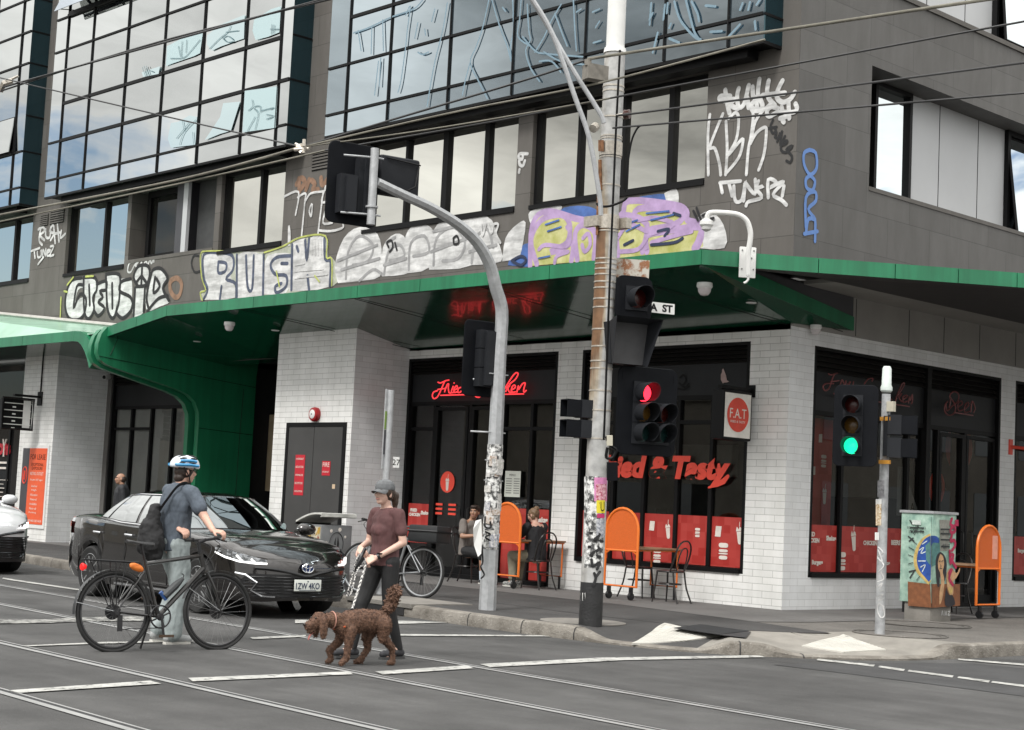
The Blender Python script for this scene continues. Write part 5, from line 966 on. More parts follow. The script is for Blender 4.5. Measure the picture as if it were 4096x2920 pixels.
# ---- curved white camera pole fixed to the awning fascia
qs = Vector((DX, FY, 0)) + du*.62 + nn*.03; qz = 4.82
cp = thing('camera_pole', 'white gooseneck camera pole bolted to the green awning fascia', 'camera pole', (qs.x, qs.y, qz-.2))
Mp = frame((qs.x, qs.y, qz), du, (0, 0, 1)); b = MB(); b.box((-.115, -.215, 0), (.115, .2, .03), M=Mp); b.bevel(.028); b.build('fixing_plate', m_white, cp)
b = MB(); 
for x, y in ((-.08, .15), (.08, .15), (-.08, -.1), (.08, -.1), (0, .1), (.05, .05)): b.lathe([(.012, .031), (.01, .042), (.001, .042)], Mp @ Matrix.Translation((x, y, 0)), n=6)
b.build('bolts', mat('bolt_grey', (.2, .2, .2), rough=.4, metal=.5), cp)
def sp(x, y): return PD(x, y, depth(qs)-.02)
pp = [sp(2993, 1100), sp(2993, 1040), sp(2993, 1010), sp(3001, 960), sp(3001, 925), sp(2988, 885), sp(2960, 862), sp(2920, 853), sp(2850, 850), sp(2832, 860), sp(2828, 885)]
b = MB(); b.tube(smoothpts(pp, 5), .036, 10); b.tube([sp(2993, 1105), sp(2993, 1118), sp(2985, 1128), sp(2975, 1132)], .016, 6); b.build('curved_pipe', m_white, cp)
c = sp(2826, 900); b = MB(); b.lathe([(.04, .08), (.085, .05), (.09, -.0), (.075, -.02)], Matrix.Translation(c), n=16); b.lathe([(.07, -.02), (.06, -.06), (.02, -.085), (.002, -.086)], Matrix.Translation(c), n=16); b.build('dome_camera', m_white, cp)
# ================================================================ traffic signals
def lensmat(nm, col, e): return mat(nm, col, rough=.25, var=.3, scale=60, emit=col if e else None, estr=e)
L_R, L_r, L_y, L_G, L_g = lensmat('red_glow_lens', (1, .02, .04), 2.2), lensmat('dark_red_lens', (.06, .008, .006), 0), lensmat('dark_amber_lens', (.12, .06, .01), 0), lensmat('green_lamp', (.01, .95, .4), .75), lensmat('dark_green_lens', (.008, .03, .028), 0)
m_visr = mat('visor_red_lit', (.03, .012, .013), rough=.4)
def signal(root, pos, d, lenses, plate, name='signal_head', vis=.2, r=.1, square=False, back=True, rad=.06, vt=.0, label=None):
    """lenses: (x, z, material) seen from the front; plate: (x0, x1, z0, z1) or None"""
    d = Vector((d[0], d[1], 0)).normalized(); M = frame(pos, (-d).cross(Vector((0, 0, 1))), (0, 0, 1))
    # local z of this frame is the facing direction
    if plate:
        x0, x1, z0, z1 = plate; P = []
        for cx_, cz_, a0 in ((x1-rad, z1-rad, 0), (x0+rad, z1-rad, 90), (x0+rad, z0+rad, 180), (x1-rad, z0+rad, 270)):
            for k in range(6): a = RAD(a0+k*18); P.append(M @ Vector((cx_+rad*math.cos(a), cz_+rad*math.sin(a), 0)))
        b = MB(); b.prism(P, d*-.02); b.tube([p - d*.01 for p in P], .009, 4, closed=True)
        for x in (x0+.05, x1-.05): b.box((x-.006, z1-.16, .0005), (x+.006, z1-.06, .004), M=M); b.box((x-.006, z0+.06, .0005), (x+.006, z0+.1, .004), M=M)
        head = b.build(name, m_sblack, root)
    else: head = None
    xs = sorted({round(l[0], 3) for l in lenses})
    b = MB()
    for x in xs:
        zs_ = [l[1] for l in lenses if abs(l[0]-x) < .01]
        for z in zs_: b.box((x-r*1.13, z-r*1.15, -.14), (x+r*1.13, z+r*1.15, .018), M=M)
        if back:
            b.box((x-r*.8, min(zs_)-r, -.19), (x+r*.5, max(zs_)+r, -.139), M=M)
    if head: 
        hs_ = b.build('lamp_housing', m_sgrey, head)
    else: head = b.build(name, m_sgrey, root)
    if label: head['label'] = label
    for x, z, lm in lenses:
        b = MB(); b.lathe([(r*.93, .0185), (r*.7, .03), (r*.3, .038), (.002, .04)], M @ Matrix.Translation((x, z, 0)), n=20, caps=False); b.build('lens', lm, head)
        b = MB(); seg = 22 if not square else 4; pts_i, pts_o, f_i, f_o = [], [], [], []
        a0, a1 = (-58, 238) if not square else (-45, 225)
        for k in range(seg):
            a = RAD(a0+(a1-a0)*k/(seg-1)); rr = r*1.03 if not square else r*1.5; ln = vis*(1 if square else .62+.38*(math.sin(a)*.5+.5))
            for L_, q, zz_ in ((pts_o, rr, .018), (f_o, rr*(1.0 if not square else 1.05), ln), (f_i, rr*.955, ln), (pts_i, rr*.955, .019)): L_.append(M @ Vector((x+q*math.cos(a), z+q*math.sin(a), zz_)))
        b.loft([pts_o, f_o, f_i, pts_i], closed=False); b.build('visor', m_sgrey if not square else m_sblack, head)
    return head
FX, FYd = (.95, -.31), (.4, -.92)
# ---- big rusty utility pole with everything fixed to it
PB = PZ(2361, 2500, .15); PBx, PBy = PB.x, PB.y
up = thing('utility_pole', 'tall rusty white utility pole with black base, posters and signal heads', 'utility pole', (PBx, PBy, .15))
m_pole = bpy.data.materials.new('pole_paint'); m_pole.use_nodes = True; t, b_ = nodes(m_pole)
g = N('ShaderNodeNewGeometry', t); s_ = N('ShaderNodeSeparateXYZ', t); lk(t, g.outputs['Position'], s_.inputs[0])
mpp = N('ShaderNodeMapping', t); mpp.inputs['Scale'].default_value = (7, 7, .55); lk(t, g.outputs['Position'], mpp.inputs['Vector']); nz = N('ShaderNodeTexNoise', t); nz.inputs['Scale'].default_value = 1; nz.inputs['Detail'].default_value = 9; nz.inputs['Roughness'].default_value = .65; lk(t, mpp.outputs[0], nz.inputs['Vector'])
nm = N('ShaderNodeSeparateXYZ', t); lk(t, g.outputs['Normal'], nm.inputs[0])
side = math_('SUBTRACT', math_('MULTIPLY', nm.outputs[0], -.687, nt=t), math_('MULTIPLY', nm.outputs[1], .727, nt=t), nt=t)
mid = math_('SUBTRACT', 1.0, math_('MULTIPLY', math_('ABSOLUTE', math_('SUBTRACT', s_.outputs[2], 4.0, nt=t), nt=t), .62, nt=t), clamp=True, nt=t)
ru = math_('ADD', math_('MULTIPLY', math_('ADD', side, .15, nt=t), .75, nt=t), math_('MULTIPLY', math_('SUBTRACT', nz.outputs[0], .5, nt=t), 1.9, nt=t), nt=t)
ru = math_('MULTIPLY', math_('MULTIPLY', ru, 2.2, nt=t), math_('ADD', math_('MULTIPLY', mid, .9, nt=t), .1, nt=t), clamp=True, nt=t)
rp = N('ShaderNodeValToRGB', t); rp.color_ramp.elements[0].color = (.46, .46, .45, 1); rp.color_ramp.elements[0].position = .12; rp.color_ramp.elements[1].color = (.2, .105, .05, 1); rp.color_ramp.elements[1].position = .8; e = rp.color_ramp.elements.new(.45); e.color = (.36, .3, .22, 1); lk(t, ru, rp.inputs[0])
nz2 = N('ShaderNodeTexNoise', t); nz2.inputs['Scale'].default_value = 9; nz2.inputs['Detail'].default_value = 8; lk(t, g.outputs['Position'], nz2.inputs['Vector']); r2 = N('ShaderNodeValToRGB', t); r2.color_ramp.elements[0].position = .3; r2.color_ramp.elements[0].color = (.6, .6, .6, 1); r2.color_ramp.elements[1].position = .62; lk(t, nz2.outputs[0], r2.inputs[0])
mm = N('ShaderNodeMix', t, data_type='RGBA', blend_type='MULTIPLY'); mm.inputs[0].default_value = 1; lk(t, rp.outputs[0], mm.inputs[6]); lk(t, r2.outputs[0], mm.inputs[7]); lk(t, mm.outputs[2], b_.inputs['Base Color']); b_.inputs['Roughness'].default_value = .6
def prad(z): return .128 - max(0, z-1)*.0012 if z < 6.75 else .108
b = MB(); b.tube([(PBx, PBy, z) for z in (.62, 2, 4, 6, 6.78)], [prad(z) for z in (.62, 2, 4, 6, 6.74)], 28); b.build('pole', m_pole, up)
b = MB(); b.tube([(PBx, PBy, z) for z in (.14, .63)], [.134, .131], 28); b.build('black_base', mat('black_bitumen', (.016, .016, .017), rough=.6, var=.3, scale=8, bump=.3), up)
b = MB(); b.tube([(PBx, PBy, z) for z in (6.78, 14)], [.108, .1], 24); b.tube([(PBx, PBy, 6.74), (PBx, PBy, 6.8)], [.135, .125], 24); b.build('upper_pole', m_white, up)
def pz(y): return PD(2361+(2508-y)*.0385, y, depth(PB)).z       # height of a photograph row on the pole
m_band = mat('steel_band', (.5, .46, .4), rough=.4, metal=.6, var=.2, scale=30)
for y in (880, 905, 1020, 1040, 1062, 1085, 1115, 1140, 1185, 1220, 1310, 1380, 1440, 1470, 1560, 1640, 300, 430, 510, 520, 580, 598, 715, 1755, 320): z = pz(y); b = MB(); b.tube([(PBx, PBy, z), (PBx, PBy, z+.016)], prad(z)+.006, 24); b.build('steel_band', m_band, up)
b = MB()
for y in (560, 865): z = pz(y); b.tube([(PBx, PBy, z-.08), (PBx, PBy, z+.08)], prad(z)+.012, 24); 
z = pz(865); b.box((PBx-.2, PBy-.19, z-.06), (PBx+.02, PBy-.13, z+.06)); b.box((PBx+.02, PBy+.1, z-.06), (PBx+.2, PBy+.19, z+.06)); b.build('pole_collar', m_band, up)
def onp(x, y, o=.004):
    """point on the pole's skin seen at a photograph pixel"""
    d = ray(x, y); z = pz(y); R_ = prad(z)+o; a = CAM-Vector((PBx, PBy, 0)); A = d.x*d.x+d.y*d.y; Bq = 2*(a.x*d.x+a.y*d.y); Cq = a.x*a.x+a.y*a.y-R_*R_; D_ = Bq*Bq-4*A*Cq
    return CAM + d*((-Bq-math.sqrt(max(0, D_)))/(2*A))
def poster(name, x0, x1, y0, y1, m, par, o=.004, nx=6, sk=0):
    b = MB(); b.loft([[onp(x0+(x1-x0)*k/nx+(1-j)*sk, y0+(y1-y0)*j, o) for k in range(nx+1)] for j in (0, .5, 1)], closed=False); return b.build(name, m, par)
ZP = lambda x, y: (2100+x*.5543, 1650+y*.5543)
poster('poster', 2377, 2428, 1910, 2005, mat('pink_poster', (.6, .22, .42), rough=.6, var=.2, scale=20), up); pk = poster('poster', 2384, 2426, 1936, 2000, mat('crimson_poster', (.55, .04, .12), rough=.6, var=.35, scale=40, col2=(.75, .5, .55), detail=2), up, .006)
bu = poster('poster', 2386, 2420, 2001, 2052, mat('yellow_poster', (.72, .6, .03), rough=.6, var=.08), up, .0065); q = onp(2403, 2026, .009); b = MB(); addtext(b, 'BU', frame(q, RT, UP), extrude=.0005, width=.085, height=.11); b.build('poster_print', m_black, bu, 0)
poster('poster', 2388, 2418, 2055, 2072, mat('magenta_poster', (.5, .03, .14), rough=.6), up, .0066); poster('poster', 2386, 2418, 2076, 2150, mat('blue_grey_flyer', (.22, .25, .33), rough=.6, var=.5, scale=40, col2=(.6, .6, .62)), up, .0062); poster('poster', 2360, 2378, 2010, 2040, mat('white_flyer', (.66, .65, .62), rough=.6, var=.15, scale=30), up)
m_peel = mat('peeling_paper', (.12, .12, .12), rough=.8, var=.5, scale=16, col2=(.74, .74, .72), detail=10, fac=.2)
poster('peeling_paper', 2337, 2412, 1905, 2270, m_peel, up, .003, 10)
b = MB(); q = onp(2329, 2390, .004); b.loft([[onp(x, y, .004) for x in (2322, 2330, 2341)] for y in (2371, 2403)], closed=False); b.build('sticker', m_white, up)
b = MB(); strokes(b, [[ZP(*p) for p in s] for s in ([(470, 870), (540, 880), (500, 920), (560, 930)], [(460, 970), (540, 980), (470, 1030), (540, 1040)], [(480, 1060), (490, 1110), (540, 1080), (520, 1130)], [(500, 1160), (510, 1200), (490, 1250)], [(540, 1150), (510, 1190)])], lambda x, y: onp(x, y, .008), .032, -FW); b.build('graffiti', m_gb, up, 0, fixn=False)
m_rust = mat('rusty_steel', (.16, .065, .025), rough=.8, var=.4, scale=12, col2=(.3, .14, .06))
b = MB(); b.loft([[onp(x, y, .03) for x in (2393, 2415)] for y in (560, 605)], closed=False); b.tube([onp(2395, 720, .02), onp(2388, 940, .02)], .018, 5); b.tube([onp(2400, 640, .012), onp(2402, 760, .012)], .022, 6); b.build('rusty_strap', m_rust, up)
b = MB()
for P in ([(2480, 200), (2462, 560), (2448, 900), (2432, 1300), (2420, 1640), (2415, 1760)],): b.tube([PD(x, y, depth(PB)-.08) for x, y in P], .013, 6)
b.tube(smoothpts([PD(x, y, 18.05) for x, y in ((2560, 503), (2545, 520), (2525, 570), (2508, 680), (2503, 770))], 4), .012, 6); b.tube(smoothpts([PD(x, y, 18.0) for x, y in ((2387, 812), (2400, 825), (2440, 824), (2490, 805), (2508, 790))], 4), .014, 6); b.tube(smoothpts([PD(x, y, 18.0) for x, y in ((2425, 1745), (2440, 1780), (2465, 1800), (2450, 1830), (2425, 1830), (2430, 1790))], 4), .018, 6); b.tube([PD(2415, 1880, 18.05), PD(2440, 1905, 18.05)], .0, 3); b.build('cables', m_black, up)
b = MB(); b.box((2.0, 0, 0), (2.0, 0, 0)); b = MB(); M_ = frame(PD(2437, 1760, 18.0), RT, UP); b.box((-.03, -.06, -.05), (.035, .05, .05), M=M_); b.build('junction_box', mat('cream_box', (.5, .47, .38), rough=.6), up, 0)
b = MB(); M_ = frame(PD(2445, 1885, 18.05), RT, UP); b.box((-.05, -.1, -.05), (.07, .1, .06), M=M_); b.build('button_box', m_sblack, up, 0)
b = MB(); M_ = frame(PD(2372, 293, 18.05), (-.3, -1, 0), (0, 0, 1)); b.box((-.16, -.08, -.07), (.1, .09, .07), M=M_); b.tube([PD(2352, 238, 18.0), PD(2352, 262, 18.0)], .04, 8); b.build('wire_bracket', mat('bracket_grey', (.2, .185, .16), rough=.7, var=.3), up, 0)
b = MB(); b.tube(smoothpts([PD(*z2(*p), 17.95) for p in ((1500, -20), (1640, 220), (1790, 640), (1880, 900), (1945, 1270), (1955, 1400))], 4), .028, 8); b.tube(smoothpts([PD(*z2(*p), 17.98) for p in ((1490, -30), (1610, 170), (1740, 400), (1940, 720), (1975, 800))], 4), .028, 8); b.build('stay_pipes', m_gal, up)
b = MB(); b.tube([PD(2384, 505, 18.0), PD(2372, 515, 17.95)], .05, 10); b.tube([PD(2466, 462, 18.1), PD(2500, 455, 18.1)], .014, 6); b.lathe([(.02, -.04), (.055, -.03), (.05, 0), (.055, .03), (.02, .04)], frame(PD(2508, 457, 18.1), (0, 0, 1), UP), n=12, mi=1); b.build('insulator', [m_band, mat('brown_porcelain', (.06, .02, .015), rough=.2)], up)
# signal heads on the utility pole
SX = PBx+.3
signal(up, PX(2598, 1636, SX), FX, [(-.1, .18, L_R), (-.1, -.05, L_y), (-.1, -.28, L_g), (.14, -.05, L_r), (.14, -.28, L_g)], (-.42, .36, -.53, .47), 'signal_head', vis=.27, r=.11, rad=.09, label='five lamp head glowing red')
signal(up, PX(2536, 1193, SX-.02), (.9, -.43), [(.03, 0, L_r)], (-.22, .22, -.25, .25), 'signal_head', vis=.3, r=.12, rad=.09, label='single dark lamp on a rounded plate')
signal(up, PX(2318, 1670, PBx-.12) + Vector((0, 0, 0)), (-.35, -.94), [(0, .1, L_r), (0, -.13, L_g)], None, 'pedestrian_signal', vis=.2, r=.088, square=True)
M_ = frame(PX(2512, 1372, SX), (.31, .95, 0), (0, 0, 1)); b = MB()
bx_ = [(-.2, -.24), (.2, -.24), (.25, .23), (-.25, .23)]; fr_ = [(-.23, -.27), (.22, -.27), (.3, .27), (-.3, .27)]
b.face([M_ @ Vector((x, y, .0)) for x, y in bx_], 1); b.prism([M_ @ Vector((x, y, -.01)) for x, y in bx_], M_.to_3x3() @ Vector((0, 0, -.16)))
for i in (1, 2, 3): j = (i+1) % 4; b.face([M_ @ Vector((*bx_[i], 0)), M_ @ Vector((*bx_[j], 0)), M_ @ Vector((*fr_[j], .26 if j in (2, 3) else .08)), M_ @ Vector((*fr_[i], .26 if i in (2, 3) else .08))])
b.build('hooded_sign', [m_sgrey, mat('sign_dark_grey', (.05, .05, .053), rough=.6)], up, 0)
M_ = frame(PX(2528, 1075, PBx+.1), (.68, .72, -.02), (.02, 0, 1)); b = MB(); b.box((-.2, -.11, -.01), (.2, .11, .01), M=M_); rs_ = b.build('rusty_plate', mat('rusty_white', (.62, .59, .52), rough=.7, var=.1, scale=9, col2=(.3, .13, .06), fac=.16, detail=9), up, 0)
# street name blade
q0, q1 = PD(2585, 1226, 18.75), PD(2697, 1238, 18.95); M_ = frame((q0+q1)/2, q1-q0, (0, 0, 1)); hw = (q1-q0).length/2
sn = thing('street_sign', 'white street name sign with black letters A ST beside the round signal', 'street sign', (q0+q1)/2 - Vector((0, 0, .07)))
b = MB(); b.box((-hw-.12, -.062, -.006), (hw, .062, .006), M=M_); b.build('sign_blade', m_white, sn, 0); b = MB(); addtext(b, 'A  ST', M_ @ Matrix.Translation((.01, 0, .0075)), extrude=.0005, height=.09, width=hw*1.62, bold=.004); b.build('lettering', m_black, sn, 0)
# ---- right pole with the green signal
GP = PZ(1957*1.798, 1412*1.798, .15)
gp_ = thing('signal_pole', 'grey tagged pole with the green signal and a white antenna cap', 'signal pole', (GP.x, GP.y, .15))
zt = PD(1957*1.798, 872*1.798, depth(GP)).z
def gz_(y): return PD(1957*1.798, y, depth(GP)).z
m_gpole = mat('scratched_pole', (.36, .37, .38), rough=.55, metal=.3, var=.25, scale=9, detail=9, bump=.15, bscale=30, col2=(.5, .51, .52))
b = MB(); b.tube([(GP.x, GP.y, .1), (GP.x, GP.y, zt)], [.06, .052], 16); b.build('pole', m_gpole, gp_)
b = MB(); b.lathe([(.055, 0), (.07, .02), (.07, .06), (.058, .09), (.054, .28), (.04, .31), (.002, .312)], Matrix.Translation((GP.x, GP.y, zt+.02)), n=18); b.build('antenna_cap', mat('antenna_white', (.6, .66, .63), rough=.4), gp_)
b = MB()
for y in (1675, 1850): z = gz_(y); b.tube([(GP.x, GP.y, z), (GP.x, GP.y, z+.03)], .063, 16); b.box((GP.x-.02, GP.y-.09, z-.01), (GP.x+.12, GP.y-.05, z+.035))
b.build('orange_straps', mat('orange_strap', (.55, .26, .04), rough=.5), gp_)
signal(gp_, PX(3418, 1702, GP.x-.1), FYd, [(-.02, .24, L_r), (-.02, 0, L_y), (-.02, -.24, L_G)], (-.24, .26, -.47, .47), 'signal_head', vis=.24, r=.102, rad=.07, label='three lamp head glowing green')
signal(gp_, PX(3600, 1745, GP.x+.16), (.86, .5), [(0, .13, L_r), (0, -.14, L_g)], None, 'pedestrian_signal', vis=.2, r=.1, square=True)
b = MB(); q = Vector((GP.x+.07, GP.y-.02, gz_(1620))); b.box(q-Vector((.03, .03, .06)), q+Vector((.06, .03, .06))); b.build('junction_box', mat('cream_box', (.5, .47, .38)), gp_, 0)
def ong(x, y, o=.004):
    d = ray(x, y); R_ = .06+o; a = CAM-Vector((GP.x, GP.y, 0)); A = d.x*d.x+d.y*d.y; Bq = 2*(a.x*d.x+a.y*d.y); Cq = a.x*a.x+a.y*a.y-R_*R_; D_ = Bq*Bq-4*A*Cq
    return CAM + d*((-Bq-math.sqrt(max(0, D_)))/(2*A))
Z6 = lambda x, y: (3000+x*.554, 1700+y*.554)
def gpost(nm, x0, x1, y0, y1, m, o=.003): 
    b = MB(); b.loft([[ong(*Z6(x0+(x1-x0)*k/4, y), o) for k in range(5)] for y in (y0, y1)], closed=False); b.build(nm, m, gp_)
gpost('sticker', 908, 948, 570, 725, mat('orange_sticker', (.6, .33, .06), rough=.6, var=.4, scale=50, col2=(.75, .7, .6), detail=2)); gpost('sticker', 908, 950, 535, 575, m_white); gpost('sticker', 902, 932, 775, 832, m_white, .006); gpost('sticker', 920, 970, 400, 520, mat('grey_sticker', (.22, .22, .23), rough=.7, var=.5, scale=20))
b = MB(); strokes(b, [[Z6(*p) for p in s] for s in ([(925, 880), (960, 920), (920, 950), (955, 985), (925, 900)], [(920, 960), (965, 1010), (925, 1060)], [(945, 1060), (965, 1110), (920, 1130)], [(920, 1170), (955, 1140), (930, 1200), (960, 1190)], [(918, 1240), (960, 1220), (925, 1270), (965, 1250)], [(965, 1310), (930, 1290), (920, 1340), (945, 1390), (970, 1370), (960, 1310)])], lambda x, y: ong(x, y, .005), .014, -FW); b.build('graffiti', m_gw, gp_, 0, fixn=False)
# ---- octagonal mast arm post with signals seen from behind
MPp = PZ(1084*1.798, 1357*1.798, .15); mx_, my_ = MPp.x, MPp.y
ma = thing('mast_arm', 'galvanised octagonal signal post curving left, plastered with old posters', 'signal post', (mx_, my_, .15))
def mpx(x, y): return PX(x*1.798, y*1.798, mx_)
arm = [Vector((mx_, my_, .15)), Vector((mx_, my_, 3.4))] + [mpx(*p) for p in ((1108, 690), (1103, 640), (1090, 590), (1062, 540), (1020, 500), (960, 463), (900, 435), (838, 405))]
arm[2].y = my_; rr = [.108, .082] + [.08, .078, .076, .074, .072, .068, .064, .06]
b = MB(); P = [arm[0], arm[1]] + smoothpts(arm[1:], 4)[1:]; R_ = [.108, .083] + [.083-.023*k/(len(P)-3) for k in range(len(P)-2)]; b.tube(P, R_, 8); b.build('arm', m_gal, ma, 25)
a0, a1 = mpx(833, 330), mpx(826, 500); a0.x = a1.x = mx_; a0.y = a1.y = (a0.y+a1.y)/2
b = MB(); b.tube([a1, a0], .05, 14); b.tube([a1+Vector((0, 0, .2)), a1+Vector((0, 0, .22))], .075, 14); b.build('arm_end_tube', m_gal, ma)
ab = MB()
for dz in (.12, .8): q = a1+Vector((0, 0, dz)); ab.tube([q+Vector((-.2, -.3, 0)), q+Vector((0, 0, 0)), q+Vector((.02, .12, 0))], .012, 6)
for z in (3.08, 2.35, 2.0, 1.75): ab.tube([(mx_, my_-.16, z), (mx_, my_+.16, z)], .008, 6)
ab.tube([(mx_-.2, my_-.25, 3.0), (mx_, my_, 3.1)], .012, 6); ab.tube([(mx_-.2, my_-.25, 2.35), (mx_, my_, 2.35)], .012, 6); ab.build('bracket', m_gal, ma)
signal(ma, PX(783*1.798, 410*1.798, mx_-.3), (-.98, .2), [(-.13, .2, L_r), (-.13, -.03, L_y), (-.13, -.26, L_g), (.1, -.03, L_y), (.1, -.26, L_g)], (-.33, .33, -.48, .48), 'signal_head', rad=.09, label='five lamp head seen from behind on the arm end')
M_ = frame(PX(890*1.798, 393*1.798, mx_-.1), (-.2, -.98, 0), (0, 0, 1)); b = MB(); b.box((-.27, -.24, .0), (.27, .24, .14), M=M_); b.bevel(.04, 3); b.build('hooded_sign', m_sgrey, ma); b = MB(); b.tube([M_ @ Vector(p) for p in ((-.24, .15, -.02), (-.2, -.1, -.03), (.0, -.22, -.02))], .01, 5); b.tube([M_ @ Vector(p) for p in ((.2, .2, -.02), (-.26, .17, -.02))], .01, 5); b.build('sign_cable', m_black, ma)
signal(ma, PX(1068*1.798, 798*1.798, mx_-.2), (-.98, .15), [(-.02, .24, L_r), (-.02, 0, L_y), (-.02, -.24, L_g)], (-.22, .26, -.47, .47), 'signal_head', rad=.07, label='three lamp head seen from behind on the post')
for k in range(26):
    z = .95+random.random()*1.25; w_, h_ = .05+random.random()*.06, .05+random.random()*.12; a = math.atan2(-.687, .727)+random.uniform(-1.0, 1.0); rr_ = .112-.025*(z-.15)/3.3
    c = Vector((mx_+rr_*math.cos(a), my_+rr_*math.sin(a), z)); M_ = frame(c, (-math.sin(a), math.cos(a), random.uniform(-.15, .15)), (0, 0, 1)); 
    if k == 0: pbs = [MB() for _ in range(5)]
    pbs[k % 5].box((-w_/2, -h_/2, 0), (w_/2, h_/2, .002+.0005*k), M=M_)
for i, (pb_, cc) in enumerate(zip(pbs, ((.66, .65, .62), (.5, .3, .16), (.2, .24, .36), (.45, .46, .44), (.7, .68, .6)))): pb_.build('poster_scraps', mat('scrap_%s' % ('white', 'brown', 'blue', 'grey', 'cream')[i], cc, rough=.8, var=.5, scale=35, col2=(.7, .68, .66)), ma, 0)
b = MB(); b.tube([(mx_, my_, .9), (mx_, my_, 2.2)], [.107, .097], 8); b.build('old_paste', m_peel, ma, 25)
b = MB(); q = PX(1067*1.798, 1195*1.798, mx_+.1); M_ = frame(q, RT, UP); b.face([M_ @ Vector((x, y, .02*math.sin(y*20))) for x, y in ((-.05, .2), (.02, .22), (.03, 0), (.02, -.2), (-.02, -.24), (-.07, -.1), (-.08, .1))]); b.build('torn_poster', m_white, ma, 0)
b = MB(); strokes(b, [[(1088*1.798+x, 1150*1.798+y) for x, y in s] for s in ([(-12, 0), (-12, 40), (10, 42), (8, 20)], [(-10, 60), (8, 70), (-12, 80), (8, 95)], [(-25, 120), (-22, 180), (-30, 200), (-16, 230), (-28, 245)])], lambda x, y: PX(x, y, mx_+.09)-RT*.01, .022, -FW); b.build('graffiti', m_gb, ma, 0, fixn=False)
# ---- tram stop pole
SPp = PZ(845*1.798, 1322*1.798, .15); stp = thing('stop_pole', 'slim grey stop pole with a flag sign edge, behind the woman in the cap', 'stop pole', (SPp.x, SPp.y, .15))
zt = PD(868*1.798, 865*1.798, depth(SPp)).z
b = MB(); b.cyl((SPp.x, SPp.y, .1), (SPp.x, SPp.y, zt), .052, n=14); b.build('pole', m_gal, stp)
b = MB(); b.box((SPp.x-.02, SPp.y-.085, zt-1.1), (SPp.x+.0, SPp.y-.055, zt+.01)); b.build('sign_flag', m_gal, stp, 0); b = MB(); b.box((SPp.x+.001, SPp.y-.084, zt-.55), (SPp.x+.008, SPp.y-.055, zt-.3)); b.build('flag_green', mat('flag_green', (.16, .25, .05), rough=.5), stp, 0); b = MB(); b.box((SPp.x+.001, SPp.y-.084, zt-.9), (SPp.x+.008, SPp.y-.055, zt-.56)); b.build('flag_dark', m_char, stp, 0)
M_ = frame((SPp.x+.05, SPp.y+.12, zt-1.0), (.4, .9, 0), (0, 0, 1)); b = MB(); b.box((-.045, -.075, 0), (.045, .075, .008), M=M_); p_ = b.build('number_plate', m_white, stp, 0); b = MB(); addtext(b, '27', M_ @ Matrix.Translation((0, 0, .0095)), extrude=.0004, height=.08); b.build('number', m_black, p_, 0)
# ---- overhead wires
m_wire = mat('wire', (.03, .03, .031), rough=.5, var=.1); m_wirel = mat('weathered_wire', (.16, .15, .12), rough=.6, var=.2)
def wire(label, P, r, m=m_wire, sag=0):
    Q_ = [PD(x, y, d) for x, y, d in P]; Q_ = smoothpts(Q_, 8) if len(Q_) > 2 else [Q_[0].lerp(Q_[1], k/12)-Vector((0, 0, sag*4*(k/12)*(1-k/12))) for k in range(13)]
    b = MB(); b.tube(Q_, r, 6); o = b.build('overhead_wire', m, None, 60); tag(o, label, 'wire', 'overhead wires across the junction'); return o
KN = (1208, 588, 19.2)
wire('thick pale twisted cable from the pole bracket to the top right edge', [(2352, 236, 18), (2600, 198, 17.4), (3300, 94, 15.8), (4300, -55, 13.5)], .017, m_wirel)
wire('dark wire from the pole rising to the right edge, second from top', [(1300, 602, 19.5), (2000, 481, 18.6), (2600, 362, 17.8), (4300, 48, 15)], .011)
wire('dark wire from the brown insulator to the right edge', [(2515, 455, 18), (2600, 446, 17.8), (4300, 224, 15)], .012)
wire('lowest dark wire from the pole clamp to the right edge', [(2480, 510, 18), (2600, 499, 17.8), (4300, 354, 15)], .012)
wire('black cable from the pole bracket down to the wire knot', [(2352, 238, 18), (2062, 332, 18.3), (1545, 486, 18.9), KN], .013)
wire('pale pair wire under the corner bay down to the wire knot', [(3060, 158, 17), (2406, 330, 18), (1815, 449, 18.6), KN], .012, m_wirel)
wire('thin wire crossing before the first floor windows to the knot', [(2700, 345, 17.9), (2247, 428, 18.2), (1700, 520, 18.7), KN], .009, m_wirel)
wire('long pale cable from the knot to the left edge', [KN, (700, 722, 22), (0, 859, 26), (-200, 900, 27)], .017, m_wirel)
wire('thin lower cable from the right pole to the left edge', [(1300, 602, 19.5), (700, 738, 22), (0, 886, 26), (-200, 925, 27)], .011, m_wirel)
wire('thin wire falling from the left edge across the middle bay to the knot', [(-100, 287, 25), (0, 311, 24.6), (620, 456, 22), KN], .011)
wire('dark wire rising over the middle bay from the left edge', [(-100, 385, 25), (0, 353, 24.6), (258, 280, 23.6), (1250, 8, 20), (1500, -60, 19)], .014)
wire('second dark wire close under the rising one on the middle bay', [(-100, 393, 25), (0, 365, 24.6), (258, 282, 23.7), (700, 150, 22), (1400, -22, 19.5)], .013)
b = MB()
for k in range(7): a = Vector((random.uniform(-.12, .12), random.uniform(-.08, .08), random.uniform(-.08, .08))); q = PD(*KN); b.tube([q+a, q+a*-.6+Vector((random.uniform(-.1, .1), 0, random.uniform(-.08, .08)))], .022, 6)
tag(b.build('wire_knot', m_band, None), 'knot of clamps where the overhead wires meet by the middle bay', 'wire clamp')
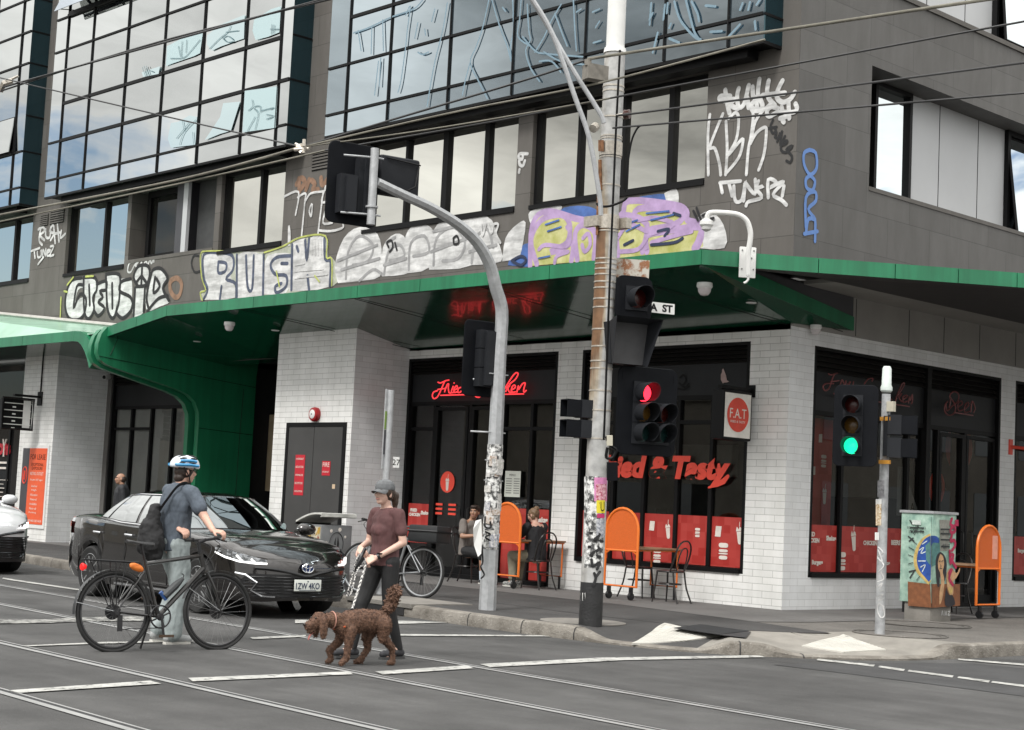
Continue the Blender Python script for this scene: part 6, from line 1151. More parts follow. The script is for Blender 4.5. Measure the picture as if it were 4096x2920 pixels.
b = MB(); q = PD(10, 335, 24.6); b.tube([q+Vector((-.05, 0, -.1)), q+Vector((.05, 0, 0)), q+Vector((.12, .1, .05))], .05, 6); b.tube([q, q+Vector((.2, .15, .12))], .02, 5); tag(b.build('wire_clamp', m_band, None), 'small wire clamp at the left edge above the left bay', 'wire clamp')
# ================================================================ vehicles
def interp(T, x):
    for (a, u), (c, v) in zip(T[:-1], T[1:]):
        if a <= x <= c: t = (x-a)/(c-a); t = t*t*(3-2*t)*.5+t*.5; return u+(v-u)*t
    return T[0][1] if x < T[0][0] else T[-1][1]
m_tyre = mat('tyre_rubber', (.014, .014, .014), rough=.75, var=.2, scale=10); m_rim = mat('alloy_rim', (.6, .61, .62), rough=.25, metal=.9, var=.08)
m_cglass = glassmat('car_glass', (.75, .8, .82), .22, (.006, .009, .009), wob=0); m_cside = glassmat('car_side_glass', (.9, .92, .92), .55, (.01, .014, .014), wob=.01, wscale=2)
m_chrome = mat('chrome', (.75, .76, .78), rough=.12, metal=1, var=0); m_cblk = mat('car_black_trim', (.008, .008, .009), rough=.35, var=.1)
m_lampg = glassmat('lamp_glass', (.85, .87, .9), .3, (.08, .085, .09), wob=.3, wscale=14); m_drl = mat('daytime_lamp', (1, 1, 1), var=0, emit=(1, .98, .94), estr=.45)
def car(root, O, ang, paint, zs_=1.0, suv=False):
    M = Matrix.Translation((O[0], O[1], 0)) @ Matrix.Rotation(ang, 4, 'Z')
    W = lambda x, y, z: M @ Vector((x, y, z*zs_ if z > .35 else z))
    HW = [(-3.9, .30), (-3.86, .58), (-3.75, .76), (-3.5, .86), (-3, .905), (-2, .915), (-.8, .915), (0, .91), (.35, .88), (.62, .8), (.8, .68), (.9, .53), (.96, .34), (.985, .12)]
    ZS = [(-3.9, .86), (-3.8, 1.0), (-3.4, 1.03), (-2.5, .985), (-1.5, .955), (-.6, .945), (0, .9), (.4, .835), (.7, .75), (.9, .64), (.985, .58)]
    ZT = [(-3.9, .9), (-3.82, 1.07), (-3.3, 1.1), (-2.6, 1.06), (-.45, 1.0), (-.3, 1.0), (.2, .945), (.6, .86), (.8, .79), (.9, .735), (.985, .66)]
    ZB = [(-3.9, .36), (-3.7, .27), (-3.3, .22), (-2.4, .19), (-.5, .18), (.5, .2), (.9, .2), (.985, .22)]
    R_ = .375
    def zb(x):
        z = interp(ZB, x)
        for a in (0, -2.825):
            if abs(x-a) < R_: z = max(z, .325+math.sqrt(R_*R_-(x-a)**2))
        return z
    xs = sorted(set([-3.9, -3.88, -3.86, -3.8, -3.75, -3.6, -3.4, -3.25, -2.2, -2, -1.7, -1.4, -1.1, -.8, -.6, .45, .55, .62, .7, .76, .82, .87, .91, .94, .965, .985] + [a+R_*math.cos(k*math.pi/14) for a in (0, -2.825) for k in range(15)] + [a+s*(R_+.004) for a in (0, -2.825) for s in (-1, 1)]))
    rings = []
    for x in xs:
        w_, zt, zss, z0 = interp(HW, x), interp(ZT, x), interp(ZS, x), zb(x); h = zss-z0
        rk = lambda z: -.16*max(0, z-.5) if x > .5 else (.1*max(0, z-.8) if x < -3.6 else 0)
        half = [(w_*.93, z0), (w_*.985, z0+h*.12), (w_*1.0, z0+h*.4), (w_*.985, z0+h*.62), (w_*.995, z0+h*.8), (w_*.975, zss-.012), (w_*.93, zss+.012), (w_*.8, zss+(zt-zss)*.55), (w_*.5, zss+(zt-zss)*.92), (0, zt)]
        rings.append([W(x+rk(z), y, z) for y, z in half] + [W(x+rk(z), -y, z) for y, z in half[-2::-1]])
    b = MB(); b.loft(rings, closed=False); b.face(rings[0]); b.face(rings[-1]); body = b.build('body', paint, root, 40)
    b = MB(); b.box((-3.6, -.62, .22), (.62, .62, .5), M=M); b.box((-3.3, -.62, .5), (.42, .62, .8), M=M)
    for a in (0, -2.825):
        for s in (-1, 1): b.lathe([(.36, -.24), (.372, 0)], M @ Matrix.Translation((a, s*.66, .325)) @ Matrix.Rotation(s*-math.pi/2, 4, 'X'), n=24, caps=False)
    b.build('underbody', m_cblk, body)
    # cabin
    bl = [(-.28, 0, .99), (-.38, .5, .985), (-.6, .775, .965), (-1.35, .835, .955), (-2.1, .845, .97), (-2.8, .8, 1.02), (-3.1, .52, 1.07), (-3.24, 0, 1.09)]
    rf = [(-1.02, 0, 1.395), (-1.08, .38, 1.39), (-1.2, .555, 1.375), (-1.5, .59, 1.385), (-2.05, .595, 1.38), (-2.42, .56, 1.355), (-2.56, .36, 1.335), (-2.62, 0, 1.33)]
    def cab(i, t, o=0):
        k = min(int(i), 6); f = i-k; p = Vector(bl[k]).lerp(Vector(bl[k+1]), f); q = Vector(rf[k]).lerp(Vector(rf[k+1]), f); v = p.lerp(q, t); v += Vector((0, 0, 0)); 
        bul = .03*math.sin(math.pi*t); v.y += bul if v.y > .2 else 0; v.x += bul*(1 if i < 2 else -1 if i > 5.5 else 0)
        return v + Vector((.0, 0, 0))
    def side(i, t, s, o=0):
        v = cab(i, t); n = Vector((.7 if i < 2 else (-.6 if i > 5.6 else 0), 1 if 1 < i < 6.4 else .2, .45)).normalized(); v += n*o; return W(v.x, v.y*s, v.z)
    full = lambda t: [side(k/2, t, 1) for k in range(15)] + [side(k/2, t, -1) for k in range(13, 0, -1)]
    b = MB(); b.loft([full(t) for t in (-.05, 0, .33, .66, 1)], caps=False)
    rows = [full(1)] + [[W(0, 0, 0)]*28]
    c0 = Vector((-1.75, 0, 1.44)); ring1 = full(1); inner = [W(c0.x+(Vector(cab(k/2, 1)).x-c0.x)*.6, cab(k/2, 1).y*.6, 1.432) for k in range(15)] + [W(c0.x+(cab(k/2, 1).x-c0.x)*.6, -cab(k/2, 1).y*.6, 1.432) for k in range(13, 0, -1)]
    b.loft([ring1, inner], caps=False); b.face(inner); roof = b.build('cabin_roof', paint, root, 50)
    def pane(nm, i0, i1, t0, t1, s, m, cut0=0, cut1=0, par=root, o=.006):
        b = MB(); n_ = 6; b.loft([[side(i0+(i1-i0)*k/n_+cut0*(j/4)*(1-k/n_)+cut1*(j/4)*(k/n_), t0+(t1-t0)*j/4, s, o) for k in range(n_+1)] for j in range(5)], closed=False); return b.build(nm, m, par, 60)
    for s in (-1, 1):
        pane('side_window', 2.15, 3.42, .1, .93, s, m_cside, .12, 0); pane('side_window', 3.52, 4.62, .1, .93, s, m_cside); pane('quarter_window', 4.7, 5.2, .1, .9, s, m_cside, 0, -.22)
        b = MB(); b.tube([side(i, .05, s, .01) for i in (2.1, 3, 4, 5, 5.3)], .008, 4); b.tube([side(i, .965, s, .008) for i in (2.15, 3, 4, 4.8, 5.05)], .008, 4); b.build('window_trim', m_chrome, root)
        # mirror, door seams, handles, arch lips
        b = MB(); b.ell((0, 0, 0), (.1, .14, .085), 12, 8); b.bm.transform(Matrix.Translation(W(-.6, s*1.0, 1.02))); b.tube([W(-.6, s*.84, .97), W(-.6, s*.95, 1.0)], .03, 6); mi_ = b.build('mirror', paint, root)
        for x in (-.75, -1.85, -2.6): 
            b = MB(); b.tube([W(x, s*interp(HW, x)*.99, .9), W(x+.02, s*(interp(HW, x)*1.0+.002), .6), W(x+.04, s*interp(HW, x)*.99, .28)], .005, 4); b.build('door_seam', m_cblk, body)
        for x in (-1.62, -2.5): b = MB(); b.tube([W(x, s*.925, .845), W(x-.1, s*.95, .85), W(x-.2, s*.925, .85)], .016, 6); b.build('door_handle', m_chrome, body)
        b = MB(); b.loft([[W(-.55-k*.19, s*(.912), z) for k in range(9)] for z in (.21, .235)], closed=False); b.build('sill_trim', m_chrome, body)
        # headlight
        fx = lambda y, z: next((x for x in [.985-k*.005 for k in range(190)] if interp(HW, x) >= abs(y)), .4) - .16*max(0, z-.5)
        def fp(y, z, o=.012): return W(fx(y, z)+o, y, z)
        hl = [(.5, .66, .625), (.62, .69, .625), (.75, .735, .64), (.83, .77, .68), (.875, .785, .73)]
        b = MB(); b.loft([[fp(s*y, z0) for y, z0, z1 in [(a, c, d) for a, d, c in hl]], [fp(s*y, z1+.02, .012) for y, z1, _ in hl]], closed=False); h_ = b.build('headlight', m_lampg, root)
        b = MB(); b.tube([fp(s*y, z0+.012, .018) for y, z1, z0 in hl], .012, 5); b.tube([fp(s*.62, .64, .02), fp(s*.66, .685, .02)], .012, 5); b.tube([fp(s*.73, .66, .02), fp(s*.77, .72, .02)], .012, 5); b.build('running_lamp', m_drl, h_)
        # tail lamp wrapped round the corner
        b = MB(); b.loft([[W(x, s*(interp(HW, x)+.006), z) for x in (-3.88, -3.84, -3.78, -3.66, -3.5)] for z in (.8, .96)], closed=False); b.build('tail_light', mat('tail_lens', (.25, .015, .015), rough=.15, coat=1, var=.1), root)
        b = MB(); b.tube([fp(s*y, z, .016) for y, z in ((.78, .52), (.7, .5), (.6, .42), (.66, .33), (.55, .27), (.4, .26))], .014, 5); b.build('bumper_trim', m_chrome if not suv else m_cblk, body)
    pane('windshield', .0, 1.75, .04, .95, 1, m_cglass); pane('windshield', 0, 1.75, .04, .95, -1, m_cglass); pane('rear_window', 5.75, 7, .08, .93, 1, m_cglass); pane('rear_window', 5.75, 7, .08, .93, -1, m_cglass)
    fx = lambda y, z: next((x for x in [.985-k*.005 for k in range(190)] if interp(HW, x) >= abs(y)), .4) - .16*max(0, z-.5)
    fp = lambda y, z, o=.012: W(fx(y, z)+o, y, z)
    b = MB(); ys = [-.74+.1057*k for k in range(15)]
    b.loft([[fp(y*q, z, .008) for y in ys] for z, q in ((.52, .92), (.44, 1), (.34, .96), (.25, .84))], closed=False); gr = b.build('grille', m_cblk, root)
    b = MB()
    for k in range(7): z = .27+k*.036; b.tube([fp(y*(.84+.12*min(1, k/3)), z, .016) for y in ys], .008, 4)
    b.build('grille_bars', mat('gloss_black', (.012, .012, .013), rough=.2, coat=.6, var=0), gr)
    b = MB(); b.tube([fp(y, .545-.05*(1-abs(y)/.5)**2+.04*(abs(y)/.5) if abs(y) < .5 else .585+.03*(abs(y)-.5), .012) for y in [-.62+.0827*k for k in range(16)]], .02, 5); b.build('upper_grille', m_cblk, root)
    if not suv:
        em = fp(0, .6, .03); Me = frame(em, M.to_3x3() @ Vector((0, 1, 0)), (0, 0, 1)); b = MB()
        b.lathe([(.062, -.01), (.06, .004), (.002, .006)], Me @ Matrix.Diagonal((1.25, .85, 1, 1)), n=24, mi=1)
        for rx, ry, cy in ((.078, .053, 0), (.026, .05, 0), (.055, .021, .022)): b.tube([Me @ Vector((rx*math.cos(k*math.pi/14), cy+ry*math.sin(k*math.pi/14), .009)) for k in range(28)], .007, 5, closed=True)
        b.build('badge', [m_chrome, mat('badge_blue', (.01, .03, .12), rough=.2, var=0)], root)
        Mp = frame(fp(0, .4, .035), M.to_3x3() @ Vector((0, 1, 0)), (0, 0, 1)); b = MB(); b.box((-.187, -.067, -.004), (.187, .067, .003), M=Mp); b.bevel(.006, 2); pl = b.build('number_plate', mat('plate_white', (.62, .64, .6), rough=.4, var=.05), root)
        b = MB(); addtext(b, '1ZW 4KO', Mp @ Matrix.Translation((0, -.008, .005)), extrude=.0005, width=.33, height=.075, bold=.002); b.face([Mp @ Vector(p) for p in ((-.014, .052, .0042), (.014, .052, .0042), (0, .03, .0042))]); b.box((-.12, -.061, .0035), (.12, -.054, .0042), M=Mp); b.build('plate_print', mat('plate_navy', (.02, .03, .07), rough=.5, var=0), pl, 0)
    # cabin inside shows faintly through the windscreen: seats and a sticker
    b = MB(); lathe_c = side(1.55, .16, -1, .012); b.lathe([(.05, 0), (.002, .001)], frame(side(1.5, .15, 1, .014), M.to_3x3() @ Vector((-.3, .95, .1)), (0, 0, 1)), n=14, caps=False); b.build('screen_sticker', mat('sticker_blue', (.45, .55, .55), rough=.5), root)
    for a in (0, -2.825):
        for s in (-1, 1):
            Mw = M @ Matrix.Translation((a, s*.8, .33)) @ Matrix.Rotation(-s*math.pi/2, 4, 'X')
            b = MB(); b.lathe([(.2, -.1), (.3, -.105), (.325, -.085), (.333, -.04), (.333, .04), (.325, .085), (.3, .1), (.235, .09), (.2, .08)], Mw, n=40); wl = b.build('wheel', m_tyre, root, 30)
            b = MB(); b.lathe([(.235, .0), (.238, .085), (.225, .09), (.215, .06)], Mw, n=36, caps=False); b.lathe([(.06, .05), (.05, .075), (.02, .08), (.002, .08)], Mw, n=16)
            for k in range(10):
                A = Matrix.Rotation(k*math.pi/5, 4, 'Z'); b.loft([[Mw @ A @ Vector((r_, o*wd, zz_)) for o, zz_ in ((-1, h0), (-.5, h0+.02), (.5, h0+.02), (1, h0))] for r_, wd, h0 in ((.045, .018, .055), (.13, .014, .062), (.225, .026, .06))], closed=False)
            b.build('rim', m_rim, wl, 30); b = MB(); b.lathe([(.22, .0), (.1, .01), (.002, .01)], Mw, n=24, caps=False); b.build('brake', m_cblk, wl)
    if suv:
        b = MB(); b.loft([[fp(y, z, .01) for y in [-.84+.12*k for k in range(15)]] for z in (.2, .36)], closed=False); b.build('bumper_cladding', m_cblk, body)
    return body
p_dark = mat('dark_car_paint', (.035, .032, .031), rough=.16, metal=.75, var=.05, scale=2, coat=1); p_white = mat('white_car_paint', (.6, .61, .62), rough=.25, var=.03, coat=1)
cr_ = thing('parked_car', 'dark grey sedan waiting at the stop line with its daytime lamps on', 'car', (-3.85, -7.27, 0)); car(cr_, (-2.33, -7.36), RAD(-3.0), p_dark)
sv = thing('parked_car', 'white car cut by the left edge behind the dark sedan', 'car', (-12.1, -7.3, 0)); car(sv, (-10.7, -7.3), RAD(-2), p_white, 1.14, True)
# ================================================================ bins, cabinet, cafe tables and chairs
bc = PZ(1272, 2362, .15); bn = thing('rubbish_bin', 'grey steel rubbish bin housing with white curved lid and painted side panel', 'bin', (bc.x-.26, bc.y+.27, .15))
b = MB(); b.box((bc.x-.52, bc.y, .15), (bc.x, bc.y+.54, 1.06)); b.bevel(.012); b.build('bin_housing', mat('bin_grey', (.2, .205, .21), rough=.5, metal=.3, var=.15, scale=4, detail=8), bn)
b = MB(); L_ = [(bc.x-.56+.6*k/8, 1.06+.17*math.sin(math.pi*(.08+.5*k/8))) for k in range(9)]
b.loft([[(bc.x-.56, y, 1.05)] + [(x, y, z) for x, z in L_] + [(bc.x+.04, y, 1.175), (bc.x-.0, y, 1.165)] + [(x, y, z-.025) for x, z in L_[::-1]] for y in (bc.y-.04, bc.y+.58)]); b.build('curved_lid', mat('lid_white', (.5, .5, .47), rough=.45, var=.25, scale=6, detail=8), bn, 50)
art = [mat('art_' + n, c, rough=.5, var=.15, scale=20) for n, c in (('rust', (.3, .05, .03)), ('blue', (.03, .06, .2)), ('cream', (.55, .5, .38)), ('black', (.02, .02, .02)), ('gold', (.45, .28, .05)))]
b = MB(); b.box((bc.x-.5, bc.y-.006, .3), (bc.x-.02, bc.y, 1.03), 2); random.seed(11)
for k in range(70):
    u, v = bc.x-.5+random.random()*.46, .32+random.random()*.68; s_ = .03+random.random()*.1; a = random.random()*6; q = []
    for j, rr_ in ((0, 1), (1, .35), (2, .9), (3, .3)): t_ = a+j*1.6; q.append((min(bc.x-.02, max(bc.x-.5, u+s_*rr_*math.cos(t_))), bc.y-.007-.0003*k, min(1.03, max(.3, v+s_*1.5*rr_*math.sin(t_)))))
    b.face(q, k % 5)
b.build('painted_panel', art, bn, 0)
b = MB(); Ml = wallB(bc.y+.27, .8, bc.x+.003); b.tube([Ml @ Vector((.12*math.cos(k*math.pi/12), .16*math.sin(k*math.pi/12), 0)) for k in range(24)], .006, 4, closed=True); b.face([Ml @ Vector(p) for p in ((-.02, -.13, .002), (-.04, .02, .002), (-.015, .1, .002), (-.005, -.1, .002))]); b.face([Ml @ Vector(p) for p in ((.02, -.13, .002), (.05, 0, .002), (.02, .12, .002), (.005, -.1, .002))])
for y, z, r_ in ((.05, 1.0, .03), (-.1, .98, .025), (.15, .9, .02)): b.lathe([(r_, .0), (.001, .003)], Ml @ Matrix.Translation((y, z-.8, .001)), n=10, mi=1, caps=False)
b.build('stencil', [m_gb, m_print], bn, 0)
# ---- painted control cabinet
cc = PZ(3722, 2488, .15); cw, cd = .5, .6
cb = thing('control_cabinet', 'green and brown mural painted signal cabinet on a concrete plinth', 'cabinet', (cc.x-cw/2, cc.y+cd/2, .15))
b = MB(); b.box((cc.x-cw+.06, cc.y+.03, .12), (cc.x-.03, cc.y+cd-.04, .4)); b.bevel(.015); pli = b.build('plinth', m_conc, cb)
M_ = wallB(cc.y+.38, .26, cc.x-.028); b = MB(); strokes(b, [[(x*.0016-.1, (1375-y)*.0016) for x, y in s] for s in ([(20, 1390), (30, 1350), (40, 1385)], [(60, 1355), (60, 1392)], [(80, 1390), (90, 1355), (100, 1390)], [(120, 1360), (150, 1358), (122, 1390), (155, 1388)])], lambda x, y: M_ @ Vector((x, y, 0)), .012, OUT_B); b.build('graffiti', m_gw, pli, 0, fixn=False)
ct = 1.62
b = MB(); b.box((cc.x-cw, cc.y, .4), (cc.x, cc.y+cd, ct)); b.bevel(.008); b.box((cc.x-cw-.02, cc.y-.02, ct), (cc.x+.02, cc.y+cd+.02, ct+.035), 1); b.build('cabinet_body', [mat('mural_aqua', (.26, .45, .37), rough=.55, var=.35, scale=7, detail=8, col2=(.42, .58, .48)), m_gal], cb)
C3 = lambda x, y: (3396+x*.3061, 1950+y*.3061)
fcL = lambda x, y: PY(x, y, cc.y-.003); fcR = lambda x, y: PX(x, y, cc.x+.003)
mm_ = {k: mat('mural_'+k, c, rough=.55, var=.25, scale=14, detail=7) for k, c in (('brown', (.2, .075, .03)), ('blue', (.02, .07, .3)), ('skin', (.5, .3, .16)), ('hair', (.02, .018, .022)), ('teal', (.08, .2, .19)), ('red', (.38, .02, .07)), ('ochre', (.5, .36, .12)), ('dark', (.03, .035, .035)), ('white', (.6, .66, .62)), ('grey', (.25, .25, .22)))}
def mural(fn, N_, L):
    b = MB(); ms = []; lift = .001
    for m, wd, S in L:
        if mm_[m] not in ms: ms.append(mm_[m])
        for s in S:
            P = [fn(*C3(*p))+N_*lift for p in s]
            if wd == 'fill': b.face(P, ms.index(mm_[m])); lift += .0006
            elif wd == 'curve': b.face(smoothpts(P+[P[0]], 3)[:-1], ms.index(mm_[m])); lift += .0006
            else: ribbon(b, smoothpts(P, 3) if len(P) > 2 else P, wd, N_, 0, ms.index(mm_[m])); lift += .0005
    o = b.build('mural', ms, cb, 0, fixn=False); o['label'] = 'painted mural of a woman, blue disc and brown earth'
mural(fcL, OUT_A, [('brown', 'fill', [[(768, 1228), (1062, 1262), (1075, 1570), (772, 1545)]]), ('ochre', 'curve', [[(1064, 600), (960, 660), (880, 780), (845, 930), (870, 1080), (960, 1190), (1068, 1230)]]), ('blue', 'curve', [[(1064, 630), (985, 680), (920, 790), (888, 930), (910, 1060), (985, 1160), (1068, 1200)]]), ('teal', 'fill', [[(1000, 760), (1064, 700), (1066, 1020), (1010, 950)]]), ('white', .012, [[(920, 820), (980, 780), (940, 860), (1000, 840)], [(910, 960), (1000, 960)], [(940, 1040), (1000, 1010), (960, 1100)], [(960, 740), (1020, 700)]]), ('dark', .02, [[(780, 640), (850, 700)], [(790, 700), (840, 660)], [(790, 1100), (870, 1080)], [(800, 1180), (850, 1100)], [(800, 430), (830, 480)]]), ('dark', .01, [[(860+10*k, 620-18*k), (830+16*k, 560-20*k)] for k in range(6)] + [[(840, 900), (780, 880)], [(840, 980), (780, 1000)], [(860, 820), (790, 780)], [(890, 740), (820, 680)], [(930, 1160), (890, 1210)]]), ('white', 'fill', [[(832, 425), (945, 430), (946, 490), (834, 482)]]), ('dark', .016, [[(805, 520), (980, 530)], [(810, 565), (830, 580)], [(855, 570), (985, 575)]])])
mural(fcR, OUT_B, [('brown', 'fill', [[(1072, 1260), (1450, 1262), (1450, 1545), (1080, 1572)]]), ('teal', 'fill', [[(1068, 700), (1180, 650), (1190, 900), (1150, 1000), (1075, 1040)]]), ('blue', 'curve', [[(1068, 630), (1150, 640), (1178, 720), (1100, 720), (1070, 760)]]), ('grey', 'fill', [[(1180, 420), (1310, 425), (1305, 825), (1190, 830)]]), ('hair', 'curve', [[(1190, 840), (1140, 900), (1130, 1050), (1150, 1280), (1180, 1285), (1190, 1150), (1250, 1220), (1275, 1000), (1240, 880)]]), ('skin', 'curve', [[(1190, 870), (1160, 960), (1165, 1060), (1185, 1110), (1200, 1250), (1180, 1350), (1180, 1530), (1215, 1450), (1240, 1300), (1240, 1180), (1220, 1100), (1240, 1010), (1225, 900)]]), ('skin', 'curve', [[(1290, 1080), (1340, 1050), (1400, 1120), (1440, 1050), (1445, 1090), (1400, 1180), (1360, 1230), (1360, 1380), (1320, 1410), (1280, 1300), (1270, 1150)]]), ('hair', 'curve', [[(1265, 1300), (1300, 1400), (1350, 1410), (1380, 1530), (1250, 1540)]]), ('dark', .012, [[(1172, 965), (1190, 960)], [(1205, 965), (1225, 955)], [(1190, 1010), (1200, 1030), (1188, 1040)], [(1180, 1060), (1210, 1055)]]), ('ochre', 'curve', [[(1300, 1300), (1340, 1310), (1345, 1370), (1315, 1385), (1295, 1340)]]), ('red', .05, [[(1340, 410), (1320, 480), (1370, 520), (1380, 570), (1330, 590), (1325, 540), (1390, 490)], [(1340, 620), (1320, 700), (1370, 690), (1380, 760), (1340, 820)], [(1310, 830), (1320, 1000), (1360, 880), (1310, 900), (1390, 1040)], [(1300, 1120), (1340, 1060), (1300, 1180), (1350, 1270)]]), ('dark', .022, [[(1195, 545), (1300, 548)], [(1195, 600), (1300, 605)], [(1195, 680), (1300, 684)], [(1200, 770), (1300, 772)]]), ('red', 'fill', [[(1375, 425), (1420, 420), (1422, 505), (1380, 500)]]), ('dark', .008, [[(1068, 385), (1075, 1560)]])])
for tx, wl, u, z, hh, ww in (('SIGNAL FAULTS', 0, .22, .93, .035, .3), ('13 11 70', 0, .25, .87, .045, .24), ('13 11 70', 1, .26, 1.28, .06, .2), ('4010', 1, .26, 1.1, .07, .2)):
    b = MB(); q = (C3(890, 525+(.93-z)*900) if wl == 0 else C3(1245, 600 if z > 1.2 else 765)); q = (fcL if wl == 0 else fcR)(*q); addtext(b, tx, (wallA(q.x, q.z, cc.y-.02) if wl == 0 else wallB(q.y, q.z, cc.x+.03)), extrude=.0004, width=ww, height=hh); b.build('stencilled_number', mm_['dark'], cb, 0)
# ---- cafe tables with orange screens, bentwood chairs
m_or = mat('orange_steel', (.75, .17, .02), rough=.4, var=.06); m_mesh = mat('orange_mesh', (.62, .115, .012), rough=.5, var=.12, scale=120, detail=2, bump=.3, bscale=220); m_top = mat('timber_top', (.28, .17, .1), rough=.45, var=.2, scale=6); m_chair = mat('black_bentwood', (.016, .013, .012), rough=.3, var=.15)
def cafe(o, rz, label, cream=False, ln=1.0):
    t = thing('cafe_table', label, 'table', o, rz, 'orange cafe tables with arched screens'); M = MW[t.name]
    T = lambda x, y, z: M @ Vector((x, y, z)); hw_ = .32
    arch = [(hw_, .2), (hw_, 1.02)] + [(hw_*math.cos(k*math.pi/12), 1.02+.32*math.sin(k*math.pi/12)) for k in range(1, 12)] + [(-hw_, 1.02), (-hw_, .2)]
    b = MB(); b.tube([T(x, 0, z) for x, z in arch], .022, 8, closed=True); b.tube([T(-hw_, 0, .72), T(hw_, 0, .72)], .016, 6)
    for x in (-hw_, hw_): s = -1 if x > 0 else 1; b.tube(smoothpts([T(x, 0, .6), T(x+s*.02, 0, .67), T(x+s*.08, 0, .71)], 4), .012, 5)
    sc_ = b.build('screen_frame', m_or, t)
    b = MB(); b.prism([T(x*.98, -.004, z) for x, z in ([(hw_, .72)] + arch[1:-1] + [(-hw_, .72)])], M.to_3x3() @ Vector((0, .008, 0))); b.build('screen_mesh', m_mesh, sc_, 0)
    if cream: b = MB(); b.box((.09, -.008, .86), (.235, -.005, 1.2), M=M); b.build('screen_print', mat('pink_print', (.75, .33, .24), rough=.6), sc_, 0)
    b = MB(); b.box((-.31, .03, .745), (.31, ln, .775), M=M); b.bevel(.008); b.build('table_top', m_top, t)
    b = MB(); b.tube([T(-.26, .03, .735), T(.26, .03, .735), T(.26, ln, .735), T(-.26, ln, .735)], .015, 6, closed=True); b.tube([T(-.26, ln-.03, .2), T(-.26, ln-.03, .735), T(.26, ln-.03, .735), T(.26, ln-.03, .2)], .018, 6, closed=True); b.tube([T(.26, .1, .735), T(.26, .1, .2), T(.26, ln-.03, .2)], .016, 6) if 0 else None; b.build('table_frame', m_or, t)
    for x in (-.22, .22):
        b = MB(); b.lathe([(.02, -.022), (.055, -.02), (.058, 0), (.055, .02), (.02, .022)], M @ Matrix.Translation((x, 0, .06)) @ Matrix.Rotation(math.pi/2, 4, 'Y'), n=18); b.box((x-.03, -.015, .08), (x+.03, .015, .185), M=M); b.build('caster', m_cblk, t)
        b = MB(); b.cyl(T(x, ln-.03, .0), T(x, ln-.03, .2), .02, n=8); b.build('table_foot', m_cblk, t)
    return t
tB = cafe((PY(2478, 2390, -1.15).x, -1.15, .155), 0, 'orange cafe table with arched screen, empty, right of the utility pole')
tA = cafe((PY(2016, 2330, -1.15).x, -1.15, .155), 0, 'orange cafe table with arched screen where two people sit', ln=1.05)
cs = PZ(3974, 2478, .15); tC = cafe((cs.x-.1, cs.y, .155), RAD(90), 'orange cafe table with a pink printed screen on the side street', True, 1.3)
def chair(o, rz, label):
    t = thing('bentwood_chair', label, 'chair', o, rz, 'black bentwood chairs at the cafe tables'); M = MW[t.name]; T = lambda x, y, z: M @ Vector((x, y, z))
    b = MB(); b.lathe([(.19, .44), (.205, .452), (.2, .468), (.01, .462)], M, n=24); b.build('seat', m_chair, t)
    b = MB(); b.tube([T(.165*math.cos(k*math.pi/12), .165*math.sin(k*math.pi/12), .27) for k in range(24)], .01, 6, closed=True); b.build('stretcher', m_chair, t)
    for x, y in ((.13, .14), (-.13, .14)): b = MB(); b.tube([T(x*1.0, y, .45), T(x*1.15, y*1.1, .25), T(x*1.35, y*1.3, 0)], [.015, .014, .011], 7); b.build('leg', m_chair, t)
    for x in (.14, -.14): b = MB(); b.tube(smoothpts([T(x, -.15, .45), T(x*1.05, -.19, .22), T(x*1.25, -.27, 0)], 3), .013, 7); b.build('leg', m_chair, t)
    b = MB(); b.tube(smoothpts([T(.175, -.12, .46), T(.185, -.19, .64), T(.165, -.235, .8), T(.09, -.255, .885), T(0, -.26, .905), T(-.09, -.255, .885), T(-.165, -.235, .8), T(-.185, -.19, .64), T(-.175, -.12, .46)], 4), .013, 7); b.build('back_hoop', m_chair, t)
    b = MB(); b.tube(smoothpts([T(.09, -.175, .465), T(.1, -.205, .62), T(.075, -.24, .76), T(0, -.25, .8), T(-.075, -.24, .76), T(-.1, -.205, .62), T(-.09, -.175, .465)], 4), .01, 6); b.build('inner_hoop', m_chair, t)
    return t
tBx, tAx = tB.location.x, tA.location.x
c0_ = chair((tBx+.62, -.75, .155), RAD(95), 'empty black chair facing left at the right cafe table')
dup(c0_, (tBx-.35, -.35, .155), RAD(-80), 'empty black chair seen behind the orange screen beside the utility pole')
mxs, wxs = PY(1880, 2070, -.77).x, PY(2152, 2090, -.72).x
dup(c0_, (wxs+.02, -.7, .155), RAD(85), 'black chair under the seated woman in a black top')
dup(c0_, (mxs-.03, -.75, .155), RAD(-70), 'black chair under the seated man by the shop door')
dup(c0_, (tC.location.x-.55, tC.location.y-.6, .155), RAD(0), 'black chair left of the pink printed orange screen, nearer the cabinet')
dup(c0_, (tC.location.x-.9, tC.location.y+.55, .155), RAD(180), 'black chair behind the pink printed orange screen by the shop door')
# red wall bracket at the right edge
q = PX(4040, 1788, 0); o = thing('wall_bracket', 'small red bracket arm on the white pier at the right edge', 'bracket', q); b = MB(); b.box((0, q.y-.05, q.z-.13), (.02, q.y+.06, q.z+.13)); b.tube([q, q+Vector((.05, .1, 0)), q+Vector((.05, 1.2, 0))], .03, 8); b.build('bracket_arm', m_coral, o)
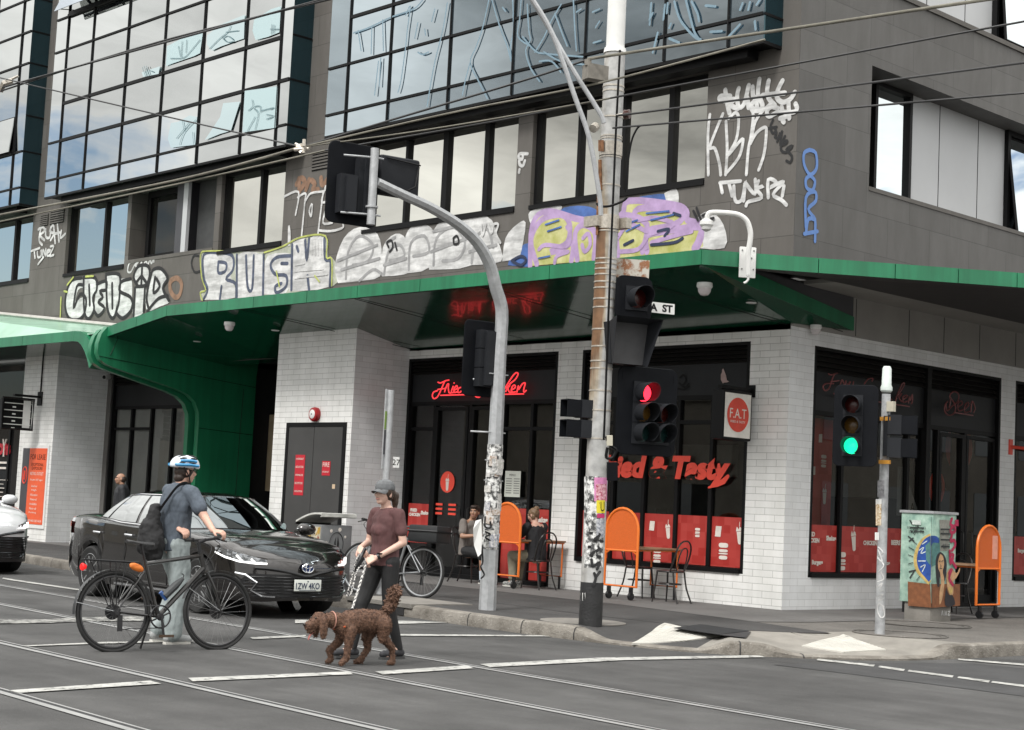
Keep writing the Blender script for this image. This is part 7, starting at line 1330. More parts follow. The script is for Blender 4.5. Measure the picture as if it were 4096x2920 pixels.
# ================================================================ the far side of both streets, seen only as reflections
def block(nm, label, x0, x1, y0, y1, h, m, wins, face):
    t = thing(nm, label, 'building', ((x0+x1)/2, (y0+y1)/2, 0)); b = MB(); b.box((x0, y0, 0), (x1, y1, h)); b.box((x0-.1, y0-.1, h), (x1+.1, y1+.1, h+.3)); w_ = b.build('wall', m, t, 0)
    g_ = MB()
    n_ = int(((x1-x0) if face == 'y' else (y1-y0))/3.2)
    for i in range(n_):
        for z in wins:
            u = 1.2+i*3.2
            if face == 'y': g_.box((x0+u, y1-.05, z), (x0+u+1.5, y1+.02, z+1.6))
            else: g_.box((x0-.02, y0+u, z), (x0+.05, y0+u+1.5, z+1.6))
    g_.build('windows', m_cglass, w_, 0); return t
m_opp = mat('cream_render', (.34, .31, .26), rough=.8, var=.15, scale=1); m_oppb = mat('brown_brick', (.16, .1, .07), rough=.85, var=.25, scale=3)
block('shop_row', 'low row of cream shopfronts across the main street', -80, -4, -36, -26, 5.6, m_opp, (1,), 'y')
block('brick_block', 'taller brick building behind the shop row across the main street', -52, -30, -48, -36.3, 14.2, m_oppb, (8, 10.6), 'y')
block('brick_block', 'brick building across the side street', 17.5, 30, 2, 45, 6.5, m_opp, (1.2, 4.2), 'x')
# ================================================================ bicycles
def bicycle(root, M, frame_m, L=1.04, guard=True, basket=False, rear_kit=True, bar='flat', tyre_r=.34, wheel_tilt=0):
    T = lambda x, y, z: M @ Vector((x, y, z))
    m_sp = mat('spoke_steel', (.3, .3, .3), rough=.4, metal=.7, var=0); m_comp = mat('bike_component', (.03, .03, .032), rough=.4, metal=.4, var=.2, scale=20)
    for x in (0, L):
        Mw = M @ Matrix.Translation((x, 0, tyre_r+.006)) @ Matrix.Rotation(math.pi/2, 4, 'X')
        b = MB(); b.tube([Mw @ Vector((tyre_r*math.cos(k*math.pi/26), tyre_r*math.sin(k*math.pi/26), 0)) for k in range(52)], .018, 8, closed=True); wl = b.build('wheel', m_tyre, root)
        b = MB(); b.tube([Mw @ Vector(((tyre_r-.028)*math.cos(k*math.pi/26), (tyre_r-.028)*math.sin(k*math.pi/26), 0)) for k in range(52)], .012, 6, closed=True); b.build('rim', mat('bike_rim', (.045, .045, .047), rough=.3, metal=.3) if not basket else m_gal, wl)
        b = MB()
        for k in range(28): a = k*math.pi/14; c = a+(.5 if k % 2 else -.5); b.tube([Mw @ Vector((.022*math.cos(c), .022*math.sin(c), .03*(1 if k % 4 < 2 else -1))), Mw @ Vector(((tyre_r-.03)*math.cos(a), (tyre_r-.03)*math.sin(a), 0))], .0013, 3, caps=False)
        b.build('spokes', m_sp, wl, 0); b = MB(); b.lathe([(.012, -.06), (.024, -.035), (.018, 0), (.024, .035), (.012, .06)], Mw, n=10); b.lathe([(.07, -.028), (.07, -.024), (.05, -.024)], Mw, n=20) if not basket else None; b.build('hub', m_comp, wl)
    z0 = tyre_r+.006; bb = (.43, 0, .3); st = (.29, 0, .8); hb = (L-.16, 0, .74); ht = (L-.195, 0, .88)
    b = MB(); b.tube([T(*bb), T(*st)], .018, 8); b.tube([T(*bb), T(*hb)], .024, 8); b.tube([T(st[0]+.005, 0, st[2]-.03), T(ht[0]+.005, 0, ht[2]-.03)], .019, 8); b.tube([T(hb[0]+.01, 0, hb[2]-.03), T(*ht)], .024, 8)
    for s in (-1, 1): b.tube([T(bb[0], s*.02, bb[2]), T(.03, s*.055, z0)], .011, 6); b.tube([T(st[0]-.01, s*.015, st[2]-.1), T(0, s*.058, z0)], .009, 6)
    fr_ = b.build('frame', frame_m, root)
    b = MB()
    for s in (-1, 1): b.tube(smoothpts([T(hb[0]+.01, s*.05, hb[2]-.04), T(L-.07, s*.055, .55), T(L, s*.055, z0)], 3), [.015]*4+[.011]*3, 6)
    b.tube([T(hb[0]+.01, -.055, hb[2]-.04), T(hb[0]+.01, .055, hb[2]-.04)], .018, 6); b.build('fork', frame_m, root)
    b = MB(); b.tube([T(*st), T(st[0]-.045, 0, .95)], .013, 6); b.build('seat_post', m_comp, root)
    b = MB(); b.loft([[T(st[0]-.045+dx, y*w_, .965+dz-.02*abs(y)) for y in (-1, -.5, 0, .5, 1)] + [T(st[0]-.045+dx, y*w_, .94+dz) for y in (1, 0, -1)] for dx, w_, dz in ((-.14, .03, .02), (-.12, .07, .018), (-.05, .062, .005), (.03, .028, .0), (.12, .018, -.004), (.14, .006, -.012))]); b.build('saddle', mat('saddle_black', (.02, .02, .021), rough=.5), root)
    b = MB(); b.tube([T(*ht), T(ht[0]-.02, 0, ht[2]+.09)], .018, 8); b.tube([T(ht[0]-.02, 0, ht[2]+.09), T(ht[0]+.06, 0, ht[2]+.12)], .016, 8); hx_, hz_ = ht[0]+.06, ht[2]+.12
    b.tube(smoothpts([T(hx_-.04, -.31, hz_+.01), T(hx_, -.12, hz_), T(hx_, .12, hz_), T(hx_-.04, .31, hz_+.01)], 4), .013, 8); hbr = b.build('handlebar', m_comp, root)
    b = MB()
    for s in (-1, 1): b.tube([T(hx_-.04, s*.31, hz_+.01), T(hx_-.02, s*.2, hz_+.005)], .018, 8); b.tube([T(hx_, s*.17, hz_), T(hx_+.06, s*.2, hz_-.015), T(hx_+.05, s*.28, hz_-.03)], .007, 5)
    b.build('grips', mat('grip_rubber', (.02, .02, .02), rough=.8), hbr)
    b = MB()
    for s in (-1, 1): b.tube(smoothpts([T(hx_, s*.15, hz_-.01), T(hx_+.1, s*.08, hz_-.06), T(hx_+.03, s*.03, hz_-.18), T(ht[0]+.02, s*.02, .7)], 4), .004, 4)
    b.build('brake_cables', m_cblk, hbr)
    b = MB(); Mc = M @ Matrix.Translation((bb[0], -.055, bb[2])) @ Matrix.Rotation(math.pi/2, 4, 'X'); b.tube([Mc @ Vector((.098*math.cos(k*math.pi/16), .098*math.sin(k*math.pi/16), 0)) for k in range(32)], .008, 5, closed=True); b.lathe([(.035, -.01), (.03, .012), (.01, .012)], Mc, n=12)
    for k in range(4): a = k*math.pi/2+.4; b.tube([Mc @ Vector((.02*math.cos(a), .02*math.sin(a), 0)), Mc @ Vector((.095*math.cos(a), .095*math.sin(a), 0))], .009, 5)
    b.tube([T(bb[0], -.075, bb[2]), T(bb[0]+.02, -.085, bb[2]-.17)], .013, 6); b.tube([T(bb[0], .075, bb[2]), T(bb[0]-.02, .085, bb[2]+.17)], .013, 6); b.build('crankset', m_comp, root)
    for s, dz in ((-1, -.17), (1, .17)): b = MB(); b.box((bb[0]+(.02 if s < 0 else -.02)-.05, s*.09, bb[2]+dz-.012), (bb[0]+(.02 if s < 0 else -.02)+.05, s*.18, bb[2]+dz+.012), M=M); b.build('pedal', mat('pedal_brown', (.06, .035, .02), rough=.6), root, 0)
    b = MB(); b.tube([T(bb[0], -.05, bb[2]+.098), T(0, -.05, z0+.045)], .004, 4); b.tube([T(bb[0], -.05, bb[2]-.098), T(.06, -.05, z0-.15), T(.02, -.05, z0-.1), T(.03, -.05, z0-.04)], .004, 4)
    Mk = M @ Matrix.Translation((0, -.045, z0)) @ Matrix.Rotation(math.pi/2, 4, 'X')
    for r_, z in ((.05, 0), (.042, .006), (.034, .012), (.026, .018)): b.lathe([(r_, z-.002), (r_, z+.002), (.01, z+.002)], Mk, n=16)
    b.box((.015, -.058, z0-.17), (.06, -.045, z0-.03), M=M); b.build('chain_drive', m_comp, root)
    if guard:
        gm = mat('mudguard', (.05, .052, .055), rough=.35, metal=.3)
        for cx, a0, a1 in ((0, 15, 185), (L, 50, 165)):
            b = MB(); pts = [(cx+(tyre_r+.035)*math.cos(RAD(a)), z0+(tyre_r+.035)*math.sin(RAD(a))) for a in range(a0, a1, 8)]
            b.loft([[T(x, y, z) for y in (-.026, -.015, .015, .026)] for x, z in pts], closed=False); g_ = b.build('mudguard', gm, root)
            b = MB(); e = pts[-3]
            for s in (-1, 1): b.tube([T(e[0], s*.026, e[1]), T(cx, s*.06, z0)], .003, 4)
            b.build('mudguard_stay', m_gal, g_)
        b = MB(); b.tube([T(-.3, -.05, .8), T(.2, -.06, .78), T(.24, -.02, .76)], .006, 5); b.tube([T(-.3, .05, .8), T(.2, .06, .78), T(.24, .02, .76)], .006, 5); b.tube([T(-.3, -.05, .8), T(-.3, .05, .8)], .006, 5)
        for s in (-1, 1):
            for dx in (-.2, -.02, .08): b.tube([T(dx, s*.055, .785), T(0, s*.06, z0)], .005, 5)
        rk = b.build('rack', m_cblk, root)
        b = MB(); Mr = M @ Matrix.Translation((-.31, -.01, .735)) @ Matrix.Rotation(-math.pi/2, 4, 'Y'); b.lathe([(.02, -.03), (.035, 0), (.03, .012), (.002, .014)], Mr, n=12); b.build('red_glow_lens', mat('rear_reflector', (.5, .01, .01), rough=.3, emit=(1, .02, .02), estr=.3), rk)  # a reflector, no lamp: its faint red glow is added emission
        b = MB(); b.ell((0, 0, 0), (.075, .035, .035), 10, 6); b.bm.transform(M @ Matrix.Translation((.2, -.02, .735)) @ Matrix.Rotation(.35, 4, 'Y')); b.build('orange_pouch', mat('orange_pouch', (.75, .2, .03), rough=.6), rk)
        b = MB(); A, Bp = Vector((bb[0]+.1, 0, bb[2]+.13)), Vector((hb[0]-.11, 0, hb[2]-.1)); dv_ = (Bp-A).normalized(); nn_ = Vector((-dv_.z, 0, dv_.x)); p, q = A+nn_*.065, A+nn_*.065+dv_*.2; b.tube([M @ p, M @ (p+dv_*.15), M @ q, M @ (q+dv_*.05)], [.036, .036, .028, .016], 10); b.tube([M @ (q+dv_*.05+nn_*.0), M @ (q+dv_*.075+nn_*.015), M @ (q+dv_*.07+nn_*.04)], .006, 5); b.build('bottle', mat('bottle_black', (.035, .038, .04), rough=.5), root)
        b = MB(); b.tube([M @ (A+nn_*.03), M @ (A+nn_*.12)], .02, 6); b.build('bottle_cage', mat('cage_blue', (.04, .1, .28), rough=.4), root)
        b = MB(); b.tube([T(bb[0]-.05, .04, bb[2]), T(bb[0]-.1, .12, .02)], .011, 6); b.build('kickstand', m_comp, root)
    if basket:
        b = MB(); b.box((-.3, -.17, .75), (.17, .17, .98), M=M); b.bevel(.03, 2); bx_ = b.build('rear_box', mat('box_black', (.014, .015, .016), rough=.5), root); b = MB(); b.tube([T(-.31, -.175, .9), T(.18, -.175, .9), T(.18, .175, .9), T(-.31, .175, .9)], .015, 5, closed=True); b.build('box_rim', m_cblk, bx_)
br0, br1 = PZ(250*1.798, 1450*1.798, 0), PZ(480*1.798, 1445*1.798, 0); bd = (br1-br0).normalized()
bk = thing('bicycle', 'black bicycle with mudguards wheeled by the man in the blue helmet', 'bicycle', (br0.x, br0.y, 0))
MBk = frame(br0, bd, (-bd.y, bd.x, 0)) @ Matrix.Rotation(RAD(-5), 4, 'X')
bicycle(bk, MBk, mat('bike_black', (.016, .015, .014), rough=.3, coat=.6, var=.1), L=1.04)
pb0 = PZ(935*1.798, 1331*1.798, .15); pd_ = Vector((-.97, -.25, 0)).normalized()
pk = thing('bicycle', 'parked silver bicycle with black rear box leaning by the stop pole', 'bicycle', pb0)
bicycle(pk, frame(pb0, pd_, (-pd_.y, pd_.x, 0)) @ Matrix.Rotation(RAD(3), 4, 'X'), mat('bike_silver', (.3, .31, .32), rough=.3, metal=.6, var=.1), L=1.03, guard=False, basket=True)
# ================================================================ people and the dog
def capsule(b, p, r, q, s, n=12):
    p, q = Vector(p), Vector(q); b.ell(p, (r, r, r), n, 8); b.ell(q, (s, s, s), n, 8)
    if (q-p).length > 1e-4: b.tube([p, q], [r, s], n)
def blob(name, prims, vox, m, parent, M, sm=2, fold=0, fscale=9, fstretch=(1, 1, .45), taub=True):
    """grow one continuous surface over a set of tapered limbs and rounded masses"""
    b = MB()
    for pr in prims:
        if pr[0] == 'c': capsule(b, *pr[1:])
        elif pr[0] == 'e': b.ell(pr[1], pr[2], 16, 12, M=pr[3] if len(pr) > 3 else None)
        elif pr[0] == 't':
            P, R_ = pr[1], pr[2]
            for k in range(len(P)-1): capsule(b, P[k], R_[k], P[k+1], R_[k+1])
        elif pr[0] == 'l': b.loft(pr[1])
    bmesh.ops.recalc_face_normals(b.bm, faces=b.bm.faces); me = bpy.data.meshes.new('grow'); b.bm.to_mesh(me); b.bm.free()
    o = bpy.data.objects.new('grow', me); C.objects.link(o); r_ = o.modifiers.new('r', 'REMESH'); r_.mode = 'VOXEL'; r_.voxel_size = vox; r_.adaptivity = 0
    if sm: s_ = o.modifiers.new('s', 'SMOOTH'); s_.factor = .5; s_.iterations = sm
    dg = bpy.context.evaluated_depsgraph_get(); n_ = bpy.data.meshes.new_from_object(o.evaluated_get(dg)); bpy.data.objects.remove(o); bpy.data.meshes.remove(me)
    if fold:
        nv = [v.normal.copy() for v in n_.vertices]
        for v, nn_ in zip(n_.vertices, nv):
            c = v.co; q = Vector((c.x*fscale*fstretch[0], c.y*fscale*fstretch[1], c.z*fscale*fstretch[2])); v.co = c + nn_*fold*noise.fractal(q, 1.0, 2.0, 3)
    n_.name = name; n_.transform(MW[parent.name].inverted() @ M if parent.name in MW else M); n_.materials.clear(); return obm(name, n_, m, parent, 180)
m_skin = mat('fair_skin', (.56, .34, .26), rough=.5, var=.08, scale=12); m_skin2 = mat('tan_skin', (.36, .2, .13), rough=.5, var=.08, scale=12); m_hairb = mat('dark_brown_hair', (.028, .017, .012), rough=.55, var=.4, scale=50); m_hairf = mat('sandy_hair', (.16, .1, .055), rough=.6, var=.4, scale=60)
m_eye = mat('eye_dark', (.02, .015, .012), rough=.2, var=0); m_eyew = mat('eye_white', (.6, .58, .55), rough=.3, var=0); m_lip = mat('lip', (.4, .15, .13), rough=.5, var=0)
def hand(wr, di, pal, s, curl=.8, thumb=1, k=1.0):
    """palm, four unequal bent fingers and a thumb; di points from the wrist along the palm, pal is the palm normal"""
    wr, d = Vector(wr), Vector(di).normalized(); pn = Vector(pal); pn = (pn-d*pn.dot(d)).normalized(); a = d.cross(pn)*s
    out_ = []
    for j, (o, w_) in enumerate(((-.03, .0), (-.01, .004), (.01, .003), (.03, -.004))): out_.append(('c', wr+d*.01*k+a*o*.5*k, .014*k, wr+d*(.085+w_)*k+a*o*k, .0125*k))
    for o, L_, r_ in ((-.032, .062, .0095), (-.011, .076, .0098), (.011, .072, .0096), (.032, .056, .0085)):
        p = wr+d*.085*k+a*o*k; c1 = curl; P = [p]; dd = d
        for q, l in enumerate((.42, .33, .25)):
            an = c1*(.75, 1.15, .7)[q]; ax = dd; dd = (dd*math.cos(an)+pn*math.sin(an)).normalized(); pn2 = (pn*math.cos(an)-ax*math.sin(an)); P.append(P[-1]+dd*L_*l*1.1*k); pn_, pn = pn, pn2
        pn = Vector(pal); pn = (pn-d*pn.dot(d)).normalized(); out_.append(('t', P, [r_*k*1.06, r_*k, r_*k*.95, r_*k*.85]))
    t0 = wr+d*.025*k+a*-.03*thumb*k; t1 = t0+(d*.6-a*.75*thumb+pn*.35).normalized()*.042*k; t2 = t1+(d*.8+pn*.75).normalized()*.03*k
    out_.append(('t', [t0, t1, t2], [.015*k, .0115*k, .0095*k])); return out_
def head(c, yaw=0, pitch=0, k=1.0):
    Mh = Matrix.Translation(c) @ Matrix.Rotation(yaw, 4, 'Z') @ Matrix.Rotation(pitch, 4, 'X'); R3_ = Mh.to_3x3(); h = lambda x, y, z: Mh @ Vector((x*k, y*k, z*k)); e = lambda x, y, z, a, b_, c_: ('e', h(x, y, z), (a*k, b_*k, c_*k), R3_)
    P = [e(0, -.012, .025, .074, .092, .088), e(0, .02, -.02, .062, .07, .085), e(0, .05, -.075, .036, .034, .03), ('t', [h(0, .085, .012), h(0, .103, -.018), h(0, .094, -.03)], [.01*k, .0135*k, .012*k]), e(0, .078, -.058, .024, .013, .01), e(.076, -.01, -.008, .01, .02, .032), e(-.076, -.01, -.008, .01, .02, .032), e(.034, .066, -.012, .024, .02, .02), e(-.034, .066, -.012, .024, .02, .02), e(0, .07, .035, .052, .02, .014)]
    return P, h, R3_, Mh
def face(h, R3_, parent, k=1.0, hairm=m_hairb, brow=True):
    b = MB()
    for s in (-1, 1): b.ell(h(s*.031, .081, .012), (.0125*k, .006*k, .0065*k), 10, 6, 0, R3_); b.ell(h(s*.031, .086, .012), (.006*k, .003*k, .006*k), 8, 6, 1, R3_); b.tube([h(s*.014, .09, .032), h(s*.034, .09, .037), h(s*.052, .078, .031)], .0045*k, 5, mi=2)
    b.tube([h(-.022, .087, -.052), h(0, .093, -.054), h(.022, .087, -.052)], .0052*k, 6, mi=3)
    b.build('face_features', [m_eyew, m_eye, hairm, m_lip], parent)
def figure(o, rz, nm_label, J, sk, hk=1.0, vox=.0065, hyaw=0, hpitch=0, hands=None, slim=1.0):
    t = thing('person', nm_label, 'person', o, rz); M = MW[t.name]; s = slim
    P, h, R3_, Mh = head(Vector(J['head']), hyaw, hpitch, hk); nk = Vector(J['neck'])
    P += [('c', nk, .056*s, Vector(J['head'])+Vector((0, -.02, -.05)), .052*s), ('e', J['chest'], (.155*s, .1*s, .2)), ('e', J['pelvis'], (.15*s, .105*s, .13)), ('c', J['chest'], .115*s, J['pelvis'], .115*s)]
    for d in 'LR':
        P += [('c', J['sh'+d], .055*s, J['el'+d], .041*s), ('c', J['el'+d], .04*s, J['wr'+d], .027*s), ('c', nk+Vector((0, 0, -.05)), .05*s, J['sh'+d], .054*s), ('c', J['hip'+d], .085*s, J['kn'+d], .056*s), ('c', J['kn'+d], .055*s, J['an'+d], .036*s), ('c', J['an'+d], .034*s, J['to'+d], .03)]
        P += hand(J['wr'+d], *hands[d])
    body = blob('body', P, vox, sk, t, M, 2)
    fc = lambda p: M @ h(*p) if len(p) == 3 else p
    return t, M, (lambda x, y, z: M @ h(x, y, z)), M.to_3x3() @ R3_, (M @ Mh)
def shoes(t, M, J, m, sole, k=1.0):
    for d in 'LR':
        a, b_ = Vector(J['an'+d]), Vector(J['to'+d]); f = (b_-a); f.z = 0; f.normalize(); up_ = Vector((0, 0, 1))
        s_ = blob('shoe', [('c', a-f*.035-up_*.045, .04*k, a+f*.06-up_*.04, .042*k), ('c', a+f*.06-up_*.045, .042*k, b_+f*.04+up_*.01, .034*k), ('c', a-up_*.03, .042*k, a+up_*.0, .043*k)], .006, m, t, M, 3)
        q0 = a-f*.075-up_*(a.z-min(a.z-.085, b_.z-.03)); b = MB(); sd = f.cross(up_); zz0 = min(a.z-.09, b_.z-.035); zz1 = b_.z-.035
        b.loft([[M @ (Vector((a.x, a.y, 0))+f*x+sd*y+Vector((0, 0, z+(zz0 if x < .05 else zz1)))) for x, y in ((-.075, 0), (-.06, .032), (.05, .036), (.15, .044), (.2, .03), (.215, 0), (.2, -.03), (.15, -.044), (.05, -.036), (-.06, -.032))] for z in (.0, .022)]); b.build('sole', sole, s_)
# ---- the man wheeling his bicycle
J = dict(pelvis=(0, 0, .95), chest=(.02, .01, 1.3), neck=(.02, .02, 1.475), head=(.03, .06, 1.615), shL=(-.18, .03, 1.425), shR=(.2, .04, 1.415), elL=(-.16, .17, 1.16), wrL=(.08, .07, 1.075), elR=(.36, .1, 1.19), wrR=(.585, .06, 1.085), hipL=(-.09, 0, .93), hipR=(.09, 0, .93), knL=(-.1, .16, .52), anL=(-.1, -.05, .12), toL=(-.1, .1, .04), knR=(.09, .05, .5), anR=(.09, -.02, .1), toR=(.1, .13, .035))
mo = PZ(371*1.798, 1431*1.798, 0)
hl = dict(L=((.65, .1, -.15), (0, .3, -1), 1, .75, -1), R=((.75, .5, -.12), (0, .3, -1), 1, .7, 1))
J['wrR'] = tuple(Vector((1.545, -10.64, 1.085))-Vector((mo.x, mo.y, 0))); J['wrL'] = tuple(Vector((1.0, -10.66, 1.075))-Vector((mo.x, mo.y, 0)))
t, M, h, R3w, Mh = figure((mo.x, mo.y, 0), 0, 'person in blue and white helmet and slate T-shirt wheeling a black bicycle', J, m_skin, hyaw=RAD(-8), hpitch=RAD(-2), hands=hl)
face(h, R3w, t)
m_slate = mat('slate_shirt', (.075, .092, .115), rough=.85, var=.25, scale=8, detail=6)
blob('shirt', [('e', (.01, .0, 1.3), (.2, .135, .2)), ('l', [[(x*math.cos(a), y*math.sin(a)+.005, z) for a in [k*math.pi/10 for k in range(20)]] for z, x, y in ((.865, .19, .14), (.95, .19, .138), (1.1, .185, .135), (1.3, .2, .135), (1.42, .17, .105), (1.47, .08, .075))]), ('c', J['shL'], .07, Vector(J['shL']).lerp(Vector(J['elL']), .68), .068), ('c', J['shR'], .072, Vector(J['shR']).lerp(Vector(J['elR']), .62), .072), ('c', (.02, .0, 1.44), .075, J['shL'], .068), ('c', (.02, .0, 1.44), .075, J['shR'], .07)], .008, m_slate, t, M, 3, .011, 11, (1.3, 1.3, .5))
m_jean = mat('pale_grey_jeans', (.29, .33, .33), rough=.85, var=.22, scale=9, detail=7)
blob('trousers', [('e', J['pelvis'], (.18, .135, .12)), ('c', J['hipL'], .11, J['knL'], .09), ('c', J['knL'], .09, (-.1, -.04, .14), .08), ('c', J['hipR'], .115, J['knR'], .095), ('c', J['knR'], .095, (.09, -.01, .09), .085)], .008, m_jean, t, M, 3, .014, 9, (1.4, 1.4, .6))
shoes(t, M, J, mat('grey_suede', (.32, .33, .33), rough=.8, var=.15), mat('pale_sole', (.55, .54, .5), rough=.7))
blob('hair', [('e', (0, -.02, .0), (.083, .09, .075)), ('e', (0, -.055, -.06), (.064, .05, .05))], .007, m_hairb, t, Mh, 2, .004, 40)
b = MB()
for s in (-1, 1): b.tube([h(s*.052+.019*math.cos(k*math.pi/6)*1-s*.02, .098, .01+.016*math.sin(k*math.pi/6)) for k in range(12)], .0028, 4, closed=True); b.tube([h(s*.052, .096, .016), h(s*.08, .06, .018), h(s*.08, -.01, .012)], .003, 4)
b.build('glasses', m_cblk, t)
hel = blob('helmet', [('l', [[(.108*math.cos(a)*f, -.01+.145*math.sin(a)*f, z) for a in [k*math.pi/12 for k in range(24)]] for z, f in ((.035, .98), (.05, 1.02), (.08, 1.0), (.115, .87), (.14, .64), (.155, .3), (.158, .05))])], .007, mat('helmet_white', (.66, .7, .74), rough=.3, coat=.4, var=.05), t, Mh, 2)
hm = lambda x, y, z: Mh @ Vector((x, y, z)); b = MB()
for s in (-1, 1):
    for P in ([(.112, .08, .06), (.117, 0, .065), (.11, -.08, .06), (.07, -.14, .06)], [(.1, .06, .1), (.108, -.02, .105), (.09, -.1, .095)]): b.tube(smoothpts([hm(s*x, y, z) for x, y, z in P], 4), .015, 6)
b.build('helmet_blue', mat('helmet_blue', (.03, .25, .5), rough=.3, coat=.4, var=.1), hel)
b = MB()
for s in (-1, 1):
    for P in ([(.117, .05, .082), (.12, -.02, .084)], [(.112, -.06, .08), (.09, -.11, .078)], [(.085, .07, .12), (.092, .0, .13)], [(.085, -.03, .13), (.07, -.1, .118)], [(.04, .09, .138), (.042, .0, .157)], [(.04, -.03, .156), (.035, -.11, .128)]): b.tube([hm(s*x, y, z) for x, y, z in [P[0], tuple((Vector(P[0])+Vector(P[1]))/2*1.012), P[1]]], [.004, .013, .004], 6, flat=.8)
b.build('helmet_vents', m_cblk, hel)
b = MB()
for s in (-1, 1): b.tube([hm(s*.1, .05, .04), hm(s*.082, .01, -.05), hm(s*.04, .045, -.115)], .006, 5); b.tube([hm(s*.1, -.06, .04), hm(s*.082, .01, -.05)], .006, 5)
b.tube([hm(-.04, .045, -.115), hm(.04, .045, -.115)], .006, 5); b.build('helmet_strap', m_cblk, hel)
bag = blob('sling_bag', [('c', (.02, -.24, 1.2), .06, (.0, -.26, 1.08), .11), ('c', (.0, -.26, 1.08), .11, (.03, -.26, .93), .135), ('c', (.03, -.26, .93), .135, (.05, -.23, .84), .09), ('e', (0, -.22, 1.26), (.055, .05, .05))], .009, mat('black_canvas', (.013, .013, .014), rough=.85, var=.3, scale=12), t, M, 2, .018, 11, (1, 1, 1)); bag.parent = None; bag.matrix_world = Matrix.Identity(4); bag.data.transform(MW[t.name]); MW.pop(bag.name, None); tag(bag, 'black slouchy sling bag hanging on the back of the man in the helmet', 'bag')
b = MB(); b.tube(smoothpts([M @ Vector(p) for p in ((.02, -.2, 1.22), (.1, -.165, 1.34), (.14, -.08, 1.475), (.13, .02, 1.498), (.06, .13, 1.4), (-.08, .155, 1.2), (-.2, .06, 1.0), (-.16, -.12, .92), (-.02, -.2, .88))], 5), .021, 6, flat=.35); st_ = b.build('strap', m_cblk, bag)
# ---- the woman with the dog
wo = Vector((2.6, -9.47, 0))
J = dict(pelvis=(0, 0, .9), chest=(0, .0, 1.2), neck=(0, .01, 1.36), head=(.0, .05, 1.495), shL=(-.165, 0, 1.315), shR=(.165, 0, 1.315), elL=(-.22, -.03, 1.06), wrL=(-.09, .17, .915), elR=(.235, .0, 1.05), wrR=(.13, .19, .99), hipL=(-.085, 0, .88), hipR=(.085, 0, .88), knL=(-.08, -.02, .48), anL=(-.07, -.16, .1), toL=(-.07, -.02, .035), knR=(.08, .17, .49), anR=(.08, .25, .1), toR=(.08, .4, .045))
hl = dict(L=((.5, .55, -.35), (.6, -.3, -.6), -1, 1.0, -1), R=((-.75, .25, -.35), (.0, -.6, -.7), 1, .8, 1))
t, M, h, R3w, Mh = figure(wo, math.pi, 'person in grey cap, maroon T-shirt and black leggings holding a dog leash', J, mat('pale_skin', (.6, .39, .31), rough=.5, var=.06, scale=12), .95, hyaw=RAD(12), hands=hl, slim=.86)
face(h, R3w, t, .95)
m_mar = mat('maroon_shirt', (.095, .042, .042), rough=.85, var=.22, scale=8, detail=6)
blob('shirt', [('l', [[(x*math.cos(a), y*math.sin(a), z) for a in [k*math.pi/10 for k in range(20)]] for z, x, y in ((.84, .168, .128), (.92, .158, .12), (1.03, .14, .106), (1.15, .155, .118), (1.27, .165, .105), (1.33, .12, .08), (1.362, .062, .06))]), ('e', (0, .07, 1.165), (.115, .062, .075)), ('c', J['shL'], .057, Vector(J['shL']).lerp(Vector(J['elL']), .6), .058), ('c', J['shR'], .057, Vector(J['shR']).lerp(Vector(J['elR']), .6), .058), ('c', (0, 0, 1.315), .06, J['shL'], .056), ('c', (0, 0, 1.315), .06, J['shR'], .056)], .0075, m_mar, t, M, 3, .009, 12, (1.3, 1.3, .6))
blob('leggings', [('e', J['pelvis'], (.155, .12, .12)), ('c', J['hipL'], .092, J['knL'], .063), ('c', J['knL'], .06, J['anL'], .042), ('c', J['hipR'], .092, J['knR'], .063), ('c', J['knR'], .06, J['anR'], .042), ('c', (-.075, -.07, .34), .055, J['knL'], .058), ('c', (.08, .19, .35), .055, J['knR'], .058)], .0075, mat('black_leggings', (.012, .012, .013), rough=.7, var=.2), t, M, 2, .003, 10)
shoes(t, M, J, mat('dark_runner', (.03, .03, .034), rough=.7, var=.3, scale=20), mat('dark_sole', (.05, .05, .05), rough=.7), .92)
blob('hair', [('e', (0, -.03, .01), (.078, .082, .088)), ('c', (-.0, -.1, .02), .03, (-.01, -.15, -.02), .04), ('c', (-.01, -.15, -.02), .042, (-.015, -.16, -.13), .022), ('e', (.062, .0, .02), (.02, .04, .05)), ('e', (-.062, .0, .02), (.02, .04, .05))], .006, mat('brown_hair', (.05, .03, .02), rough=.5, var=.5, scale=60), t, Mh, 2, .006, 45, (1, 1, .4))
m_cap = mat('washed_grey_cap', (.12, .125, .13), rough=.85, var=.25, scale=14)
cp_ = blob('cap', [('l', [[(.084*math.cos(a)*f, -.015+.1*math.sin(a)*f, z) for a in [k*math.pi/12 for k in range(24)]] for z, f in ((.035, 1.0), (.06, 1.02), (.09, .95), (.115, .75), (.128, .4), (.131, .05))])], .006, m_cap, t, Mh, 2, .003, 20)
b = MB(); b.loft([[Mh @ Vector((.078*math.sin(a)*(1-.12*j), .068*math.cos(a)+.085*j*math.cos(a*.7), .043-.02*j-.022*(math.sin(a)**2)*j+.0)) for a in [-1.45+2.9*k/14 for k in range(15)]] for j in (0, .5, 1)], closed=False); b.loft([[Mh @ Vector((.078*math.sin(a)*(1-.12*j), .068*math.cos(a)+.085*j*math.cos(a*.7), .038-.02*j-.022*(math.sin(a)**2)*j)) for a in [-1.45+2.9*k/14 for k in range(15)]] for j in (0, .5, 1)], closed=False); b.build('brim', m_cap, cp_)
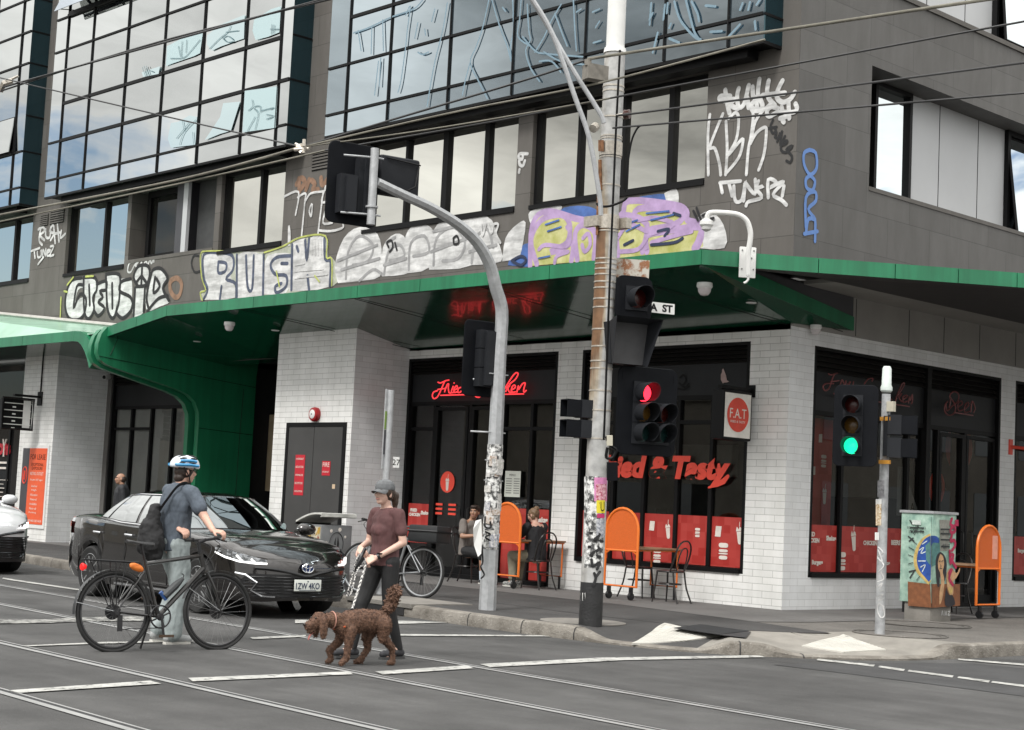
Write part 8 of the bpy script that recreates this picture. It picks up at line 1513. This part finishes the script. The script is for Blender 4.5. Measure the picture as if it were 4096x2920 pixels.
b = MB(); wv = Vector(J['wrL']); dv2 = (wv-Vector(J['elL'])).normalized(); b.tube([M @ (wv-dv2*.035), M @ (wv-dv2*.01)], .03, 12); b.box((-.018, -.02, 0), (.018, .02, .012), M=M @ Matrix.Translation(wv-dv2*.022+Vector((-.02, .0, .022)))); b.build('watch', m_cblk, t)
# ---- the dog
do = PZ(889*1.798, 1478*1.798, 0); dr = math.pi-.14
dg_ = thing('dog', 'curly brown dog with raised tail walking on a leash', 'dog', (do.x-.02, do.y-.1, 0), dr); Md = MW[dg_.name] @ Matrix.Translation((0, .085, 0)) @ Matrix.Diagonal((1, .83, 1, 1))
P = [('c', (0, .08, .375), .1, (0, .26, .385), .1), ('c', (0, .26, .385), .1, (0, .42, .365), .108), ('c', (0, .42, .365), .108, (0, .51, .345), .088), ('e', (0, .45, .31), (.08, .11, .095)), ('c', (0, .52, .375), .074, (0, .66, .39), .06), ('e', (0, .77, .385), (.068, .082, .07)), ('c', (0, .8, .37), .055, (0, .9, .34), .038), ('c', (0, .83, .315), .032, (0, .885, .295), .023), ('e', (0, .78, .43), (.046, .056, .028)),
     ('e', (.07, .76, .325), (.025, .045, .095)), ('e', (-.07, .76, .325), (.025, .045, .095)), ('e', (0, .932, .35), (.015, .013, .012)),
     ('c', (.065, .07, .35), .09, (.075, .14, .24), .056), ('c', (.075, .14, .24), .05, (.075, .12, .135), .033), ('c', (.075, .12, .135), .031, (.075, .2, .04), .027), ('c', (.075, .19, .03), .027, (.075, .26, .023), .023),
     ('c', (-.065, .05, .35), .09, (-.075, .05, .245), .054), ('c', (-.075, .05, .245), .048, (-.075, -.07, .15), .032), ('c', (-.075, -.07, .15), .03, (-.075, -.085, .045), .026), ('c', (-.075, -.085, .028), .026, (-.075, -.035, .023), .022),
     ('c', (.065, .45, .31), .066, (.07, .475, .2), .042), ('c', (.07, .475, .2), .038, (.07, .59, .125), .031), ('c', (.07, .59, .125), .03, (.07, .56, .05), .027), ('c', (.07, .56, .045), .027, (.07, .6, .028), .024),
     ('c', (-.065, .44, .31), .064, (-.07, .46, .185), .04), ('c', (-.07, .46, .185), .036, (-.07, .475, .08), .03), ('c', (-.07, .475, .07), .029, (-.07, .535, .025), .025)]
m_dog = mat('brown_curls', (.05, .022, .013), rough=.8, var=.5, scale=38, col2=(.19, .1, .062), detail=6, fac=.7)
body = blob('body', P, .0085, m_dog, dg_, Md, 2, .007, 60, (1, 1, 1))
tl = blob('tail', [('t', [(0, .02, .43), (0, -.05, .5), (0, -.095, .56), (0, -.115, .62), (0, -.13, .66)], [.03, .036, .05, .056, .035])], .0085, m_dog, dg_, Md, 1, .02, 30, (1, .5, 1))
def tufts(par, n_, ln, m):
    me = par.data; b = MB(); ps = me.polygons; random.seed(5)
    for _ in range(n_):
        p = ps[random.randrange(len(ps))]; c, nn_ = p.center, p.normal; d = (nn_*random.uniform(.3, .9)+Vector((random.uniform(-1, 1), random.uniform(-1.2, .4), random.uniform(-1.3, .3)))*.7).normalized(); sd = d.cross(nn_)
        if sd.length < .01: continue
        sd.normalize(); l = ln*random.uniform(.6, 1.4); w_ = ln*.22; k1 = c+d*l*.5+nn_*l*.12
        b.face([c-sd*w_-nn_*.002, c+sd*w_-nn_*.002, k1+sd*w_*.8, k1-sd*w_*.8]); b.face([k1-sd*w_*.8, k1+sd*w_*.8, c+d*l-nn_*l*.1])
    me2 = bpy.data.meshes.new('curls'); b.bm.to_mesh(me2); b.bm.free(); obm('curls', me2, m, par, 0)
tufts(body, 6500, .013, m_dog); tufts(tl, 900, .03, m_dog)
b = MB(); T = lambda x, y, z: Md @ Vector((x, y, z)); b.tube(smoothpts([T(0, .835, .29), T(.005, .87, .255), T(.01, .88, .22)], 3), [.016, .018, .017, .017, .016, .014, .01], 8, flat=.4); b.build('tongue', mat('tongue', (.5, .17, .15), rough=.4), dg_); b = MB(); b.ell(T(0, .942, .352), (.017, .015, .013), 10, 6); [b.ell(T(s*.038, .838, .408), (.009, .009, .009), 8, 6) for s in (-1, 1)]; b.build('nose_and_eyes', m_eye, dg_)
b = MB(); ringp = lambda y, z, rx, rz, n_=20, sk_=0: [T(rx*math.cos(k*2*math.pi/n_), y+sk_*math.sin(k*2*math.pi/n_), z+rz*math.sin(k*2*math.pi/n_)) for k in range(n_)]
b.tube([T(.115, .43, .37), T(.11, .39, .31), T(.08, .36, .27), T(0, .34, .25)], .007, 6); b.tube([T(.115, .44, .375), T(.108, .5, .345), T(.07, .57, .32), T(0, .59, .31), T(-.09, .52, .34)], .008, 6); hn = b.build('harness', mat('harness_orange', (.5, .1, .03), rough=.6, var=.4, scale=40), dg_); b = MB(); b.tube([T(0, .39, .478), T(.08, .42, .445), T(.112, .44, .37)], .022, 6, flat=.4); b.build('harness_strap', m_cblk, hn); b = MB(); b.tube(ringp(.62, .388, .07, .072), .006, 5, closed=True); b.build('collar', mat('collar_tan', (.4, .2, .15), rough=.6), dg_)
m_leash = bpy.data.materials.new('patterned_leash'); m_leash.use_nodes = True; tt, bb_ = nodes(m_leash); gg = N('ShaderNodeNewGeometry', tt); ck = N('ShaderNodeTexChecker', tt); ck.inputs['Scale'].default_value = 55; ck.inputs['Color1'].default_value = (.02, .02, .025, 1); ck.inputs['Color2'].default_value = (.55, .53, .5, 1); lk(tt, gg.outputs['Position'], ck.inputs['Vector']); lk(tt, ck.outputs['Color'], bb_.inputs['Base Color'])
hL = M @ (Vector(J['wrL'])+Vector((.5, .55, -.35)).normalized()*.1); hR = M @ (Vector(J['wrR'])+Vector((-.75, .25, -.35)).normalized()*.09)
ls = thing('leash', 'patterned black and white dog leash from the hands of the woman to the harness', 'leash', T(0, .39, .485))
b = MB(); b.tube(smoothpts([T(0, .39, .485), (T(0, .39, .485)+hL)/2-Vector((0, 0, .015)), hL, hL+Vector((-.02, -.04, .03))], 5), .011, 6, flat=.5); lw = hR.lerp(hL, .5); b.tube(smoothpts([hL, hL+Vector((0, -.1, -.08)), hL+Vector((.02, -.16, -.26)), hL+Vector((.01, -.2, -.3)), hL+Vector((0, -.17, -.22)), hR+Vector((.0, -.06, -.06)), hR], 5), .011, 6, flat=.5); b.build('webbing', m_leash, ls)
b = MB(); b.tube(smoothpts([hR+Vector((0, .02, .03)), hR+Vector((.03, -.03, -.02)), hR+Vector((.02, -.09, -.16)), hL+Vector((.02, -.05, .04))], 5), .018, 6); b.build('handle_loop', m_cblk, ls)
# ---- people at the cafe table and a passer-by
def seated(o, rz, label, sk, top, bot, hairm, shoe, hyaw, armL, armR, hairp, socks=None, shorts=False, hpitch=0):
    J = dict(pelvis=(0, 0, .53), chest=(0, .03, .86), neck=(0, .06, 1.03), head=(0, .11, 1.165), shL=(-.18, .05, .98), shR=(.18, .05, .98), elL=armL[0], wrL=armL[1], elR=armR[0], wrR=armR[1], hipL=(-.09, .05, .52), hipR=(.09, .05, .52), knL=(-.1, .46, .5), knR=(.12, .47, .5), anL=(-.1, .42, .1), anR=(.12, .5, .1), toL=(-.1, .56, .04), toR=(.13, .64, .04))
    hl = dict(L=((.3, .8, .1), (0, .2, -1), 1, .7, -1), R=((-.3, .8, .1), (0, .2, -1), 1, .7, 1))
    t, M, h, R3w, Mh = figure(o, rz, label, J, sk, vox=.008, hyaw=hyaw, hpitch=hpitch, hands=hl); face(h, R3w, t, 1, hairm)
    blob('shirt', [('l', [[(x*math.cos(a), y*math.sin(a)+yo, z) for a in [k*math.pi/8 for k in range(16)]] for z, x, y, yo in ((.46, .19, .14, 0), (.6, .185, .14, .0), (.8, .19, .135, .02), (.95, .19, .12, .045), (1.0, .12, .09, .055), (1.03, .07, .07, .06))]), ('c', J['shL'], .07, Vector(J['shL']).lerp(Vector(J['elL']), .65), .07), ('c', J['shR'], .07, Vector(J['shR']).lerp(Vector(J['elR']), .65), .07)], .01, top, t, M, 3, .012, 10, (1.2, 1.2, .6))
    e = .95 if shorts else 0
    L_ = [('e', (0, .02, .52), (.18, .14, .1))]
    for d in 'LR':
        L_.append(('c', J['hip'+d], .1, J['kn'+d], .085))
        L_.append(('c', J['kn'+d], .085, Vector(J['kn'+d]).lerp(Vector(J['an'+d]), .12 if shorts else .85), .08 if shorts else .07))
    blob('shorts' if shorts else 'trousers', L_, .01, bot, t, M, 3, .012, 10)
    shoes(t, M, J, shoe, mat('pale_sole', (.55, .54, .5)))
    if socks:
        for d in 'LR': b = MB(); a = Vector(J['an'+d]); b.tube([M @ (a+Vector((0, 0, -.02))), M @ a.lerp(Vector(J['kn'+d]), .3)], [.044, .05], 12); b.build('sock', socks, t)
    blob('hair', hairp, .008, hairm, t, Mh, 2, .006, 35); return t
seated((mxs, -.77, .155), RAD(-90), 'person in taupe T-shirt and black shorts seated left, looking round at the street', m_skin2, mat('taupe_shirt', (.17, .15, .135), rough=.85, var=.15), mat('black_shorts', (.014, .014, .015), rough=.8), m_hairb, mat('dark_shoe', (.04, .04, .045), rough=.6), RAD(-62), ((-.24, .2, .8), (-.12, .42, .79)), ((.26, .12, .76), (.12, .36, .79)), [('e', (0, -.02, .045), (.085, .096, .082)), ('e', (0, .06, .09), (.06, .04, .03))], mat('pale_sock', (.55, .6, .66), rough=.8), True)
seated((wxs, -.72, .155), RAD(90), 'person in black T-shirt and khaki trousers seated right, head bowed to a phone', m_skin, mat('black_shirt', (.013, .013, .015), rough=.85, var=.2), mat('khaki_trousers', (.22, .2, .145), rough=.85, var=.15), m_hairf, mat('checked_shoe', (.08, .08, .08), rough=.6, var=.8, scale=60, col2=(.5, .5, .48), detail=0), RAD(12), ((-.24, .22, .8), (-.12, .42, .82)), ((.24, .22, .79), (.1, .44, .84)), [('e', (0, -.02, .03), (.086, .098, .09)), ('e', (0, -.09, .08), (.05, .045, .045)), ('e', (.06, -.02, -.03), (.025, .04, .05)), ('e', (-.06, -.02, -.03), (.025, .04, .05))], hpitch=RAD(-22))
po = PD(275*1.798, 1047*1.798, 31); po.z = .155
J = dict(pelvis=(0, 0, .86), chest=(0, 0, 1.16), neck=(0, .01, 1.33), head=(0, .05, 1.46), shL=(-.19, 0, 1.28), shR=(.19, 0, 1.28), elL=(-.23, -.03, 1.02), wrL=(-.22, .06, .8), elR=(.23, -.03, 1.02), wrR=(.22, .08, .8), hipL=(-.09, 0, .85), hipR=(.09, 0, .85), knL=(-.09, -.02, .46), anL=(-.09, -.1, .1), toL=(-.09, .04, .04), knR=(.09, .1, .46), anR=(.09, .12, .1), toR=(.09, .27, .04))
t, M, h, R3w, Mh = figure(po, RAD(150), 'person with balding dark hair in a black jacket walking behind the dark sedan', J, m_skin2, .95, .009, RAD(8), 0, dict(L=((0, .1, -1), (1, 0, 0), 1, .4, -1), R=((0, .1, -1), (-1, 0, 0), 1, .4, 1)))
face(h, R3w, t, .95)
blob('jacket', [('l', [[(x*math.cos(a), y*math.sin(a), z) for a in [k*math.pi/8 for k in range(16)]] for z, x, y in ((.72, .2, .15), (.95, .2, .15), (1.2, .21, .15), (1.3, .18, .11), (1.36, .09, .08))]), ('c', J['shL'], .075, J['elL'], .065), ('c', J['elL'], .063, J['wrL'], .05), ('c', J['shR'], .075, J['elR'], .065), ('c', J['elR'], .063, J['wrR'], .05)], .011, mat('black_jacket', (.016, .017, .02), rough=.7, var=.2), t, M, 3, .01, 10)
blob('trousers', [('e', J['pelvis'], (.16, .12, .1)), ('c', J['hipL'], .1, J['knL'], .08), ('c', J['knL'], .08, J['anL'], .06), ('c', J['hipR'], .1, J['knR'], .08), ('c', J['knR'], .08, J['anR'], .06)], .011, mat('dark_trousers', (.03, .03, .035), rough=.8), t, M, 2)
shoes(t, M, J, m_cblk, m_cblk); blob('hair', [('e', (0, -.045, -.005), (.084, .07, .075))], .008, m_hairb, t, Mh, 2)
